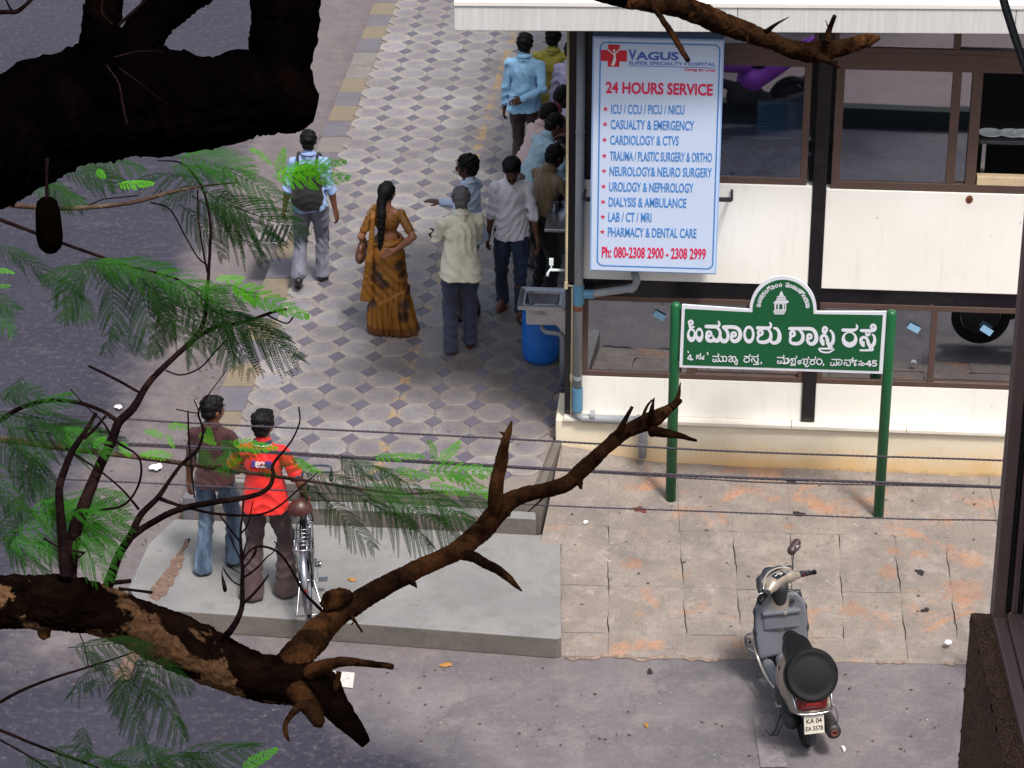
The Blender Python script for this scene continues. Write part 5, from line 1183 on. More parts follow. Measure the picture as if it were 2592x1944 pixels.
        fv = np.array(Matrix.Rotation(R(t), 3, 'Z') @ Matrix.Rotation(R(pitch), 3, 'X')) @ V(0, 1, 0); fz = np.array(Matrix.Rotation(R(t), 3, 'Z') @ Matrix.Rotation(R(pitch), 3, 'X')) @ V(0, 0, 1)
        a = ank[i]
        S.cone(a - fv * .045 - fz * .048, a + fv * .10 - fz * .058, .033, .026, k=.02); S.cone(a + fv * .10 - fz * .058, a + fv * .155 - fz * .062, .027, .020, k=.02); S.cone(a, a + fv * .06 - fz * .035, .036, .03, k=.02)
        fr = np.array(Matrix.Rotation(R(t), 3, 'Z') @ Matrix.Rotation(R(pitch), 3, 'X'))
        if shoe == 'shoe':
            Q = SDF(.02); Q.cone(a - fv * .052 - fz * .048, a + fv * .10 - fz * .054, .040, .036); Q.cone(a + fv * .10 - fz * .054, a + fv * .185 - fz * .060, .038, .026); Q.cone(a - fz * .01, a + fv * .08 - fz * .035, .041, .034)
            zc = a - fz * .084; Q.cuts.append(lambda X, Y, Z, zc=zc, fz=fz: -((X - zc[0]) * fz[0] + (Y - zc[1]) * fz[1] + (Z - zc[2]) * fz[2])); Q.mesh('shoe', .009, M_SHOE, root)
        elif shoe == 'sandal':
            b = MB(); c0_ = a - fz * .080 + fv * .045; Mx = Matrix([list(r) for r in fr]); b.prism([(math.cos(q) * .045 * (1 if math.sin(q) > 0 else .85), math.sin(q) * .14) for q in [2 * math.pi * j / 20 for j in range(20)]], -.010, .008)
            b.v = [tuple(Mx @ Vector(v) + Vector(c0_)) for v in b.v]
            b.tube([Vector(a + fr @ V(-.046, .07, -.07)), Vector(a + fr @ V(0, .06, -.018)), Vector(a + fr @ V(.046, .07, -.07))], .009, 6); b.build('sandal', M_SAND, root)
    if shirt_only is None: pass
    S.mesh('body', vox, skin, root)
    # ---- hair
    Hh = SDF(.012); Hh.ell(hc + HR @ V(0, -.014, .036), (.084, .100, .090), HR); Hh.ell(hc + HR @ V(0, -.05, -.02), (.066, .055, .062), HR, k=.03)
    if hairstyle == 1: Hh.ell(hp(.008, .045, .092), (.05, .04, .022), HR, k=.04); Hh.ell(hp(0, -.02, .075), (.083, .085, .06), HR, k=.03)
    for sx in (-1, 1): Hh.cone(hp(sx * .070, .012, .03), hp(sx * .070, .016, -.018), .014, .008)
    Hh.ell(hp(0, .088, -.028), (.078, .062, .082), HR, k=0, sub=True)
    if hairstyle == 2: Hh.ell(hp(0, .05, .12), (.06, .07, .05), HR, k=0, sub=True)
    def hdis(X, Y, Z, s=seed): return .0045 * np.sin(X * 150 + 4 * np.sin(Z * 40 + s)) * np.sin(Y * 120 + 3 * np.sin(X * 60)) + .0035 * np.sin(Z * 90 + Y * 70 + s) + .0035 * np.sin(X * 47 + Z * 31 + s * 2) * np.sin(Y * 39 + s) + .002 * np.sin(X * 310 + 3 * np.sin(Z * 60))
    Hh.disp = hdis; Hh.mesh('hair', .006, hair, root)
    if beard:
        B_ = SDF(.01); B_.ell(hp(0, .040, -.066), (.052, .055, .042), HR); B_.cone(hp(-.022, .096, -.040), hp(.022, .096, -.040), .008, .008); B_.ell(hp(0, .09, -.058), (.017, .02, .006), HR, sub=True); B_.ell(hp(0, .03, -.01), (.07, .09, .035), HR, sub=True); B_.mesh('beard', .006, hair, root)
    if face:
        for sx in (-1, 1):
            b = MB(); b.ell(hp(sx * .031, .082, .010), (.0105, .0105, .0085), 8); e = b.build('eye', M_EYE, root, True)
            b = MB(); b.ell(hp(sx * .031, .0895, .009), (.0062, .0045, .0062), 6); b.build('pupil', M_PUP, e, True)
            b = MB(); b.tube([Vector(hp(sx * .014, .099, .030)), Vector(hp(sx * .032, .099, .036)), Vector(hp(sx * .050, .088, .029))], [.0035, .0045, .002], 6); b.build('eyebrow', hair, root)
        b = MB(); b.tube([Vector(hp(-.024, .094, -.050)), Vector(hp(-.008, .1045, -.047)), Vector(hp(0, .1035, -.049)), Vector(hp(.008, .1045, -.047)), Vector(hp(.024, .094, -.050))], [.002, .0055, .005, .0055, .002], 8); b.build('mouth', M_LIP, root, True)
        if beard != 'full' and beard is not False or face == 'stache':
            b = MB(); b.tube([Vector(hp(-.028, .096, -.040)), Vector(hp(0, .110, -.034)), Vector(hp(.028, .096, -.040))], [.004, .0075, .004], 8); b.build('moustache', hair, root)
    # ---- trousers
    if pants is not None:
        P_ = SDF(.03); wz = pel + V(0, 0, .10)
        P_.ell(pel + V(0, -.012, .02), (.142 * fat, .110 * fat, .12)); P_.ell(pel + V(0, -.0, .08), (.130 * fat, .102 * fat, .06))
        for i in (0, 1):
            kk = kne[i]; pt_ = R(feet[i][4] if len(feet[i]) > 4 else 0); aa = ank[i] - (kne[i] - ank[i]) * .13 + V(0, -.008, 0) if not pt_ else ank[i] + (kne[i] - ank[i]) * .07 + V(0, .01, .01); hh = hips[i] + V(0, 0, -.0)
            P_.chain([hh, hh + (kk - hh) * .5, kk], [.092 * pants_r, .083 * pants_r, .067 * pants_r], k=.025)
            P_.chain([kk, kk + (aa - kk) * .5, aa], [.066 * pants_r, .062 * pants_r + (flare - .075) * .35, flare * .92], k=.015)
        zmin = [a[2] - .040 for a in ank]
        P_.disp = wr(amp, .9, seed + 3, .8)
        xm_ = (ank[0][0] + ank[1][0]) / 2; P_.cuts.append(lambda X, Y, Z: np.where(X < xm_, zmin[0], zmin[1]) - Z - .018 * np.clip(-(Y - .0) * 12, -1, 1))
        P_.mesh('trousers', vox, pants, root)
    # ---- shirt
    if shirt is not None:
        T_ = SDF(.03); f = fat
        T_.ell(up(0, -.004, 1.23), (.150 * f, .110 * f, .165), RME, k=.03); T_.cone(shl[0] + RM @ V(.0, 0, -.004), shl[1] + RM @ V(.0, 0, -.004), .053, .053, k=.03); T_.cone(nb + RM @ V(-.03, 0, -.012), shl[0] + V(.02, 0, .004), .052, .044, k=.025); T_.cone(nb + RM @ V(.03, 0, -.012), shl[1] + V(-.02, 0, .004), .052, .044, k=.025)
        T_.ell(up(0, .0, 1.05), (.145 * f, .120 * f, .19), RME, k=.03)
        if not tuck:
            hz = pel + V(0, -.018 - max(0, lean - 8) * .0016, hem - .89); T_.cone(up(-.045, 0, 1.0), hz + V(-.055, 0, 0), .114 * f, .140 * f, k=.02); T_.cone(up(.045, 0, 1.0), hz + V(.055, 0, 0), .114 * f, .140 * f, k=.02)
            T_.cuts.append(lambda X, Y, Z: (hem + .012 * np.sin(X * 11 + seed) + .02 * np.cos(Y * 12)) - Z)
        else:
            T_.cuts.append(lambda X, Y, Z: (.955 + 0 * X + 0 * Y) - Z)
        T_.cone(up(0, -.02, 1.39), up(0, -.016, 1.425), .072, .064, k=.012)
        for i in (0, 1):
            e, w = el[i], wrs[i]
            if sleeve == 'short': m = shl[i] + (e - shl[i]) * .78; T_.chain([shl[i], m], [.054, .060], k=.02)
            elif sleeve == 'rolled': m = e + (w - e) * .12; T_.chain([shl[i], e], [.054, .050], k=.02); T_.cone(e, m, .050, .050, k=.01); T_.cone(e + (w - e) * .02, m, .055, .055, k=.004)
            else: m = w - (w - e) * .04; T_.chain([shl[i], e, m], [.054, .049, .040], k=.02); T_.cone(m - (w - e) * .18, m, .043, .043, k=.006)
        T_.disp = wr(amp * 1.15, 1.0, seed, .5)
        T_.ell(up(0, .085, 1.435), (.028, .06, .05), RME, k=0, sub=True)
        T_.mesh('shirt', vox * .95, shirt, root)
        C_ = SDF(.006); cpts = []
        for q in range(13):
            a = R(-150 + 300 * q / 12) - math.pi / 2; cpts.append(up(.066 * math.cos(a), -.016 + .068 * math.sin(a), 1.412 + .010 * -math.sin(a)))
        C_.chain(cpts, [.0135] * 13); C_.chain([p + RM @ V(0, 0, .014) for p in cpts], [.009] * 13); C_.mesh('collar', .006, collar or shirt, root)
        if sleeve in ('long', 'short') and cuffmat:
            for i in (0, 1):
                e, w = el[i], wrs[i]; p1 = shl[i] + (e - shl[i]) * .80 if sleeve == 'short' else w - (w - e) * .05
                dd = Vector(nrm(e - shl[i] if sleeve == 'short' else w - e)); MB().tube([Vector(p1) - dd * .010, Vector(p1) + dd * .018], .0635 if sleeve == 'short' else .046, 20).build('sleeve_band', cuffmat, root, True)
    root['_'] = 1; del root['_']
    return dict(root=root, hp=hp, hc=hc, HR=HR, up=up, RM=RM, el=el, wr=wrs, shl=shl, nb=nb, pel=pel, sc=sc, ank=ank)
SK1 = skin_mat('brown_skin', '#6e4430'); SK2 = skin_mat('dark_brown_skin', '#4c2c20'); SK3 = skin_mat('warm_brown_skin', '#8a5a42')
# ---------------- who stands where (pixel of the feet in the photo, measured on the ground)
def GP(px, py, z=PZ): q = G(px, py, z); return (q.x, q.y, z)
C_LB = cloth('light_blue_shirt', '#849dc8'); C_CREAM = cloth('cream_shirt', '#d8d4c0'); C_WB = cloth('bluish_white_shirt', '#b4c3dd'); C_WH = cloth('white_shirt', '#e4e0e6')
C_TAN = cloth('tan_shirt', '#7a684e'); C_SKY = cloth('sky_blue_shirt', '#86b4d8'); C_YEL = cloth('olive_yellow_shirt', '#98903a'); C_LAV = cloth('lavender_shirt', '#a9a4c4'); C_PINK = cloth('pale_pink_shirt', '#b9a3a4'); C_PB = cloth('pale_blue_shirt', '#93b0c0')
C_MAR = cloth('maroon_shirt', '#6a2444'); C_STR = cloth('striped_maroon_shirt', '#2e0d13', stripes=('#5c2e2a', 330.0, .4)); C_RED = cloth('red_polo', '#c4140e', var=.05, rough=.7)
P_GREY = cloth('grey_trousers', '#5c5c6c', faded='#80808f'); P_SLATE = cloth('slate_trousers', '#34374f'); P_BLK = cloth('black_trousers', '#0e0e14'); P_BRN = cloth('brown_trousers', '#3c2a2c', rough=.7); P_DK = cloth('dark_brown_trousers', '#3a2e30')
P_JEAN = cloth('dark_jeans', '#141e36', faded='#2c4668'); P_LJ = cloth('light_jeans', '#2e3e54', faded='#6a8098'); M_BPK = cloth('black_backpack', '#0c0b10'); M_NAVC = cloth('navy_collar', '#161a38')
# 1 grey-haired man
g1 = person('grey haired man in long cream shirt and slate trousers with folded arms, seen from behind', GP(1168, 888), 6, SK2, C_CREAM, P_SLATE, M_GHAIR, H=1.555, lean=-2, head=(-12, 0), hands=[(.02, .17, 1.12), (-.06, .20, 1.16)], elb=[(-1, .1, -.5), (1, -.1, -.5)],
            feet=[(-.10, -.02, 0, 10), (.09, .10, 0, -12)], hem=.76, shoe='sandal', fat=1.08, palm=[(0, -1, 0), (0, -1, 0)], seed=2.1, flare=.085, pants_r=1.04, tw=12)
# 2 man behind, pointing left
g2 = person('man with moustache in bluish white shirt stretching his hand out to the left', GP(1190, 806), 62, SK2, C_WB, P_DK, H=1.56, lean=2, head=(10, -4), hands=[(-.20, .22, .92), (.10, .36, 1.10)], elb=[(-.5, -1, -.3), (.4, -.6, -1)],
            feet=[(-.10, 0, 0, 8), (.10, .03, 0, -8)], sleeve='long', tuck=False, hem=.82, face='stache', palm=[None, (0, 0, -1)], curl=(.3, .12), seed=3.3, fat=1.0, hairstyle=1)
# 3 man in white shirt walking toward the viewer
g3 = person('young man in untucked white shirt and dark jeans looking down as he walks forward', GP(1296, 790), 176, SK1, C_WH, P_JEAN, H=1.53, lean=3, head=(4, 26), feet=[(-.09, .13, 0, 8), (.10, -.12, .02, -10)], hands=[(-.26, .08, .76), (.24, -.02, .74)],
            sleeve='rolled', hem=.80, face=True, beard=True, seed=4.2, shoe='sandal', curl=(.5, .4), hairstyle=1)
# 4 backpack man walking away
g4 = person('man in light blue shirt and grey trousers walking away with a black backpack', GP(792, 716), -4, SK1, C_LB, P_GREY, H=1.50, lean=2, feet=[(-.12, -.20, .05, 10, -38), (.09, .10, 0, -10)], hands=[(-.27, .02, .80), (.27, .0, .74)], elb=[(-.4, -1, 0), (.5, -1, 0)],
            sleeve='rolled', hem=.84, seed=5.5, curl=(.5, .35), hairstyle=0, palm=[(1, 0, 0), (-1, .3, 0)], vox=.0085, pants_r=1.06, flare=.088)
K_ = SDF(.03); K_.ell((0, -.185, 1.15), (.160, .088, .235)); K_.ell((0, -.205, 1.02), (.170, .098, .15)); K_.ell((0, -.255, 1.05), (.12, .06, .12)); K_.disp = wr(.004, 1, 1.2)
bp = K_.mesh('backpack', .009, M_BPK); bp.parent = None
bpt = thing('backpack', 'black backpack worn by the man walking away', 'backpack', tuple(g4['root'].location), None, g4['root'].rotation_euler.z); bpt.scale = g4['root'].scale; bp.name = 'bag_body'; bp.parent = bpt
for sx in (-1, 1): MB().tube(cat_rom([(sx * .09, -.15, 1.30), (sx * .10, -.08, 1.425), (sx * .105, .06, 1.40), (sx * .125, .135, 1.25), (sx * .15, .06, 1.02), (sx * .12, -.12, .98)], 5), .014, 8).build('strap', M_BPK, bpt, True)
MB().tube([(.10, -.24, 1.0), (.11, -.22, .86)], .010, 6).build('loose_strap', M_BPK, bpt)
# 5 striped maroon shirt + jeans
g5 = person('young man in striped maroon shirt and faded jeans glancing to his right', GP(556, 1440, .17), -8, SK1, C_STR, P_LJ, H=1.47, lean=-2, head=(-42, 4), feet=[(-.12, -.07, 0, 14), (.11, .10, 0, -24)], hands=[(-.25, .06, .80), (.32, .10, .80)], elb=[(-.4, -1, 0), (.5, -1, 0)],
            sleeve='rolled', hem=.86, seed=6.1, hairstyle=1, flare=.098, pants_r=1.0, curl=(.4, .4), face=True, fat=.96)
# 6 red polo
g6 = person('young man in bright red polo shirt and brown flared trousers holding a bicycle', GP(682, 1506, .17), -6, SK1, C_RED, P_BRN, H=1.535, lean=0, head=(-14, 4), feet=[(-.13, -.04, 0, 12), (.14, .04, 0, -38)], hands=[(-.16, .26, 1.02), (.30, .10, .90)], elb=[(-1, -.6, -.3), (.6, -1, -.1)],
            sleeve='short', hem=.82, seed=7.7, hairstyle=1, flare=.118, pants_r=1.06, collar=M_NAVC, cuffmat=M_NAVC, shoe='sandal', curl=(.5, .8), fat=1.06, palm=[(0, 0, -1), (0, 0, -1)])
o = MB().tube([Vector(g6['up'](.075 * math.cos(R(a)), -.018 + .076 * math.sin(R(a)), 1.402 - .008 * math.sin(R(a)))) for a in range(180, 361, 15)], .005, 6).build('collar_stripe', M_SWH, g6['root'])
# print on the back of the polo: two pale patches with digits
M_PUR = M('purple_print', '#4a3a86', .6, bump=0); M_PWH = M('white_print', '#d8ccd4', .6, bump=0)
def backprint(s, x, z, w, mat, h=.05):
    me = text_mesh(s, .09, .004); me.materials.clear(); xs = [v.co.x for v in me.vertices]; k_ = w / (max(xs) - min(xs))
    for v in me.vertices: v.co = Vector((x + (v.co.x - min(xs)) * k_, -.131 - v.co.z * .5 + .0 , z + v.co.y * h / .063))
    return add_mesh('print', me, mat, g6['root'])
b = MB(); b.box((.062, -.118, 1.262), (.050, .012, .058)); b.build('print', M_PUR, g6['root']); b = MB(); b.box((-.055, -.118, 1.262), (.04, .012, .050)); b.build('print', M_PUR, g6['root'])
backprint('82', -.045, 1.24, .085, M_PWH)
# 7.. the people eating along the ledge, facing right
EAT = dict(sleeve='short', curl=(.5, .5))
def eater(label, px, py, skin, shirt, pants, hair=M_HAIR, lean=18, rot=-62, H=1.64, seed=1, **kw):
    a = GP(px, py); d = dict(hands=[(-.10, .44, 1.16), (.12, .42, 1.13)], elb=[(-.7, -.4, -1), (.7, -.4, -1)], feet=[(-.10, .0, 0, 8), (.11, -.05, 0, -8)], hipoff=(0, -.06), palm=[(.3, 0, -1), (-.3, 0, -1)], sleeve='short', vox=.010, head=(0, 18)); d.update(kw)
    return person(label, a, rot, skin, shirt, pants, hair, H=H, lean=lean, seed=seed, **d)
eater('balding man in tan shirt and black trousers eating at the steel ledge', 1378, 768, SK2, C_TAN, P_BLK, hair=M_HAIR, hairstyle=2, lean=14, rot=-52, H=1.54, seed=8.2, fat=1.1, tuck=True, pants_r=1.1, vox=.009)
eater('man in pale blue half sleeve shirt bending over his plate', 1352, 664, SK1, C_PB, P_DK, lean=26, rot=-60, H=1.51, seed=9.1, fat=1.05)
eater('man in pale pink shirt eating between the pale blue and maroon shirts', 1338, 628, SK1, C_PINK, P_DK, lean=26, rot=-60, H=1.49, seed=10.4)
eater('bearded man in maroon shirt stooping at the far end of the ledge', 1366, 588, SK2, C_MAR, P_DK, lean=30, rot=-58, H=1.53, seed=11.4, beard=True)
person('man in sky blue shirt and brown trousers with one hand behind his back', GP(1328, 458), -14, SK2, C_SKY, P_DK, H=1.57, lean=0, head=(-10, 2), hands=[(-.24, .05, .78), (.03, -.19, .99)], elb=[(-.4, -1, 0), (1, -.5, -.2)], feet=[(-.09, 0, 0, 5), (.09, .03, 0, -8)], hem=.82, seed=12.5, palm=[None, (0, -1, 0)], hd=(None, (-.6, 0, 0)), curl=(.3, .25), vox=.010, fat=1.03)
person('stout man in olive yellow shirt standing half hidden under the white canopy', GP(1398, 438), -10, SK2, C_YEL, P_BLK, H=1.56, lean=0, head=(0, 0), hem=.84, seed=13.5, vox=.011, fat=1.15)
person('man in lavender shirt cut off by the dark corner pillar', GP(1440, 470), -30, SK2, C_LAV, P_BLK, H=1.53, lean=6, head=(0, 0), hem=.82, seed=14.5, vox=.011, sleeve='long')
# ---------------- woman in the saree
def saree_mat(kind):
    k = NM('saree_' + kind); X, Y, Z = k.sep()
    base = k.mix(k.noise(8, 4, .6), '#744806', '#8a5a0c')
    if kind == 'blouse':
        v = k.noise(95, 3, .7); c = k.mix(k.math('MULTIPLY', k.ramp(v, [(.48, 0.), (.58, 1.)]), .75), base, '#2a1206')
    else:
        diag = k.math('ADD', Z, k.math('MULTIPLY', X, .28)); ln = k.ramp(k.math('SINE', k.math('MULTIPLY', diag, 420.0)), [(.35, 0.), (.6, 1.)])
        c = k.mix(k.math('MULTIPLY', ln, .42), base, '#5a2c06')
        blob_ = None
        for cx, cy, cz, r_ in ((-.14, -.12, .78, .085), (-.09, -.16, .68, .10), (-.02, -.17, .60, .085), (.14, -.12, .80, .09), (.18, -.10, .70, .085), (.20, -.12, .36, .10), (.18, -.14, .24, .10), (-.17, -.08, .62, .08), (-.14, -.13, .36, .07), (-.20, -.05, .30, .09), (.22, -.04, .50, .08), (-.20, .0, .75, .08)):
            d = k.add('ShaderNodeVectorMath', {0: k.tc, 1: (cx, cy, cz)}, operation='DISTANCE').outputs['Value']; e = k.math('DIVIDE', d, r_)
            blob_ = e if blob_ is None else k.math('MINIMUM', blob_, e)
        nz = k.noise(75, 6, .85); m = k.ramp(k.math('ADD', blob_, k.math('MULTIPLY', nz, 1.5)), [(1.35, 1.), (1.5, 0.)]) if False else k.ramp(k.math('MULTIPLY', k.math('ADD', blob_, k.math('MULTIPLY', nz, 2.6)), .5), [(.99, 1.), (1.04, 0.)])
        c = k.mix(k.math('MULTIPLY', m, .88), c, '#1c0d06')
        hm = k.ramp(k.math('ADD', Z, k.math('MULTIPLY', k.noise(14, 3), .03)), [(.10, 1.), (.13, 0.)]); c = k.mix(k.math('MULTIPLY', hm, .75), c, '#4a220e')
    k.bump(k.noise(260, 3), .2, .002); return k.out(c, .6)
M_SAR = saree_mat('cloth'); M_BLO = saree_mat('blouse')
aw = GP(985, 838)
w_ = person('woman in mustard saree with black floral print, long plait and one hand behind her hip', aw, -6, SK3, None, None, H=1.42, female=True, fat=.93, head=(-22, 2), hands=[(-.25, .12, .92), (.10, -.17, .985)], elb=[(-.4, -1, 0), (1, -.35, -.1)], feet=[(-.07, .0, 0, 8), (.08, .03, 0, -8)], shoe=None, palm=[None, (0, -1, 0)], hd=(None, (-.5, 0, 0)), curl=(.4, .45), seed=3, hairstyle=0)
wr_ = w_['root']; up = w_['up']
# blouse
B_ = SDF(.03); B_.ell(up(0, 0, 1.25), (.138, .106, .13), k=.04); B_.cone(w_['shl'][0], w_['shl'][1], .049, .049, k=.03)
for i in (0, 1): m_ = w_['shl'][i] + (w_['el'][i] - w_['shl'][i]) * .72; B_.chain([w_['shl'][i], m_], [.050, .047], k=.02)
B_.ell(up(0, -.07, 1.40), (.07, .06, .06), k=0, sub=True); B_.disp = wr(.002, 1, 2); B_.cuts.append(lambda X, Y, Z: 1.135 + .0 * X + 0 * Y - Z); B_.mesh('blouse', .008, M_BLO, wr_)
# draped skirt with pleats
SKI = SDF(.04); SKI.ell((0, -.035, .90), (.178, .150, .14)); SKI.ell((0, -.02, 1.02), (.150, .118, .05)); SKI.cone((-.045, -.02, .84), (-.05, .0, .05), .140, .165); SKI.cone((.045, -.02, .84), (.085, .0, .05), .140, .165); SKI.cone((.10, -.02, .40), (.17, -.03, .02), .09, .13, k=.05)
def sk(X, Y, Z):
    a = np.arctan2(Y + .02, X); dn = np.clip((.75 - Z) / .6, 0, 1)
    pl = .014 * dn * np.sin(a * 17 + 1.5 * np.sin(Z * 7) + X * 6) + .009 * dn * np.sin(a * 31 + Z * 5)
    dg = (Z - .30 * X * -1.0) * 1.0
    dia = .007 * np.sin((Z + X * .75 - .3 * Y) * 52 + 2 * np.sin(X * 9)) * np.clip(1 - np.abs(Z - .62) / .36, 0, 1)
    wrap = .010 * np.clip(np.sin((Z - .42 - .55 * (X)) * 5.0) * 30, -1, 1) * np.clip((.62 - Z) / .1, 0, 1)
    return pl + dia + wrap
SKI.disp = sk; SKI.cuts.append(lambda X, Y, Z: .012 + .0 * X - Z + 0 * Y); SKI.cuts.append(lambda X, Y, Z: Z - 1.055 - .02 * np.sin(X * 9) + 0 * Y); SKI.mesh('skirt', .0085, M_SAR, wr_)
# pallu: over the left shoulder and hanging down the back left
PL = SDF(.02); 
for t in np.linspace(0, 1, 9):
    xo = -.085 - .075 * t; a = up(xo, -.118, 1.30); b_ = V(-.20 - .05 * t + .02, -.13 - .02 * t, .42)
    PL.chain([up(-.10 - .02 * t, -.02, 1.40), up(-.12 - .02 * t, -.085, 1.30), V(-.13 - .03 * t, -.135, 1.05), V(-.14 - .055 * t, -.175, .86), V(-.15 - .085 * t, -.15, .60), V(-.16 - .11 * t, -.14, .40)], [.014, .014, .013, .013, .013, .012], k=.014)
PL.disp = wr(.0035, 1.2, .7); PL.chain([up(-.10, -.02, 1.40), up(-.06, .10, 1.25), V(.10, .13, 1.02)], [.035, .04, .03], k=.03); PL.mesh('pallu', .0085, M_SAR, wr_)
# roll of cloth at the waist
RL = SDF(.015)
ring_ = [(.152 * math.cos(R(a)), -.010 + .124 * math.sin(R(a)), 1.035 + .025 * math.cos(R(a - 40))) for a in range(0, 361, 20)]
RL.chain(ring_, [.020] * len(ring_)); RL.disp = wr(.004, 1.5, 1); RL.mesh('waist_roll', .008, M_SAR, wr_)
# long plait with loose top
hp = w_['hp']; BR = SDF(.014); pts_ = [hp(0, -.085, .0), hp(-.01, -.10, -.07)] + [up(-.030 - .003 * i, -.135 - .004 * math.sin(i * .7), 1.37 - .05 * i) for i in range(9)]
BR.chain(pts_, [.048, .046, .044] + [.041 - .0028 * i for i in range(8)], k=.02); BR.ell(hp(0, -.02, .03), (.088, .104, .092), w_['HR'], k=.02); BR.ell(hp(0, .088, -.028), (.078, .064, .085), w_['HR'], k=0, sub=True)
BR.disp = lambda X, Y, Z: .005 * np.sin(Z * 95 + 60 * np.abs(X + .04)) * (Z < 1.36); BR.mesh('plait', .0075, M_HAIR, wr_)
# gold sandals peeping out
for sx in (-1, 1): MB().box((.0 + sx * .10, -.075, .018), (.07, .10, .03)).build('sandal', M_SAND, wr_, bevel=.01)
# handbag on the left shoulder
bagp = wr_.matrix_basis if False else None
hb = thing('handbag', 'brown leather handbag hanging from the shoulder of the woman in the saree', 'handbag', tuple(wr_.location), None, wr_.rotation_euler.z); hb.scale = wr_.scale
M_BAG = M('brown_leather', '#5c3a2c', .4, var=.25, scale=12); M_BAGD = M('tan_bag_trim', '#94765a', .5)
BG = SDF(.02); RX = np.array(Matrix.Rotation(R(8), 3, 'Y')); BG.ell((-.275, -.03, .86), (.055, .13, .085), RX); BG.ell((-.27, -.03, .93), (.042, .105, .09), RX); BG.cuts.append(lambda X, Y, Z: Z - 1.0 + 0 * X + 0 * Y); BG.mesh('bag_body', .008, M_BAG, hb)
for dy in (-.06, .05): MB().tube(cat_rom([(-.265, dy, .98), (-.225, dy * .8, 1.18), (-.165, dy * .4 - .02, 1.385), (-.135, .0, 1.415)], 6), .009, 8).build('strap', M_BAGD, hb, True)
MB().box((-.332, -.06, .93), (.008, .022, .07), rotm(y=8)).build('buckle', M_BAGD, hb)
# ================================================================== SCOOTER
M_CHAMP = M('champagne_paint', '#94897e', .32, .35, var=.06, bump=.02); M_SCG = M('grey_scooter_plastic', '#5c5f68', .45, var=.12, bump=.05); M_SCD = M('dark_scooter_plastic', '#25262b', .5, var=.15, bump=.05)
M_VINYL = M('black_vinyl', '#060609', .5, var=.2, bump=.15, bscale=180, spec=.25); M_TYRE = M('tyre_rubber', '#141316', .85, bump=.3); M_CHROME = M('chrome', '#a4a4aa', .24, 1.0, var=.03, bump=0); M_TAIL = M('red_tail_lens', '#6a1010', .18, var=.1, bump=0)
M_SILV = M('silver_trim', '#b0aaa4', .3, .6, var=.05, bump=0); M_EXH = M('exhaust_metal', '#3c3a3c', .5, .6, var=.3); M_PLATE = M('number_plate_white', '#c9c4b8', .5, var=.05); M_INK = M('plate_black', '#15151a', .6, bump=0); M_ORR = M('orange_rust', '#a05a30', .8, var=.3)
q = G(2038, 1882, 0)
sct = thing('scooter', 'champagne and grey parked scooter seen from behind with a round black spare wheel cover', 'scooter', (q.x, q.y, 0)); sct.scale = (.85,) * 3
sct.rotation_euler = (0, R(-3), R(7))
def sd(name, vox, mat, fn, k=.03, cuts=(), disp=None):
    S = SDF(k); fn(S); S.cuts = list(cuts); S.disp = disp; return S.mesh(name, vox, mat, sct)
def wheel(parent, y, r=.215, w=.045, scx=0):
    b = MB(); n = 40; prof = []
    for a in range(0, 360, 30): prof.append((r - .045 + .045 * math.cos(R(a)), w * math.sin(R(a))))
    prof.append(prof[0]); b.lathe([(p[0], p[1]) for p in prof], n, rot=rotm(y=90), o=(scx, y, r), caps=False); t = b.build('tyre', M_TYRE, parent, True)
    b = MB(); b.lathe([(.001, -.03), (r * .45, -.03), (r * .6, -.02), (r * .66, -.03), (r * .66, .03), (r * .6, .02), (r * .45, .03), (.001, .03)], 28, rot=rotm(y=90), o=(scx, y, r)); o = b.build('rim', M_SCD, parent, True); auto_smooth(o, 40)
wheel(sct, 0); wheel(sct, 1.24)
sd('rear_body', .011, M_CHAMP, lambda S: (S.ell((0, .08, .50), (.19, .36, .18)), S.ell((0, .34, .42), (.165, .28, .18)), S.cone((0, -.16, .50), (0, .35, .60), .115, .11)), cuts=[lambda X, Y, Z: .30 - Z + 0 * X + 0 * Y])
for sx in (-1, 1):
    for i in range(3): MB().box((sx * .190, -.035 + i * .028, .42), (.012, .012, .085)).build('vent', M_SCD, sct)
sd('engine', .012, M_EXH, lambda S: (S.cone((-.10, .02, .22), (-.09, .38, .24), .07, .08), S.cone((-.03, .30, .26), (.06, .40, .26), .09, .08)))
sd('seat', .009, M_VINYL, lambda S: (S.cone((0, .52, .70), (0, .30, .735), .072, .115), S.cone((0, .30, .735), (0, -.05, .765), .115, .150), S.cone((0, -.05, .765), (0, -.09, .76), .140, .130)), cuts=[lambda X, Y, Z: .66 - Z + 0 * X + 0 * Y, lambda X, Y, Z: Z - .80 - .02 * np.cos(X * 9) + 0 * Y])
# spare wheel cover: upright disc leaning back
ro = rotm(x=62)
b = MB(); b.lathe([(.001, -.075), (.175, -.075), (.205, -.06), (.220, -.03), (.220, .03), (.212, .052), (.192, .062), (.182, .058), (.14, .062), (.07, .066), (.001, .068)], 48, rot=ro, o=(0.0, -.225, .80)); o = b.build('spare_wheel_cover', M_VINYL, sct, True); auto_smooth(o, 60)
b = MB(); 
ringp = [Vector((0.0, -.225, .80)) + ro @ Vector((.200 * math.cos(R(a)), .200 * math.sin(R(a)), .058)) for a in range(0, 361, 10)]; b.tube(ringp, .006, 6); b.build('cover_seam', M_VINYL, sct, True)
sd('tail_body', .009, M_TAIL, lambda S: (S.cone((-.085, -.27, .595), (.085, -.27, .595), .045, .045), S.cone((-.085, -.27, .54), (.085, -.27, .54), .040, .040)), k=.03)
MB().box((0, -.318, .58), (.12, .01, .03)).build('tail_lens', M('bright_red_lens', '#c02a20', .15, bump=0), sct, bevel=.004)
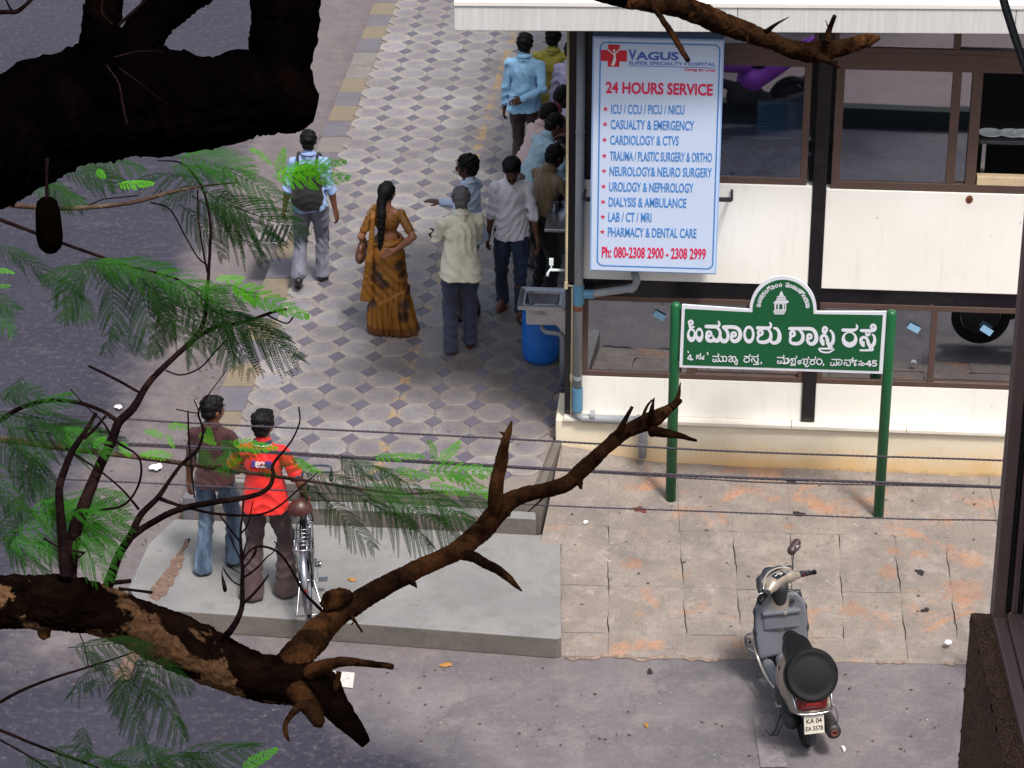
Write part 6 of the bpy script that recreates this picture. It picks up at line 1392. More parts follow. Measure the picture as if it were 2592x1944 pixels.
b = MB(); b.tube(cat_rom([(-.145, -.10, .66), (-.155, -.25, .65), (-.15, -.325, .58), (-.13, -.34, .515), (0, -.35, .505), (.13, -.34, .515), (.15, -.325, .58), (.155, -.25, .65), (.145, -.10, .66)], 5), .010, 10); b.build('chrome_guard', M_CHROME, sct, True)
sd('tail_skirt', .009, M_CHAMP, lambda S: (S.cone((-.12, -.20, .50), (.12, -.20, .50), .06, .06), S.ell((0, -.1, .48), (.17, .2, .06))), cuts=[lambda X, Y, Z: .44 - Z + 0 * X + 0 * Y])
pr = rotm(x=-8); b = MB(); b.box((0, -.345, .405), (.165, .006, .165), pr); b.build('number_plate', M_PLATE, sct, bevel=.003); pl = sct.children[-1]
def ptx(s, z, w, h):
    me = text_mesh(s, 1.0, .02); me.materials.clear(); xs = [v.co.x for v in me.vertices]; kx = w / (max(xs) - min(xs))
    for v in me.vertices:
        p_ = pr @ Vector(((v.co.x - min(xs)) * kx - w / 2, -.0042 - v.co.z * .3, v.co.y * h / text_cap)); v.co = p_ + Vector((0, -.345, z)) + Vector((0, (z - .405) * .14, 0))
    add_mesh('lettering', me, M_INK, pl)
ptx('KA 04', .417, .128, .040); ptx('EA 5578', .352, .142, .038)
MB().box((0, -.335, .318), (.165, .008, .012), pr).build('reflector_strip', M_ORR, sct)
sd('mudflap', .01, M_SCD, lambda S: (S.cone((0, -.16, .36), (0, -.245, .18), .055, .04), S.ell((0, -.05, .38), (.08, .18, .06))), cuts=[])
b = MB(); b.tube([(.16, .40, .18), (.17, .15, .2), (.175, .02, .225)], .022, 10); b.tube([(.175, .02, .225), (.178, -.02, .235), (.18, -.27, .26), (.18, -.285, .262)], [.04, .062, .062, .05], 20); b.build('silencer', M_EXH, sct, True)
b = MB(); b.lathe([(.028, 0), (.03, .012), (.018, .012), (.016, -.0)], 16, rot=rotm(x=90), o=(.18, -.285, .262)); b.build('tail_pipe', M_RUST, sct)
b = MB(); b.tube(cat_rom([(.16, -.20, .52), (.20, -.24, .47), (.215, -.26, .36), (.19, -.22, .30)], 5), .005, 8); b.build('side_rail', M_CHROME, sct, True)
# floorboard, shield
sd('floorboard', .010, M_SCG, lambda S: (S.cone((-.12, .48, .27), (-.13, .86, .26), .05, .05), S.cone((.12, .48, .27), (.13, .86, .26), .05, .05), S.cone((0, .45, .30), (0, .88, .28), .07, .06)), cuts=[lambda X, Y, Z: .235 - Z + 0 * X + 0 * Y])
b = MB(); b.tube(cat_rom([(-.165, .42, .30), (-.19, .60, .29), (-.205, .82, .30), (-.225, .92, .40), (-.23, .96, .56)], 5), .012, 8); b.build('side_trim', M_SILV, sct, True); b = MB(); b.tube(cat_rom([(.165, .42, .30), (.19, .60, .29), (.205, .82, .30), (.225, .92, .40), (.23, .96, .56)], 5), .012, 8); b.build('side_trim', M_SILV, sct, True)
def shield(S):
    for z in np.linspace(.34, .86, 26):
        w_ = .185 + .02 * math.sin((z - .34) / .52 * math.pi) - max(0, z - .78) * .6; yc = .90 + (z - .34) * .17
        for sx in (-1, 1): S.cone((0, yc + .02, z), (sx * w_, yc - .025, z), .026, .020)
sd('leg_shield', .009, M_SCG, shield, k=.02)
sd('shield_rim', .009, M_SCD, lambda S: S.chain([(-.19, .88, .36), (-.215, .92, .56), (-.205, .955, .74), (-.16, .985, .86), (0, 1.0, .90), (.16, .985, .86), (.205, .955, .74), (.215, .92, .56), (.19, .88, .36)], [.022] * 9))
sd('shield_front', .011, M_CHAMP, lambda S: (S.ell((0, 1.02, .62), (.16, .09, .30)), S.cone((0, 1.02, .40), (0, 1.0, .84), .10, .08)))
b = MB(); b.box((0, .925, .66), (.32, .05, .18), rotm(x=-9)); b.build('glove_box', M_SCG, sct, bevel=.02); MB().box((0, .905, .735), (.33, .04, .035), rotm(x=-9)).build('glove_box_lid', M_SCG, sct, bevel=.01)
MB().lathe([(.001, 0), (.016, 0), (.016, .012), (.001, .014)], 14, rot=rotm(x=90), o=(.03, .89, .735)).build('lock', M_SILV, sct)
MB().lathe([(.001, 0), (.02, 0), (.02, .012), (.001, .014)], 14, rot=rotm(x=90), o=(.10, .93, .82)).build('ignition', M_SCD, sct)
sd('front_fender', .011, M_CHAMP, lambda S: (S.ell((0, 1.24, .36), (.085, .24, .13)), S.cone((0, 1.08, .42), (0, 1.22, .45), .07, .07)), cuts=[lambda X, Y, Z: .30 - Z + 0 * X + 0 * Y])
b = MB(); b.tube(cat_rom([(-.20, 1.0, .30), (-.27, 1.06, .34), (-.285, 1.05, .44), (-.24, 1.0, .50), (-.20, .98, .46)], 6), .009, 8); b.tube(cat_rom([(-.20, 1.03, .36), (-.25, 1.05, .38), (-.26, 1.04, .42)], 4), .02, 8); b.build('crash_guard', M_CHROME, sct, True)
# steering head turned to the left
HR_ = np.array(Matrix.Rotation(R(36), 3, 'Z')); hh = V(0, .95, 1.0)
hq = lambda x, y, z: tuple(hh + HR_ @ V(x, y, z))
hrm = Matrix.Rotation(R(36), 3, 'Z')
sd('steering_column', .010, M_SCD, lambda S: (S.cone((0, .97, .82), (0, .955, .95), .06, .075)))
sd('headset', .009, M_CHAMP, lambda S: (S.chain([hq(-.19, -.035, .0), hq(-.10, -.01, .02), hq(0, .01, .03), hq(.10, -.01, .02), hq(.19, -.035, .0)], [.032, .052, .058, .052, .032]), S.cone(hq(-.12, .05, .015), hq(.12, .05, .015), .05, .05)), k=.03)
sd('visor', .009, M_SCD, lambda S: (S.chain([hq(-.20, .03, -.01), hq(-.11, .105, .02), hq(0, .13, .035), hq(.11, .105, .02), hq(.20, .03, -.01)], [.03, .042, .048, .042, .03]), S.cone(hq(-.08, .13, -.05), hq(.08, .13, -.05), .05, .05)), k=.03)
b = MB(); b.tube(cat_rom([hq(-.215, -.01, .025), hq(-.12, .06, .07), hq(0, .085, .085), hq(.12, .06, .07), hq(.215, -.01, .025)], 5), .008, 8); b.build('visor_trim', M_SILV, sct, True)
M_DASH = M('dash_glass', '#1a2226', .1, bump=0)
b = MB(); b.box(hq(-.02, -.01, .082), (.12, .062, .012), hrm @ rotm(x=14)); o = b.build('speedometer', M_DASH, sct, bevel=.01)
b = MB()
for i, (x, y_) in enumerate([(-.05, 0), (-.02, .012), (.01, -.004)]): b.box(hq(x - .01, -.01 + y_, .0925), (.022, .005, .002), hrm @ rotm(x=14, z=30 * i - 20))
b.build('dial_marks', M_WPL, o)
MB().box(hq(.075, -.02, .075), (.05, .03, .012), hrm @ rotm(x=14)).build('indicator_panel', M_SCG, sct, bevel=.005)
for sx in (-1, 1):
    b = MB(); b.tube([hq(sx * .19, -.04, .0), hq(sx * .24, -.055, -.005)], .020, 12); b.tube([hq(sx * .235, -.055, -.005), hq(sx * .34, -.085, -.015)], .018, 12); b.lathe([(.001, 0), (.022, 0), (.022, .008), (.001, .01)], 12, rot=hrm @ rotm(y=90 * sx), o=hq(sx * .34, -.085, -.015)); b.build('grip', M_VINYL, sct, True)
    b = MB(); b.tube(cat_rom([hq(sx * .22, -.01, -.005), hq(sx * .26, .005, -.01), hq(sx * .34, -.03, -.02)], 5), .0055, 8); b.build('brake_lever', M_SILV if sx < 0 else M_SCD, sct, True)
    MB().box(hq(sx * .215, -.05, .012), (.05, .045, .035), hrm).build('switch_box', M_SCD, sct, bevel=.008)
MB().box(hq(.222, -.078, .0), (.018, .012, .016), hrm).build('red_switch', M_TAIL, sct)
b = MB(); b.tube(cat_rom([hq(.165, .0, .03), hq(.175, .01, .12), hq(.20, .02, .20)], 5), .0055, 8); b.build('mirror_stalk', M_SCD, sct, True)
sd('mirror', .007, M('mirror_housing', '#3a2a2c', .35), lambda S: (S.cone(hq(.175, .02, .225), hq(.255, .035, .262), .040, .036)), cuts=[])
MB().lathe([(.001, 0), (.036, 0), (.034, .004), (.001, .005)], 18, rot=hrm @ rotm(x=105, y=10), o=hq(.215, -.012, .243)).build('mirror_glass', M_CHROME, sct)
b = MB(); b.ell(hq(.19, .06, .04), (.03, .02, .02)); b.build('turn_signal', M_SCD, sct, True)
b = MB(); b.tube([(-.13, .25, .2), (-.22, .15, .06), (-.28, .13, .008)], .009, 8); b.tube([(-.28, .13, .008), (-.33, .19, .012)], .006, 6); b.tube([(-.15, .05, .24), (-.23, .02, .10), (-.28, .05, .08), (-.31, .12, .10)], .006, 6); b.build('side_stand', M_EXH, sct)
b = MB(); b.tube(cat_rom([(-.16, .08, .34), (-.20, .12, .31), (-.195, .2, .30)], 4), .014, 8); b.build('pillion_footrest', M_CHROME, sct, True)
b = MB(); b.tube(cat_rom([(-.15, .12, .30), (-.155, .22, .40), (-.14, .36, .55), (-.13, .3, .5)], 6), .004, 6); b.build('cable', M_SCD, sct, True)

# ================================================================== BICYCLE
q = G(786, 1553, .17)
bk = thing('bicycle', 'old black and chrome roadster bicycle with rear rack standing beside the man in red', 'bicycle', (q.x, q.y, .17)); bk.scale = (.86,) * 3; bk.rotation_euler = (0, R(-4), R(3))
M_BKB = M('black_enamel', '#121216', .25, var=.1, bump=0); M_SAD = M('brown_saddle_leather', '#40211f', .4, var=.2)
def bwheel(y, r=.33, rotz=0):
    rm = rotm(y=90); b = MB(); prof = [(r - .019 + .019 * math.cos(R(a)), .019 * math.sin(R(a))) for a in range(0, 361, 40)]; b.lathe(prof, 44, rot=rm, o=(0, y, r), caps=False); b.build('tyre', M_TYRE, bk, True)
    b = MB(); prof = [(r - .052, -.013), (r - .040, -.016), (r - .032, -.012), (r - .032, .012), (r - .040, .016), (r - .052, .013), (r - .052, -.013)]; b.lathe(prof, 44, rot=rm, o=(0, y, r), caps=False); w = b.build('rim', M_CHROME, bk, True)
    b = MB(); b.tube([(-.045, y, r), (.045, y, r)], .018, 12); b.build('hub', M_CHROME, bk, True)
    b = MB()
    for i in range(32):
        a = 2 * math.pi * i / 32; a2 = a + (.35 if i % 2 else -.35); sx = .022 * (1 if i % 4 < 2 else -1); b.tube([(sx, y + .02 * math.cos(a2), r + .02 * math.sin(a2)), (0, y + (r - .05) * math.cos(a), r + (r - .05) * math.sin(a))], .0013, 4)
    o = b.build('spokes', M_CHROME, bk); o['kind'] = 'stuff'
bwheel(0); bwheel(1.08)
def fend(y, a0, a1, nm):
    b = MB(); vs = []; n = 22; r = .355
    for i in range(n + 1):
        a = R(a0 + (a1 - a0) * i / n); c, s_ = math.cos(a), math.sin(a)
        for k_, (dx, dr) in enumerate(((-.030, -.014), (-.018, .0), (0, .006), (.018, .0), (.030, -.014))): vs.append((dx, y + (r + dr) * c, .33 + (r + dr) * s_))
    b.raw(vs, [(5 * i + k_, 5 * i + k_ + 1, 5 * i + 6 + k_, 5 * i + 5 + k_) for i in range(n) for k_ in range(4)]); b.build(nm, M_CHROME, bk, True)
fend(0, 20, 205, 'mudguard'); fend(1.08, 10, 170, 'mudguard')
b = MB(); BBp = (0, .46, .28); ST = (0, .30, .80); HD = (0, .90, .86); HB = (0, .94, .66)
b.tube([BBp, ST], .014, 10); b.tube([BBp, HB], .015, 10); b.tube([(0, .315, .76), HD], .013, 10); b.tube([HD, HB], .017, 10)
for sx in (-1, 1): b.tube([(sx * .02, .44, .28), (sx * .055, 0, .33)], .009, 8); b.tube([(sx * .015, .31, .77), (sx * .055, 0, .33)], .008, 8); b.tube([(sx * .03, .945, .64), (sx * .045, 1.08, .33)], .010, 8)
b.build('frame', M_BKB, bk, True)
b = MB(); b.tube([ST, (0, .285, .87)], .012, 10); b.tube([HD, (0, .885, .96)], .011, 8); b.build('seat_post', M_CHROME, bk, True)
b = MB(); b.tube(cat_rom([(-.27, .70, .98), (-.26, .82, 1.0), (-.12, .90, .985), (0, .90, .965), (.12, .90, .985), (.26, .82, 1.0), (.27, .70, .98)], 5), .011, 8); b.build('handlebar', M_CHROME, bk, True)
for sx in (-1, 1): MB().tube([(sx * .27, .72, .985), (sx * .27, .62, .965)], .017, 10).build('grip', M_BKB, bk, True)
S = SDF(.03); S.cone((0, .50, .915), (0, .34, .92), .022, .05); S.cone((0, .34, .92), (0, .20, .93), .05, .10); S.cone((-.05, .19, .925), (.05, .19, .925), .055, .055); S.cuts.append(lambda X, Y, Z: .905 - Z + 0 * X + 0 * Y - .02 * np.abs(X) * 10 * 0); S.mesh('saddle', .008, M_SAD, bk)
b = MB()
for sx in (-1, 1):
    b.tube([(sx * .055 + .014 * math.cos(R(a * 50)), .16 + .014 * math.sin(R(a * 50)), .84 + a * .0022) for a in range(30)], .0045, 6); b.tube([(sx * .055, .16, .845), (sx * .02, .30, .85), (0, .46, .895)], .005, 6)
b.build('saddle_springs', M_CHROME, bk, True)
b = MB(); z = .735
b.tube([(-.07, .22, z), (-.075, -.12, z), (-.07, -.20, z), (.07, -.20, z), (.075, -.12, z), (.07, .22, z)], .006, 8)
for i in range(5): b.tube([(-.072, -.10 + i * .07, z), (.072, -.10 + i * .07, z)], .0045, 6)
for sx in (-1, 1): b.tube([(sx * .07, .20, z), (sx * .03, .29, .76)], .005, 6); b.tube([(sx * .073, -.12, z), (sx * .06, 0, .34)], .0045, 6); b.tube([(sx * .073, .05, z), (sx * .06, .0, .35)], .0045, 6)
b.tube([(-.045, -.19, z + .004), (-.045, .2, z + .03)], .004, 6); b.tube([(.045, -.19, z + .004), (.045, .2, z + .03)], .004, 6)
b.build('rack', M_CHROME, bk, True)
b = MB(); 
for sx in (-1, 1): b.tube([(sx * .06, 0, .33), (sx * .12, -.04, .01), (sx * .07, -.05, .008)], .007, 8)
b.tube([(-.12, -.045, .01), (.12, -.045, .01)], .007, 8); b.build('stand', M_CHROME, bk, True)
b = MB(); b.tube([(.085, .02, .47), (.13, .02, .47)], .022, 14); b.lathe([(.001, 0), (.024, 0), (.03, .02), (.03, .03), (.001, .03)], 14, rot=rotm(y=90), o=(.11, .02, .47)); b.build('dynamo', M_CHROME, bk, True)
b = MB(); b.tube([(0, .46, .28), (.08, .46, .28)], .012, 8); b.tube([(.07, .46, .28), (.08, .36, .14)], .008, 6); b.tube([(-.05, .46, .28), (-.07, .56, .42)], .008, 6); b.box((.12, .35, .135), (.08, .05, .02)); b.box((-.11, .57, .425), (.08, .05, .02)); b.lathe([(.09, -.003), (.095, 0), (.09, .003)], 30, rot=rotm(y=90), o=(.045, .46, .28), caps=True); b.build('crank', M_CHROME, bk)
b = MB(); b.box((.045, .23, .31), (.02, .50, .10)); b.build('chain_case', M_BKB, bk, bevel=.02)
MB().lathe([(.001, 0), (.02, 0), (.018, .02), (.001, .022)], 12, rot=rotm(x=90), o=(0, -.355, .42)).build('rear_reflector', M_TAIL, bk)

# ================================================================== purple motorcycle across the lane (seen mirrored in the restaurant glass)
mc = thing('motorcycle', 'purple motorcycle mirrored in the upper restaurant window beside the light box', 'motorcycle', (1.66, 11.12, 0), None, R(62)); mc.scale = (.9,) * 3
M_PURP = M('purple_paint', '#b050d0', .3, .1, var=.05, bump=0)
def mwheel(y, r=.30):
    rm = rotm(y=90); b = MB(); prof = [(r - .05 + .05 * math.cos(R(a)), .05 * math.sin(R(a))) for a in range(0, 361, 40)]; b.lathe(prof, 36, rot=rm, o=(0, y, r), caps=False); b.build('tyre', M_TYRE, mc, True); MB().lathe([(.001, -.04), (.19, -.03), (.2, .0), (.19, .03), (.001, .04)], 24, rot=rm, o=(0, y, r)).build('rim', M_SCD, mc)
mwheel(0); mwheel(1.28)
def sdm(name, mat, fn, vox=.014): S = SDF(.04); fn(S); return S.mesh(name, vox, mat, mc)
sdm('tail_fairing', M_PURP, lambda S: (S.cone((0, -.34, .98), (0, .30, .78), .05, .14), S.cone((0, .0, .84), (0, .55, .62), .10, .17)))
sdm('tank', M_PURP, lambda S: (S.ell((0, .75, .86), (.15, .26, .13)),)); sdm('seat', M_VINYL, lambda S: (S.cone((0, -.15, .90), (0, .45, .82), .07, .12)))
sdm('grab_rail', M_PURP, lambda S: (S.cone((-.07, -.05, .95), (0, -.38, 1.08), .018, .02), S.cone((.07, -.05, .95), (0, -.38, 1.08), .018, .02)))
sdm('engine', M_EXH, lambda S: (S.ell((0, .62, .42), (.14, .24, .20)), S.cone((0, .3, .35), (0, .9, .6), .07, .06))); sdm('silencer', M_EXH, lambda S: (S.cone((.14, .5, .30), (.16, -.25, .40), .04, .06)))
sdm('headlamp', M_PURP, lambda S: (S.ell((0, 1.12, .92), (.12, .12, .13)),)); MB().tube([(-.33, .95, 1.02), (0, 1.05, 1.0), (.33, .95, 1.02)], .015, 8).build('handlebar', M_SCD, mc); MB().tube([(0, 1.08, .95), (0, 1.28, .3)], .04, 8).build('fork', M_CHROME, mc)
MB().box((0, -.36, .62), (.17, .01, .12)).build('number_plate', M_PLATE, mc); MB().box((0, -.31, .82), (.12, .06, .06)).build('tail_lamp', M_TAIL, mc, bevel=.01); MB().tube([(0, -.1, .5), (0, -.34, .62)], .04, 8).build('rear_mudguard', M_SCD, mc)

# a second motorcycle parked right of the frame; its wheel shows mirrored in the far right lower window
q = G(2478, 886, 0); q2_ = q + FAC.n * (2 * (FAC.o - q).dot(FAC.n)); q2_.z = .03
def copy_thing(root, loc, rz, label, cat):
    r = root.copy(); COL.objects.link(r); r.location = loc; r.rotation_euler = (0, 0, rz); r['label'] = label; r['category'] = cat
    for ch in list(root.children):
        c = ch.copy(); COL.objects.link(c); c.parent = r
        for g_ in ch.children: d = g_.copy(); COL.objects.link(d); d.parent = c
    return r
copy_thing(mc, q2_, R(-95), 'motorcycle parked out of view whose wheel is mirrored in the rightmost lower window', 'motorcycle')
# ================================================================== TREES
def bark_mat(name, dark, mid, patch, amt, sc=1.0, thr=(.52, .56), spec=.05):
    k = NM(name); n1 = k.noise(7 * sc, 7, .7, dist=.8); n2 = k.noise(2.6 * sc, 6, .62, k.vmap((1, 1, 1), loc=(4, 2, 7)), .6); f = k.noise(55 * sc, 6, .75)
    c = k.mix(k.ramp(n1, [(.35, 0.), (.65, 1.)]), dark, mid)
    m = k.ramp(n2, [(thr[0], 0.), (thr[1], 1.)]); c = k.mix(k.math('MULTIPLY', m, amt), c, patch)
    c = k.mix(k.math('MULTIPLY', k.ramp(f, [(.35, 1.), (.6, 0.)]), .6), c, dark)
    k.bump(k.math('ADD', n1, k.math('MULTIPLY', f, .7)), .9, .012); return k.out(c, .95, spec=.0)
M_BK1 = bark_mat('backlit_dark_bark', '#020102', '#070404', '#100807', .6)  # dark bark taken to near-black: the limb's backlit silhouette is put into the colour
M_BK2 = bark_mat('patched_bark', '#070404', '#1e130d', '#6c503a', .92, 1.0, (.535, .55))
M_BK3 = bark_mat('dead_wood_bark', '#120b08', '#3a2619', '#6a452a', .7, 1.3, (.50, .60))
M_TWIG = bark_mat('dark_twig_bark', '#120c0e', '#281a1c', '#3c2a26', .5, 3.0); M_TWIG2 = bark_mat('pale_twig_bark', '#40302a', '#6a5448', '#8a7866', .5, 3.0)
def limb(name, pts, mat, parent, n=14, rough=.05, per=6, seed=0, spike=.0):
    """pts: (px, py, width px, depth m)"""
    P3 = [np.array([*T(p[0], p[1], p[3]), p[2] * p[3] / FPX / 2]) for p in pts]
    sp = cat_rom(P3, per) if len(P3) > 1 else P3
    # even resampling
    pos = np.array(sp); seg = np.linalg.norm(np.diff(pos[:, :3], axis=0), axis=1); L = np.concatenate([[0], np.cumsum(seg)]); rm = max(pos[:, 3].mean(), .002)
    m = int(max(4, min(420 if n > 30 else 160, L[-1] / (rm * (.10 if n > 30 else .3) if rough > .03 else rm * 1.6)))); tt = np.linspace(0, L[-1], m); pos = np.stack([np.interp(tt, L, pos[:, i]) for i in range(4)], 1)
    b = MB(); vs = []; prev = Vector((0, 0, 1)); C_ = [Vector(p[:3]) for p in pos]
    for i, p in enumerate(C_):
        t = (C_[min(i + 1, m - 1)] - C_[max(i - 1, 0)]).normalized(); a = prev - t * prev.dot(t); a = a.normalized() if a.length > 1e-4 else t.orthogonal().normalized(); prev = a; bb = t.cross(a)
        for k in range(n): an = 2 * math.pi * k / n; vs.append(p + (a * math.cos(an) + bb * math.sin(an)) * max(pos[i, 3], .0008))
    arr = np.array([list(v) for v in vs]); cen = np.repeat(pos[:, :3], n, 0); rad = arr - cen; rr = np.linalg.norm(rad, axis=1, keepdims=True) + 1e-9; ur = rad / rr
    if rough > 0:
        s = 1.0 / max(rm, .004); d = vnoise(arr, s * .9, seed) * 1.2 + vnoise(arr, s * 2.6, seed + 3) * .6 + vnoise(arr, s * 6.5, seed + 5) * .38 + np.abs(vnoise(arr, s * 12, seed + 9)) * .30
        d = d + (1 - 2 * np.abs(vnoise(arr, s * 9, seed + 21))) * .35 + (1 - 2 * np.abs(vnoise(arr, s * 21, seed + 25))) * .42 + vnoise(arr, s * 47, seed + 41) * .35 + np.sign(vnoise(arr, s * 5, seed + 31)) * .22
        arr = arr + ur * (rr * d[:, None] * rough)
        arr[:, :] += (vnoise(cen, s * .35, seed + 11)[:, None] * rm * rough * 2)
    fs = [(i * n + k, i * n + (k + 1) % n, (i + 1) * n + (k + 1) % n, (i + 1) * n + k) for i in range(m - 1) for k in range(n)] + [tuple(range(n))[::-1], tuple(range((m - 1) * n, m * n))]
    b.raw(arr.tolist(), fs); return b.build(name, mat, parent, smooth=True)
# ---------- the dark tree: thick limb with a loop at top left, dead branch at top right
dk = thing('dark_tree', 'nearly black old tree limb forking into a loop across the top left corner', 'tree', (0, 0, 0))
D1 = 5.6
limb('limb', [(-900, 620, 400, 5.0), (-500, 520, 360, 5.2), (-150, 395, 300, 5.4), (0, 348, 285, D1), (150, 272, 275, D1), (300, 245, 275, D1), (430, 254, 250, D1), (540, 255, 215, D1), (640, 232, 205, D1), (720, 240, 190, D1), (770, 262, 120, D1), (800, 270, 60, D1)], M_BK1, dk, 110, .10, seed=1)
limb('knob', [(690, 230, 130, D1), (730, 255, 160, D1), (762, 268, 130, D1), (800, 275, 60, D1)], M_BK1, dk, 70, .12, seed=4)
limb('limb', [(690, 235, 150, D1), (700, 150, 160, D1), (712, 60, 165, D1), (718, 0, 165, D1), (735, -160, 165, 5.7), (800, -330, 160, 6.0), (1000, -400, 150, 6.8), (1280, -220, 120, 8.0), (1480, -60, 70, 8.8), (1580, -4, 46, 9.0)], M_BK1, dk, 80, .09, seed=2)
limb('limb', [(330, 200, 150, D1), (352, 120, 112, D1), (385, 60, 100, D1), (435, 8, 105, D1), (520, -60, 110, D1), (640, -150, 130, 5.7), (720, -230, 130, 5.8)], M_BK1, dk, 60, .10, seed=3)
limb('stub', [(275, 200, 130, D1 - .06), (262, 90, 98, D1 - .06), (262, 20, 92, D1 - .06), (264, -60, 95, D1 - .06), (270, -200, 80, D1)], M_BK1, dk, 56, .10, seed=5)
limb('spur', [(222, 40, 16, D1 - .1), (214, 22, 10, D1 - .1), (211, 8, 2, D1 - .1)], M_BK1, dk, 8, .05); limb('spur', [(18, 470, 30, D1), (8, 492, 16, D1), (2, 508, 3, D1)], M_BK1, dk, 8, .05)
for pts in ([(-30, 34, 12, 5.4), (15, 30, 12, 5.4), (45, 28, 12, 5.4), (85, -6, 9, 5.4)], [(30, 28, 7, 5.4), (20, 10, 5, 5.4), (12, -8, 5, 5.4)], [(298, 66, 8, 5.4), (330, 36, 9, 5.4), (378, -6, 8, 5.4)]): limb('twig', pts, M_TWIG, dk, 8, .03)
for pts in ([(262, -10, 3, 5.3), (258, 30, 3, 5.3), (285, 62, 3, 5.3)], [(270, 165, 5, 5.25), (300, 210, 4, 5.25), (310, 260, 7, 5.2), (322, 318, 8, 5.2)], [(290, 145, 4, 5.25), (350, 130, 3, 5.25), (415, 130, 2, 5.25)], [(300, 170, 3, 5.25), (360, 215, 2, 5.25), (410, 255, 2, 5.25)]): limb('twig', pts, M_TWIG, dk, 6, .02)
# trunk out of the frame
TRX = T(-900, 620, 5.0)
b = MB(); b.tube([(TRX.x - .35, TRX.y - .3, 0), (TRX.x - .3, TRX.y - .25, 4), (TRX.x - .1, TRX.y - .1, TRX.z + .05), (TRX.x - .5, TRX.y - .3, TRX.z + 3)], [.34, .27, .2, .12], 20); b.build('trunk', M_BK1, dk, True)
# dead branch top right (parts of the same tree)
B2 = lambda x, y, w, d: (1400 + x / 1.856, y / 1.856, w / 1.856, d)
limb('dead_branch', [B2(250, -40, 70, 8.95), B2(330, -10, 82, 9), B2(560, 28, 95, 9), B2(750, 92, 100, 9.05), B2(900, 142, 92, 9.1), B2(1050, 200, 72, 9.15), B2(1160, 236, 84, 9.2), B2(1240, 244, 86, 9.2), B2(1380, 218, 74, 9.25), B2(1460, 196, 62, 9.25), B2(1528, 178, 22, 9.3)], M_BK3, dk, 56, .11, seed=7)
for pts in ([B2(470, 30, 24, 8.9), B2(560, 160, 30, 8.7), B2(632, 284, 24, 8.55)], [B2(1000, 150, 26, 9.05), B2(1050, 112, 14, 9), B2(1108, 80, 4, 9)], [B2(1285, 200, 36, 9.15), B2(1298, 140, 26, 9.15), B2(1322, 76, 20, 9.1)], [B2(1300, 150, 10, 9.1), B2(1280, 94, 3, 9.1)], [B2(1230, 260, 44, 9.1), B2(1300, 290, 26, 9.1), B2(1355, 324, 4, 9.1)], [B2(352, 5, 12, 8.9), B2(362, 46, 4, 8.9)], [B2(390, 5, 12, 8.9), B2(386, 44, 4, 8.9)], [B2(910, 170, 18, 9), B2(915, 212, 4, 9)]): limb('broken_twig', pts, M_BK3, dk, 12, .06, seed=9)
# hanging fruit
fr = thing('hanging_fruit', 'dark oblong fruit hanging on a stalk below the black limb', 'fruit', tuple(T(118, 500, 5.5)))
limb('stalk', [(119, 400, 10, 5.5), (118, 450, 9, 5.5), (119, 505, 9, 5.5)], M_TWIG, None, 10, .02); o = COL.objects[-1]; o.parent = fr; o.matrix_parent_inverse = Matrix.Translation(-fr.location)
prof = [(.001, 0), (.012, -.002), (.021, -.010), (.0245, -.03), (.0265, -.062), (.0268, -.085), (.023, -.106), (.013, -.117), (.001, -.120)]
MB().lathe(prof, 24).build('pod', M('brown_pod', '#070402', .95, spec=0, var=.3, scale=60, bump=.5), fr, True)

# ---------- the patched brown tree: lower limb, dead arm, twigs and fern-like leaves
tr_ = thing('tree', 'brown patchy barked tree limb with bare twigs, feathery leaves and a dead arm', 'tree', (0, 0, 0))
C3 = lambda x, y, w, d: (x / 2.39, 1250 + y / 2.39, w / 2.39, d)
C4 = lambda x, y, w, d: (700 + x / 2.011, 950 + y / 2.011, w / 2.011, d)
limb('limb', [(-760, 1640, 190, 8.0), (-350, 1560, 160, 8.0), (-120, 1535, 130, 8.0), (0, 1528, 126, 8.0), (80, 1522, 124, 8.0), (155, 1527, 132, 8.0), (293, 1564, 118, 8.05), (418, 1612, 132, 8.1), (527, 1661, 132, 8.1), (640, 1708, 118, 8.1), (730, 1722, 118, 8.1), (800, 1735, 100, 8.1), (850, 1790, 70, 8.05), (890, 1840, 52, 8.0), (926, 1884, 26, 8.0)], M_BK2, tr_, 90, .09, seed=12)
limb('dead_arm', [(715, 1730, 100, 8.12), C4(110, 1430, 160, 8.12), C4(200, 1325, 145, 8.2), C4(300, 1225, 120, 8.3), C4(450, 1130, 104, 8.4), C4(650, 1020, 94, 8.6), C4(850, 925, 86, 8.8), C4(950, 870, 100, 8.85), C4(1050, 785, 100, 8.9), C4(1120, 700, 104, 8.95), C4(1200, 632, 84, 9), C4(1330, 592, 72, 9.1), C4(1470, 555, 78, 9.2), C4(1560, 480, 76, 9.25), C4(1650, 395, 68, 9.3), C4(1750, 305, 68, 9.4), C4(1850, 250, 76, 9.45), C4(1910, 230, 84, 9.5), C4(1980, 185, 52, 9.5), C4(2052, 135, 24, 9.55)], M_BK3, tr_, 56, .085, seed=14)
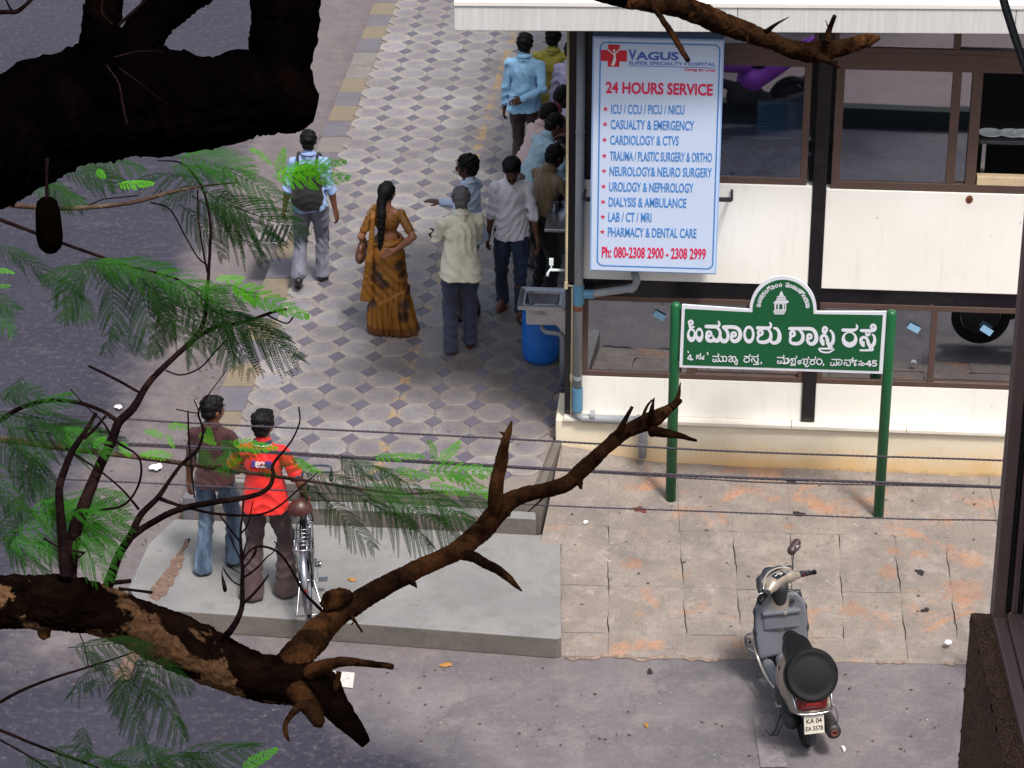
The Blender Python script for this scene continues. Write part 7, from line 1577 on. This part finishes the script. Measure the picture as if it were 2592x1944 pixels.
for pts in ([C4(1115, 680, 80, 8.9), C4(1120, 560, 72, 8.85), C4(1145, 440, 66, 8.85), C4(1162, 340, 44, 8.8), C4(1180, 290, 34, 8.8), C4(1196, 234, 8, 8.8)], [C4(1160, 300, 20, 8.8), C4(1136, 288, 6, 8.8)], [C4(900, 890, 70, 8.75), C4(1010, 930, 54, 8.6), C4(1120, 990, 46, 8.5), C4(1190, 1040, 36, 8.45), C4(1248, 1098, 8, 8.4)], [C4(170, 1510, 80, 8.05), C4(250, 1478, 66, 8.0), C4(330, 1458, 50, 7.95), C4(460, 1466, 36, 7.95), C4(588, 1486, 30, 7.9)],
            [C4(680, 1040, 40, 8.55), C4(700, 1065, 24, 8.5), C4(714, 1082, 6, 8.5)], [C4(380, 1225, 26, 8.3), C4(405, 1260, 14, 8.25), C4(436, 1306, 10, 8.2)], [C4(400, 1250, 8, 8.25), C4(380, 1270, 8, 8.25)], [C4(1740, 290, 34, 9.35), C4(1775, 225, 24, 9.35), C4(1812, 158, 16, 9.35)], [C4(1860, 225, 20, 9.4), C4(1885, 160, 14, 9.4), C4(1915, 122, 8, 9.4)], [C4(1905, 240, 50, 9.45), C4(1912, 170, 24, 9.4), C4(1924, 112, 6, 9.4)],
            [C4(1910, 285, 56, 9.45), C4(1990, 296, 44, 9.4), C4(2060, 308, 30, 9.4), C4(2136, 332, 14, 9.35)], [C4(2015, 160, 34, 9.5), C4(2045, 110, 22, 9.5), C4(2056, 36, 5, 9.5)], [C4(1370, 610, 14, 9.1), C4(1330, 650, 9, 9.05), C4(1282, 694, 6, 9)], [C4(1540, 540, 40, 9.2), C4(1552, 580, 12, 9.2)], [C4(1180, 690, 30, 8.95), C4(1186, 720, 6, 8.9)],
            [(750, 1745, 60, 8.05), (785, 1790, 48, 8.0), (808, 1830, 32, 7.95), (812, 1838, 12, 7.95)], [(768, 1780, 26, 8), (738, 1808, 16, 8), (722, 1835, 12, 8), (724, 1858, 12, 8), (732, 1876, 5, 8)], [(120, 1575, 24, 8), (112, 1600, 34, 8), (118, 1618, 20, 8)], [(858, 1700, 14, 8), (850, 1745, 10, 8), (846, 1722, 6, 8)]): limb('stub', pts, M_BK3, tr_, 16, .07, seed=17)
limb('burl', [C4(240, 1185, 60, 8.25), C4(280, 1150, 90, 8.25), C4(340, 1130, 84, 8.3), C4(385, 1110, 40, 8.3)], M_BK3, tr_, 26, .16, seed=20); limb('spur', [C4(262, 1150, 14, 8.2), C4(258, 1100, 6, 8.2)], M_BK3, tr_, 8, .05)
BR = T(-760, 1640, 8.0)
b = MB(); b.tube([(BR.x - .25, BR.y - .1, 0), (BR.x - .2, BR.y - .08, 3), (BR.x - .05, BR.y, BR.z), (BR.x - .4, BR.y + .1, BR.z + 3)], [.26, .2, .15, .08], 18); b.build('trunk', M_BK2, tr_, True)
BRN = [
 ([(171, 1470, 44, 8), (180, 1400, 38, 8), (195, 1325, 34, 8), (244, 1199, 27, 8.05), (285, 1110, 23, 8.1), (301, 1069, 22, 8.1), (338, 1032, 20, 8.1), (378, 967, 16, 8.15), (443, 902, 14, 8.2), (492, 857, 14, 8.2), (517, 809, 11, 8.2), (525, 731, 9, 8.2), (529, 670, 8, 8.2), (533, 570, 7, 8.2), (517, 488, 6, 8.2), (488, 439, 5, 8.2), (456, 411, 4, 8.2), (399, 407, 3, 8.2)], M_TWIG),
 ([(492, 857, 13, 8.2), (545, 828, 12, 8.2), (590, 820, 10, 8.2), (634, 810, 9, 8.2), (690, 790, 8, 8.2), (726, 782, 6, 8.2)], M_TWIG), ([(675, 796, 5, 8.2), (705, 812, 4, 8.2), (728, 818, 4, 8.2), (742, 803, 5, 8.2)], M_TWIG),
 ([(354, 994, 7, 8.1), (293, 960, 7, 8.1), (224, 926, 6, 8.1)], M_TWIG), ([(419, 938, 4, 8.2), (460, 949, 4, 8.2), (508, 930, 4, 8.2), (545, 890, 4, 8.2), (572, 862, 3, 8.2)], M_TWIG),
 ([(-30, 1080, 13, 8.1), (0, 1065, 13, 8.1), (53, 1032, 12, 8.1), (122, 1014, 11, 8.1), (195, 1018, 10, 8.1), (260, 1041, 10, 8.1), (301, 1069, 12, 8.1)], M_TWIG),
 ([(168, 1460, 34, 7.95), (155, 1325, 24, 7.95), (152, 1285, 22, 7.95), (150, 1236, 20, 7.95), (163, 1191, 19, 7.95), (183, 1142, 17, 7.95), (212, 1098, 13, 7.95), (244, 1045, 9, 7.95)], M_TWIG), ([(212, 1110, 9, 7.95), (240, 1085, 8, 7.95), (268, 1052, 6, 7.95)], M_TWIG),
 ([(272, 1485, 28, 8.1), (301, 1405, 22, 8.1), (330, 1359, 22, 8.1), (356, 1304, 17, 8.1), (399, 1260, 14, 8.15), (430, 1215, 10, 8.15), (460, 1175, 9, 8.15), (500, 1138, 8, 8.15), (514, 1090, 6, 8.15), (502, 1045, 5, 8.15), (520, 1010, 3, 8.15), (575, 935, 2.5, 8.15)], M_TWIG),
 ([(326, 1362, 20, 8.1), (376, 1328, 17, 8.1), (452, 1290, 16, 8.05), (544, 1271, 15, 8.0), (628, 1258, 13, 8.0), (676, 1238, 12, 8.0), (692, 1205, 10, 8.0), (691, 1176, 8, 8.0), (725, 1133, 5, 8.0), (743, 1107, 4.5, 8.0), (759, 1066, 4, 8.0), (756, 1030, 4, 8.0)], M_TWIG),
 ([(399, 1260, 11, 8.12), (440, 1275, 9, 8.1), (473, 1284, 8, 8.1), (544, 1300, 7, 8.1), (644, 1304, 6, 8.1), (700, 1285, 5, 8.1), (760, 1235, 4, 8.1), (805, 1195, 3, 8.1)], M_TWIG),
 ([(476, 1040, 4, 8.1), (478, 1110, 5, 8.1), (484, 1180, 5, 8.1), (492, 1260, 4, 8.1)], M_TWIG), ([(446, 1036, 3, 8.1), (475, 1042, 3, 8.1), (500, 1046, 3, 8.1)], M_TWIG), ([(490, 1010, 3, 8.1), (505, 1045, 3, 8.1)], M_TWIG),
 ([(188, 1300, 6, 8), (245, 1292, 6, 8), (310, 1280, 6, 8), (345, 1240, 6, 8), (358, 1190, 6, 8), (345, 1150, 5, 8), (290, 1115, 7, 8.05), (262, 1070, 5, 8.05), (220, 1030, 3, 8.05), (178, 985, 3, 8.05)], M_TWIG), ([(165, 1135, 5, 8), (250, 1190, 5, 8), (310, 1240, 5, 8), (352, 1290, 7, 8)], M_TWIG),
 ([(110, 1362, 5, 7.95), (150, 1385, 5, 7.95), (215, 1400, 6, 7.95)], M_TWIG), ([(185, 1420, 8, 7.95), (200, 1410, 6, 7.95), (216, 1396, 4, 7.95)], M_TWIG), ([(280, 1476, 12, 7.95), (332, 1470, 11, 7.95)], M_TWIG), ([(300, 1490, 9, 7.95), (340, 1494, 7, 7.95), (386, 1500, 8, 7.95)], M_TWIG),
 ([(570, 1612, 20, 8.05), (585, 1594, 17, 8.0), (600, 1570, 15, 8.0), (613, 1532, 13, 8.0), (613, 1480, 11, 8.0), (614, 1440, 10, 8.0), (610, 1386, 8, 8.0), (609, 1350, 6, 8.0), (613, 1304, 5, 8.0), (617, 1266, 4, 8.0)], M_TWIG),
 ([(606, 1369, 5, 8), (580, 1337, 5, 8), (556, 1303, 4, 8)], M_TWIG), ([(609, 1352, 5, 8), (626, 1330, 4, 8), (634, 1300, 3, 8), (640, 1270, 3, 8)], M_TWIG), ([(614, 1464, 6, 8), (648, 1440, 5, 8), (674, 1412, 4, 8), (692, 1398, 3, 8)], M_TWIG), ([(616, 1528, 7, 8), (640, 1505, 7, 8), (662, 1480, 6, 8), (680, 1455, 4, 8)], M_TWIG),
 ([(608, 1414, 4, 8), (592, 1380, 4, 8), (580, 1350, 3, 8)], M_TWIG), ([(608, 1482, 4, 8), (590, 1472, 4, 8), (572, 1450, 4, 8), (565, 1436, 3, 8)], M_TWIG), ([(606, 1450, 3, 8), (596, 1444, 3, 8), (576, 1432, 4, 8)], M_TWIG),
 ([(614, 1418, 5, 8), (630, 1396, 5, 8), (655, 1383, 6, 8), (690, 1390, 6, 8), (716, 1410, 6, 8.05), (743, 1451, 6, 8.1), (770, 1500, 7, 8.15), (814, 1545, 9, 8.2)], M_TWIG), ([(614, 1440, 5, 8), (632, 1420, 4, 8), (645, 1400, 8, 8), (648, 1384, 4, 8)], M_TWIG), ([(615, 1410, 4, 8), (622, 1380, 4, 8), (628, 1360, 3, 8)], M_TWIG), ([(690, 1400, 3, 8), (700, 1380, 3, 8), (694, 1370, 3, 8)], M_TWIG),
 ([(563, 1440, 2, 8), (562, 1455, 3, 8), (566, 1475, 9, 8), (570, 1494, 10, 8), (572, 1498, 3, 8)], M_TWIG),
 ([(-30, 512, 14, 8.2), (80, 524, 13, 8.2), (180, 527, 12, 8.2), (300, 518, 11, 8.2), (380, 502, 10, 8.2), (440, 484, 8, 8.2), (520, 470, 6, 8.2), (600, 462, 4, 8.2)], M_TWIG2), ([(225, 520, 4, 8.2), (260, 505, 3, 8.2), (300, 500, 3, 8.2), (350, 495, 3, 8.2)], M_TWIG), ([(400, 500, 3, 8.2), (408, 480, 3, 8.2)], M_TWIG),
 ([(-30, 545, 10, 8.3), (0, 556, 10, 8.3), (90, 590, 9, 8.3), (165, 618, 8, 8.3), (250, 648, 8, 8.3), (333, 676, 7, 8.3), (419, 697, 7, 8.3), (470, 720, 5, 8.3), (560, 800, 3, 8.3)], M_TWIG),
 ([(380, 512, 4, 8.2), (430, 530, 4, 8.2), (470, 600, 4, 8.2), (500, 650, 4, 8.2), (525, 672, 4, 8.2)], M_TWIG), ([(500, 480, 4, 8.2), (503, 560, 4, 8.2), (515, 640, 5, 8.2), (525, 690, 5, 8.2)], M_TWIG),
 ([(-30, 1108, 17, 8.3), (60, 1120, 16, 8.3), (195, 1138, 15, 8.3), (354, 1158, 13, 8.3), (480, 1175, 12, 8.5), (635, 1197, 10, 8.8), (732, 1211, 9, 9.1), (840, 1226, 8, 9.35), (930, 1240, 6, 9.4), (1030, 1250, 5, 9.4), (1130, 1244, 3, 9.4)], M_TWIG2),
 ([(-30, 1790, 9, 7.8), (0, 1777, 9, 7.8), (54, 1748, 8, 7.8), (130, 1718, 7, 7.8), (209, 1693, 6, 7.8), (318, 1658, 4, 7.8), (360, 1640, 3, 7.8)], M_TWIG), ([(-30, 1838, 9, 7.7), (0, 1848, 8, 7.7), (113, 1894, 7, 7.7), (250, 1944, 6, 7.7)], M_TWIG), ([(-20, 1862, 5, 7.7), (60, 1906, 5, 7.7), (120, 1944, 5, 7.7)], M_TWIG), ([(200, 1600, 3, 7.9), (215, 1640, 3, 7.9), (224, 1690, 3, 7.9)], M_TWIG),
]
for pts, mt in BRN: limb('twig' if max(p[2] for p in pts) < 15 else 'branch', pts, mt, tr_, 10, .035, per=5, seed=rnd.randint(1, 90))
# ---------- leaves
def leaf_mat(name, c0, c1):
    k = NM(name); r_ = k.add('ShaderNodeObjectInfo').outputs['Random']; c = k.mix(r_, c0, c1); c = k.mix(k.math('MULTIPLY', k.noise(9, 3, .6), .4), c, tuple(x * .7 for x in lin(c0)[:3]))
    k.b.inputs['Base Color'].default_value = (1, 1, 1, 1); k.l.new(c, k.b.inputs['Base Color']); k.b.inputs['Roughness'].default_value = .6; k.b.inputs['Specular IOR Level'].default_value = .15
    tr = k.n.new('ShaderNodeBsdfTranslucent'); k.l.new(c, tr.inputs[0]); mx = k.n.new('ShaderNodeMixShader'); mx.inputs[0].default_value = .35
    k.l.new(k.b.outputs[0], mx.inputs[1]); k.l.new(tr.outputs[0], mx.inputs[2]); k.l.new(mx.outputs[0], k.n['Material Output'].inputs[0]); return k.m
M_LD = leaf_mat('dark_leaf_green', '#183c0e', '#285216'); M_LM = leaf_mat('mid_leaf_green', '#225612', '#387c1a'); M_LB = leaf_mat('new_leaf_green', '#4fa80c', '#6cc41a')
def leaf_mesh(seed, npair=13, droop=.22, full=1.0, wide=1.0, leafy=1.0):
    r_ = random.Random(seed); b = MB()
    def rach(t): return Vector((t, .05 * math.sin(t * 3 + seed), -.16 * t * t))
    pts = [rach(i / 12) for i in range(13)]; b.tube(pts, [.0075 * (1 - .7 * i / 12) for i in range(13)], 5)
    for i in range(npair):
        t = .10 + .90 * i / (npair - 1); p0 = rach(t); L = (.40 if i else .3) * math.sin(math.pi * (.18 + .74 * t)) ** .8 * wide
        for sd_ in (-1, 1):
            if r_.random() > full: continue
            L2 = L * r_.uniform(.85, 1.08); a0 = R(60 - 30 * t + r_.uniform(-7, 7)); dx, dy = math.cos(a0), math.sin(a0) * sd_; dr = droop * r_.uniform(.7, 1.3)
            cur = r_.uniform(.05, .25)
            def pin(s): return p0 + Vector((dx * L2 * s + cur * L2 * s * s * .5, dy * L2 * s * (1 - .12 * s), -dr * L2 * s * s * 1.6 - .02 * s))
            n = max(6, int(L2 / .0170)); pp = [pin(q / n) for q in range(n + 1)]
            b.tube([pp[0], pp[n // 2], pp[-1]], .0020, 3, cap=False)
            for q in range(1, n + 1):
                d = (pp[q] - pp[q - 1]).normalized(); nn = d.cross(Vector((0, 0, 1))).normalized(); ln = .031 * leafy * math.sin(math.pi * (.15 + .8 * q / n)) ** .6
                for s2 in (-1, 1):
                    e = (nn * s2 * .88 + d * .45).normalized() * ln; w = d * .0092 * leafy; up_ = Vector((0, 0, r_.uniform(-.008, .006)))
                    o = pp[q]; b.raw([o - w * .4, o + e * .5 - w + up_ * .5, o + e + up_, o + e * .5 + w + up_ * .5], [(0, 1, 2, 3)])
    return b
LM = {}
for i in range(5):
    bb = leaf_mesh(i + 1, 13 + i % 3, .30 + .12 * (i % 3), .93)
    for nm, mt in (('d', M_LD), ('m', M_LM)): me = bb.mesh('leaf'); me.materials.append(mt); LM[(nm, i)] = me
for i in range(3):
    bb = leaf_mesh(i + 21, 10, .10, 1.0, .55, 1.25); me = bb.mesh('leaf'); me.materials.append(M_LB); LM[('b', i)] = me
for i in range(2):
    bb = leaf_mesh(i + 31, 11, .5, .8, 1.0); me = bb.mesh('leaf'); me.materials.append(M_LD); LM[('h', i)] = me
LEAVES = '''d 240 392 352 430 8.2|d 200 405 310 470 8.2|d 150 425 280 470 8.2|m 75 450 205 520 8.2|m 90 440 20 485 8.2|d 120 440 170 520 8.2|b 300 462 380 468 8.1|b 250 425 262 450 8.1
d 520 455 362 455 8.2|m 440 405 625 432 8.2|m 540 425 730 520 8.15|d 510 470 745 590 8.2|d 520 485 700 610 8.2|d 480 500 655 640 8.3|m 430 415 560 450 8.2|d 500 460 420 520 8.25|d 560 470 600 600 8.25|d 450 520 560 640 8.3
b 700 440 862 405 8.0|b 700 444 868 455 8.0|b 690 440 820 428 8.0|b 690 412 640 384 8.0|b 705 440 714 380 8.0
d 290 662 125 705 8.3|m 230 655 420 690 8.25|d 270 672 292 840 8.3|d 215 670 160 800 8.35|d 350 690 480 860 8.25|d 330 680 390 880 8.3|h 285 820 262 895 8.3|h 300 835 362 895 8.3|d 140 690 210 800 8.4|m 380 690 540 740 8.2|d 420 700 560 790 8.2|m 250 650 340 700 8.2|d 310 670 440 760 8.25|d 200 665 330 700 8.3
b 545 700 612 706 8.1|b 570 722 768 788 8.05|b 590 725 650 775 8.1|m 500 715 640 760 8.1|d 520 765 727 905 8.15|d 540 780 700 860 8.2|h 530 770 625 930 8.2|h 485 750 488 910 8.2|d 560 790 580 920 8.2|d 450 740 540 870 8.25|d 480 730 620 830 8.2|d 400 720 440 850 8.3|d 440 740 400 880 8.3
b -10 680 32 690 8.1|b -10 722 24 724 8.1|m -20 760 26 842 8.1|d -20 740 40 780 8.1|h 20 640 120 700 8.5|h -10 620 70 660 8.5
d -10 1005 95 1000 8.1|m 60 1030 172 1000 8.1|d 20 1050 245 1085 8.15|d 40 1075 285 1120 8.15|d -10 1040 150 1100 8.1|h 60 950 20 1010 8.2|d -20 1100 90 1230 8.1|d 30 1120 140 1240 8.1|d 100 1130 60 1260 8.1|d -20 1160 60 1290 8.1|m 120 1090 260 1140 8.1|d 0 1080 120 1150 8.1
m 190 1240 312 1262 8.05|m 40 1300 300 1308 8.05|d 60 1210 180 1290 8.1|m 20 1335 292 1300 8.05|m 150 1322 305 1352 8.05|m 0 1355 150 1415 8.05|m 168 1350 270 1455 8.0|d 10 1372 118 1458 8.05|d 60 1250 20 1360 8.1|d 120 1240 150 1340 8.1|m 100 1270 240 1300 8.05|d -10 1300 60 1420 8.1|m 160 1290 290 1400 8.05|d -20 1240 80 1300 8.1|d 90 1340 180 1430 8.1
d 175 1632 362 1642 7.8|d 293 1680 362 1862 7.8|d 355 1645 462 1852 7.8|d 376 1665 482 1738 7.8|h 240 1680 180 1760 7.8|d 320 1665 300 1800 7.8|h 270 1670 230 1750 7.8|d 340 1660 400 1780 7.8|d 200 1650 280 1700 7.8
d 213 1835 216 1922 7.7|d 125 1890 292 1944 7.7|h 355 1880 425 1944 7.7|d 452 1905 630 1892 7.7|d 440 1910 560 1960 7.7|b 612 1950 692 1895 7.6|d 250 1940 420 1930 7.7|d 60 1910 160 1960 7.7|d 340 1940 480 1915 7.7
b 735 1160 806 1192 9.35|d 770 1190 880 1225 9.35|m 800 1200 720 1170 9.35|b 945 1152 1062 1158 9.35|b 1108 1165 1084 1122 9.35|b 1070 1188 1246 1190 9.35|b 1120 1196 1270 1262 9.35|b 1085 1218 1175 1252 9.35|m 1150 1240 1238 1282 9.35|b 1000 1180 1080 1210 9.35|m 950 1190 1060 1235 9.35
d 800 1255 942 1372 9.35|d 910 1248 1076 1380 9.35|d 1010 1262 1152 1370 9.35|d 1090 1258 1205 1332 9.35|m 875 1160 1002 1220 9.35|d 860 1150 930 1210 9.35|d 840 1230 960 1290 9.35|d 960 1240 1040 1330 9.35|m 1040 1240 1180 1300 9.35|d 760 1215 830 1290 9.35|m 900 1230 1050 1270 9.35
b 582 1118 692 1132 8.15|b 500 1100 545 1120 8.2|b 525 1078 540 1110 8.2|b 415 1110 372 1090 8.2|b 440 1150 362 1155 8.2|m 600 1130 560 1190 8.2|b 560 1185 605 1160 8.2|m 490 1140 530 1168 8.2|b 420 1100 442 1130 8.2|m 650 1180 695 1200 8.2|b 1105 1170 1160 1120 9.3|b 430 1070 470 1085 8.2|m 540 1120 640 1145 8.2|b 300 1120 330 1150 8.15|b 270 1105 240 1130 8.15'''
r4 = random.Random(11)
camp = Vector((0, 0, CAMZ))
for line in LEAVES.replace('\n', '|').split('|'):
    if not line.strip(): continue
    kd, x0, y0, x1, y1, dp = line.split(); x0, y0, x1, y1, dp = map(float, (x0, y0, x1, y1, dp))
    a = T(x0, y0, dp); c = T(x1, y1, dp - .03 + r4.uniform(-.06, .06)); X_ = (c - a); L = X_.length; X_.normalize()
    tocam = (camp - a).normalized(); nz = (Vector((0, 0, 1)) * .55 + tocam * .75 + Vector((r4.uniform(-.38, .38), r4.uniform(-.28, .28), 0))).normalized()
    Z_ = (nz - X_ * nz.dot(X_)).normalized(); X_ = (X_ + Z_ * .16).normalized(); Z_ = (nz - X_ * nz.dot(X_)).normalized(); Y_ = Z_.cross(X_)
    me = LM[(kd, r4.randrange({'d': 5, 'm': 5, 'b': 3, 'h': 2}[kd]))]
    o = bpy.data.objects.new('leaf', me); COL.objects.link(o); w = r4.uniform(.85, 1.15) * (1.35 if L * FPX / dp < 90 else 1.0)
    M3 = Matrix((X_ * L, Y_ * L * w, Z_ * L)).transposed().to_4x4(); M3.translation = a; o.matrix_world = M3; o.parent = tr_

# ================================================================== overhead cables
M_CAB = M('galvanised_cable', '#38323c', .6, .3, var=.15, bump=.05); 
def cable(pts, rpx, strands, label, d=12.0):
    t_ = thing('overhead_cable', label, 'cable', (0, 0, 0), 'stay cables across the street')
    P3 = [np.array(T(x, y, d)) for x, y in pts]; sp = cat_rom(P3, 40); sp = np.array(sp); seg = np.linalg.norm(np.diff(sp, axis=0), axis=1); L = np.concatenate([[0], np.cumsum(seg)])
    m = int(L[-1] / .022); tt = np.linspace(0, L[-1], m); sp = np.stack([np.interp(tt, L, sp[:, i]) for i in range(3)], 1); r = rpx * d / FPX / 2
    for s_ in range(strands):
        pp = []
        for i in range(m):
            tn = Vector(sp[min(i + 1, m - 1)] - sp[max(0, i - 1)]).normalized(); a = tn.cross(Vector((0, 0, 1))).normalized(); b2 = tn.cross(a); ph = tt[i] / (r * 14) * 2 * math.pi + 2 * math.pi * s_ / strands
            pp.append(Vector(sp[i]) + (a * math.cos(ph) + b2 * math.sin(ph)) * r * .5)
        MB().tube(pp, r * .56, 5).build('strand', M_CAB, t_, True)
ext = lambda pts: [(pts[0][0] - 900, pts[0][1] - 45)] + pts + [(pts[-1][0] + 900, pts[-1][1] + 40)]
cable(ext([(-200, 1030), (53, 1043), (470, 1070), (900, 1091), (1400, 1117), (1800, 1140), (2150, 1153), (2600, 1168)]), 6, 3, 'topmost thin twisted steel cable crossing above the two young men')
cable(ext([(-200, 1095), (0, 1110), (480, 1130), (900, 1157), (1400, 1187), (1800, 1206), (2300, 1224), (2600, 1236)]), 8, 3, 'thick twisted steel cable, second from the top, across the red shirt')
cable(ext([(-200, 1102), (0, 1117), (480, 1135), (900, 1162), (1400, 1190), (1760, 1211), (1960, 1222), (2300, 1229), (2600, 1238)]), 5, 3, 'thin twisted cable running just below and against the thick one')
cable(ext([(-200, 1190), (0, 1205), (480, 1228), (900, 1252), (1400, 1280), (1800, 1295), (2300, 1314), (2600, 1320)]), 5, 3, 'lowest thin cable crossing in front of the green sign poles')

# ================================================================== window and rough wall of the near building at the right edge
WD = 6.6
pc = T(2504, 1582, WD)
nw = thing('near_building', 'rough brown pebbled wall with a metal framed window at the right edge', 'building', (0, 0, 0))
def peb():
    k = NM('pebble_dash'); v = k.add('ShaderNodeTexVoronoi', {'Vector': k.tc, 'Scale': 170.0}, feature='F1'); v2 = k.add('ShaderNodeTexVoronoi', {'Vector': k.tc, 'Scale': 75.0}, feature='F1')
    c = k.mix(k.ramp(v.outputs['Color'], [(.2, 0.), (.8, 1.)]), '#5a3a28', '#8a6648'); c = k.mix(k.math('MULTIPLY', k.noise(6, 5, .6), .5), c, '#2c1c14')
    h = k.math('SUBTRACT', 1.0, k.math('ADD', k.math('MULTIPLY', v.outputs['Distance'], 1.3), k.math('MULTIPLY', v2.outputs['Distance'], .5))); k.bump(h, 1.0, .012); return k.out(c, .95)
M_PEB = peb()
yw = R(2.2); dy_ = Vector((math.sin(yw), math.cos(yw), 0)); dx_ = Vector((math.cos(yw), -math.sin(yw), 0))
w0 = T(2457, 1552, WD); zt = w0.z
def NB(a, b, z): q = w0 + dx_ * a + dy_ * b; return Vector((q.x, q.y, z))
b = MB(); vs = []; nb_, na_ = 46, 90; rn = random.Random(3)
# rough displaced side face and top
def rough(p, n, s): d = float(vnoise(np.array([[p.x, p.y, p.z]]), 60, 1)[0]) * .004 + float(vnoise(np.array([[p.x, p.y, p.z]]), 190, 2)[0]) * .003; return p + n * d
H_W = 1.2
cols = 130; rws = 90
for i in range(cols + 1):
    yy = -2.6 + 2.6 * i / cols
    for j in range(rws + 1): vs.append(rough(NB(0, yy, zt - H_W * j / rws), -dx_, 1))
fsx = [(i * (rws + 1) + j, (i + 1) * (rws + 1) + j, (i + 1) * (rws + 1) + j + 1, i * (rws + 1) + j + 1) for i in range(cols) for j in range(rws)]
b.raw(vs, fsx)
vs = []; tw_ = 30
for i in range(cols + 1):
    yy = -2.6 + 2.6 * i / cols
    for j in range(tw_ + 1): a = .30 * j / tw_; vs.append(rough(NB(a, yy, zt), Vector((0, 0, 1)), 1))
b.raw(vs, [(i * (tw_ + 1) + j, i * (tw_ + 1) + j + 1, (i + 1) * (tw_ + 1) + j + 1, (i + 1) * (tw_ + 1) + j) for i in range(cols) for j in range(tw_)])
vs = []
for j in range(rws + 1):
    for i in range(tw_ + 1): vs.append(rough(NB(.30 * i / tw_, 0, zt - H_W * j / rws), dy_, 1))
b.raw(vs, [(j * (tw_ + 1) + i, j * (tw_ + 1) + i + 1, (j + 1) * (tw_ + 1) + i + 1, (j + 1) * (tw_ + 1) + i) for j in range(rws) for i in range(tw_)])
b.build('parapet', M_PEB, nw, smooth=True)
b = MB(); pts = [NB(.012, -2.6, 0), NB(.30, -2.6, 0), NB(.30, -.012, 0), NB(.012, -.012, 0)]; b.prism([(p.x, p.y) for p in pts], 0, zt - .02); b.build('wall', M_PEB, nw)
pts = [NB(.302, -2.6, 0), NB(3, -2.6, 0), NB(3, -.1, 0), NB(.302, -.1, 0)]; b = MB(); b.prism([(p.x, p.y) for p in pts], 0, zt - .05); b.build('wall', M_PEB, nw)
M_NF = M('near_frame_brown', '#77605c', .45, .3, var=.1, bump=.03); M_NFD = M('dark_gasket', '#0c0a0e', .5)
fx0 = (pc - w0).dot(dx_) - .0
def NP(a, z0, z1, w, y0, y1, name, mat):
    pts = [NB(a, y0, 0), NB(a + w, y0, 0), NB(a + w, y1, 0), NB(a, y1, 0)]; b = MB(); b.prism([(p.x, p.y) for p in pts], z0, z1); return b.build(name, mat, win, bevel=.003)
win = MB().box((0, 0, -50), (.001, .001, .001)).mesh('x') and None
b = MB(); top = CAMZ + 2.5
pts = [NB(fx0, -.06, 0), NB(fx0 + .028, -.06, 0), NB(fx0 + .028, .0, 0), NB(fx0, .0, 0)]; b.prism([(p.x, p.y) for p in pts], zt + .002, top)
win = b.build('window', M_NF, nw, bevel=.003)
NP(fx0 + .0285, zt + .03, top, .012, -.055, -.01, 'gasket', M_NFD); NP(fx0 + .041, zt + .03, top, .018, -.065, -.012, 'sash', M_NF)
NP(fx0 + .0, zt + .003, zt + .028, .03, -2.6, -.062, 'rail', M_NF); NP(fx0 + .031, zt + .003, zt + .04, .022, -2.6, -.067, 'rail', M_NF); NP(fx0 + .0285, zt + .001, zt + .02, .003, -2.6, -.07, 'gasket', M_NFD)
NP(fx0 + .048, zt + .04, top, .005, -2.6, -.068, 'pane', glass_mat('near_window_glass', .55, '#23252e'))
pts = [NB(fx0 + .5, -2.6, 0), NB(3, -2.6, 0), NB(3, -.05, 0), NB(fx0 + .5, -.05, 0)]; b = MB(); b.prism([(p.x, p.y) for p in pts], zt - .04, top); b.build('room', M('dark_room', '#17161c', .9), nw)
st = thing('window_stay', 'dark iron window stay hanging in the top right corner', 'window stay', (0, 0, 0))
limb('bar', [(2525, -60, 20, 5.5), (2540, 0, 22, 5.5), (2566, 85, 22, 5.5), (2596, 175, 20, 5.5), (2650, 330, 20, 5.5)], M_NFD, st, 10, 0)
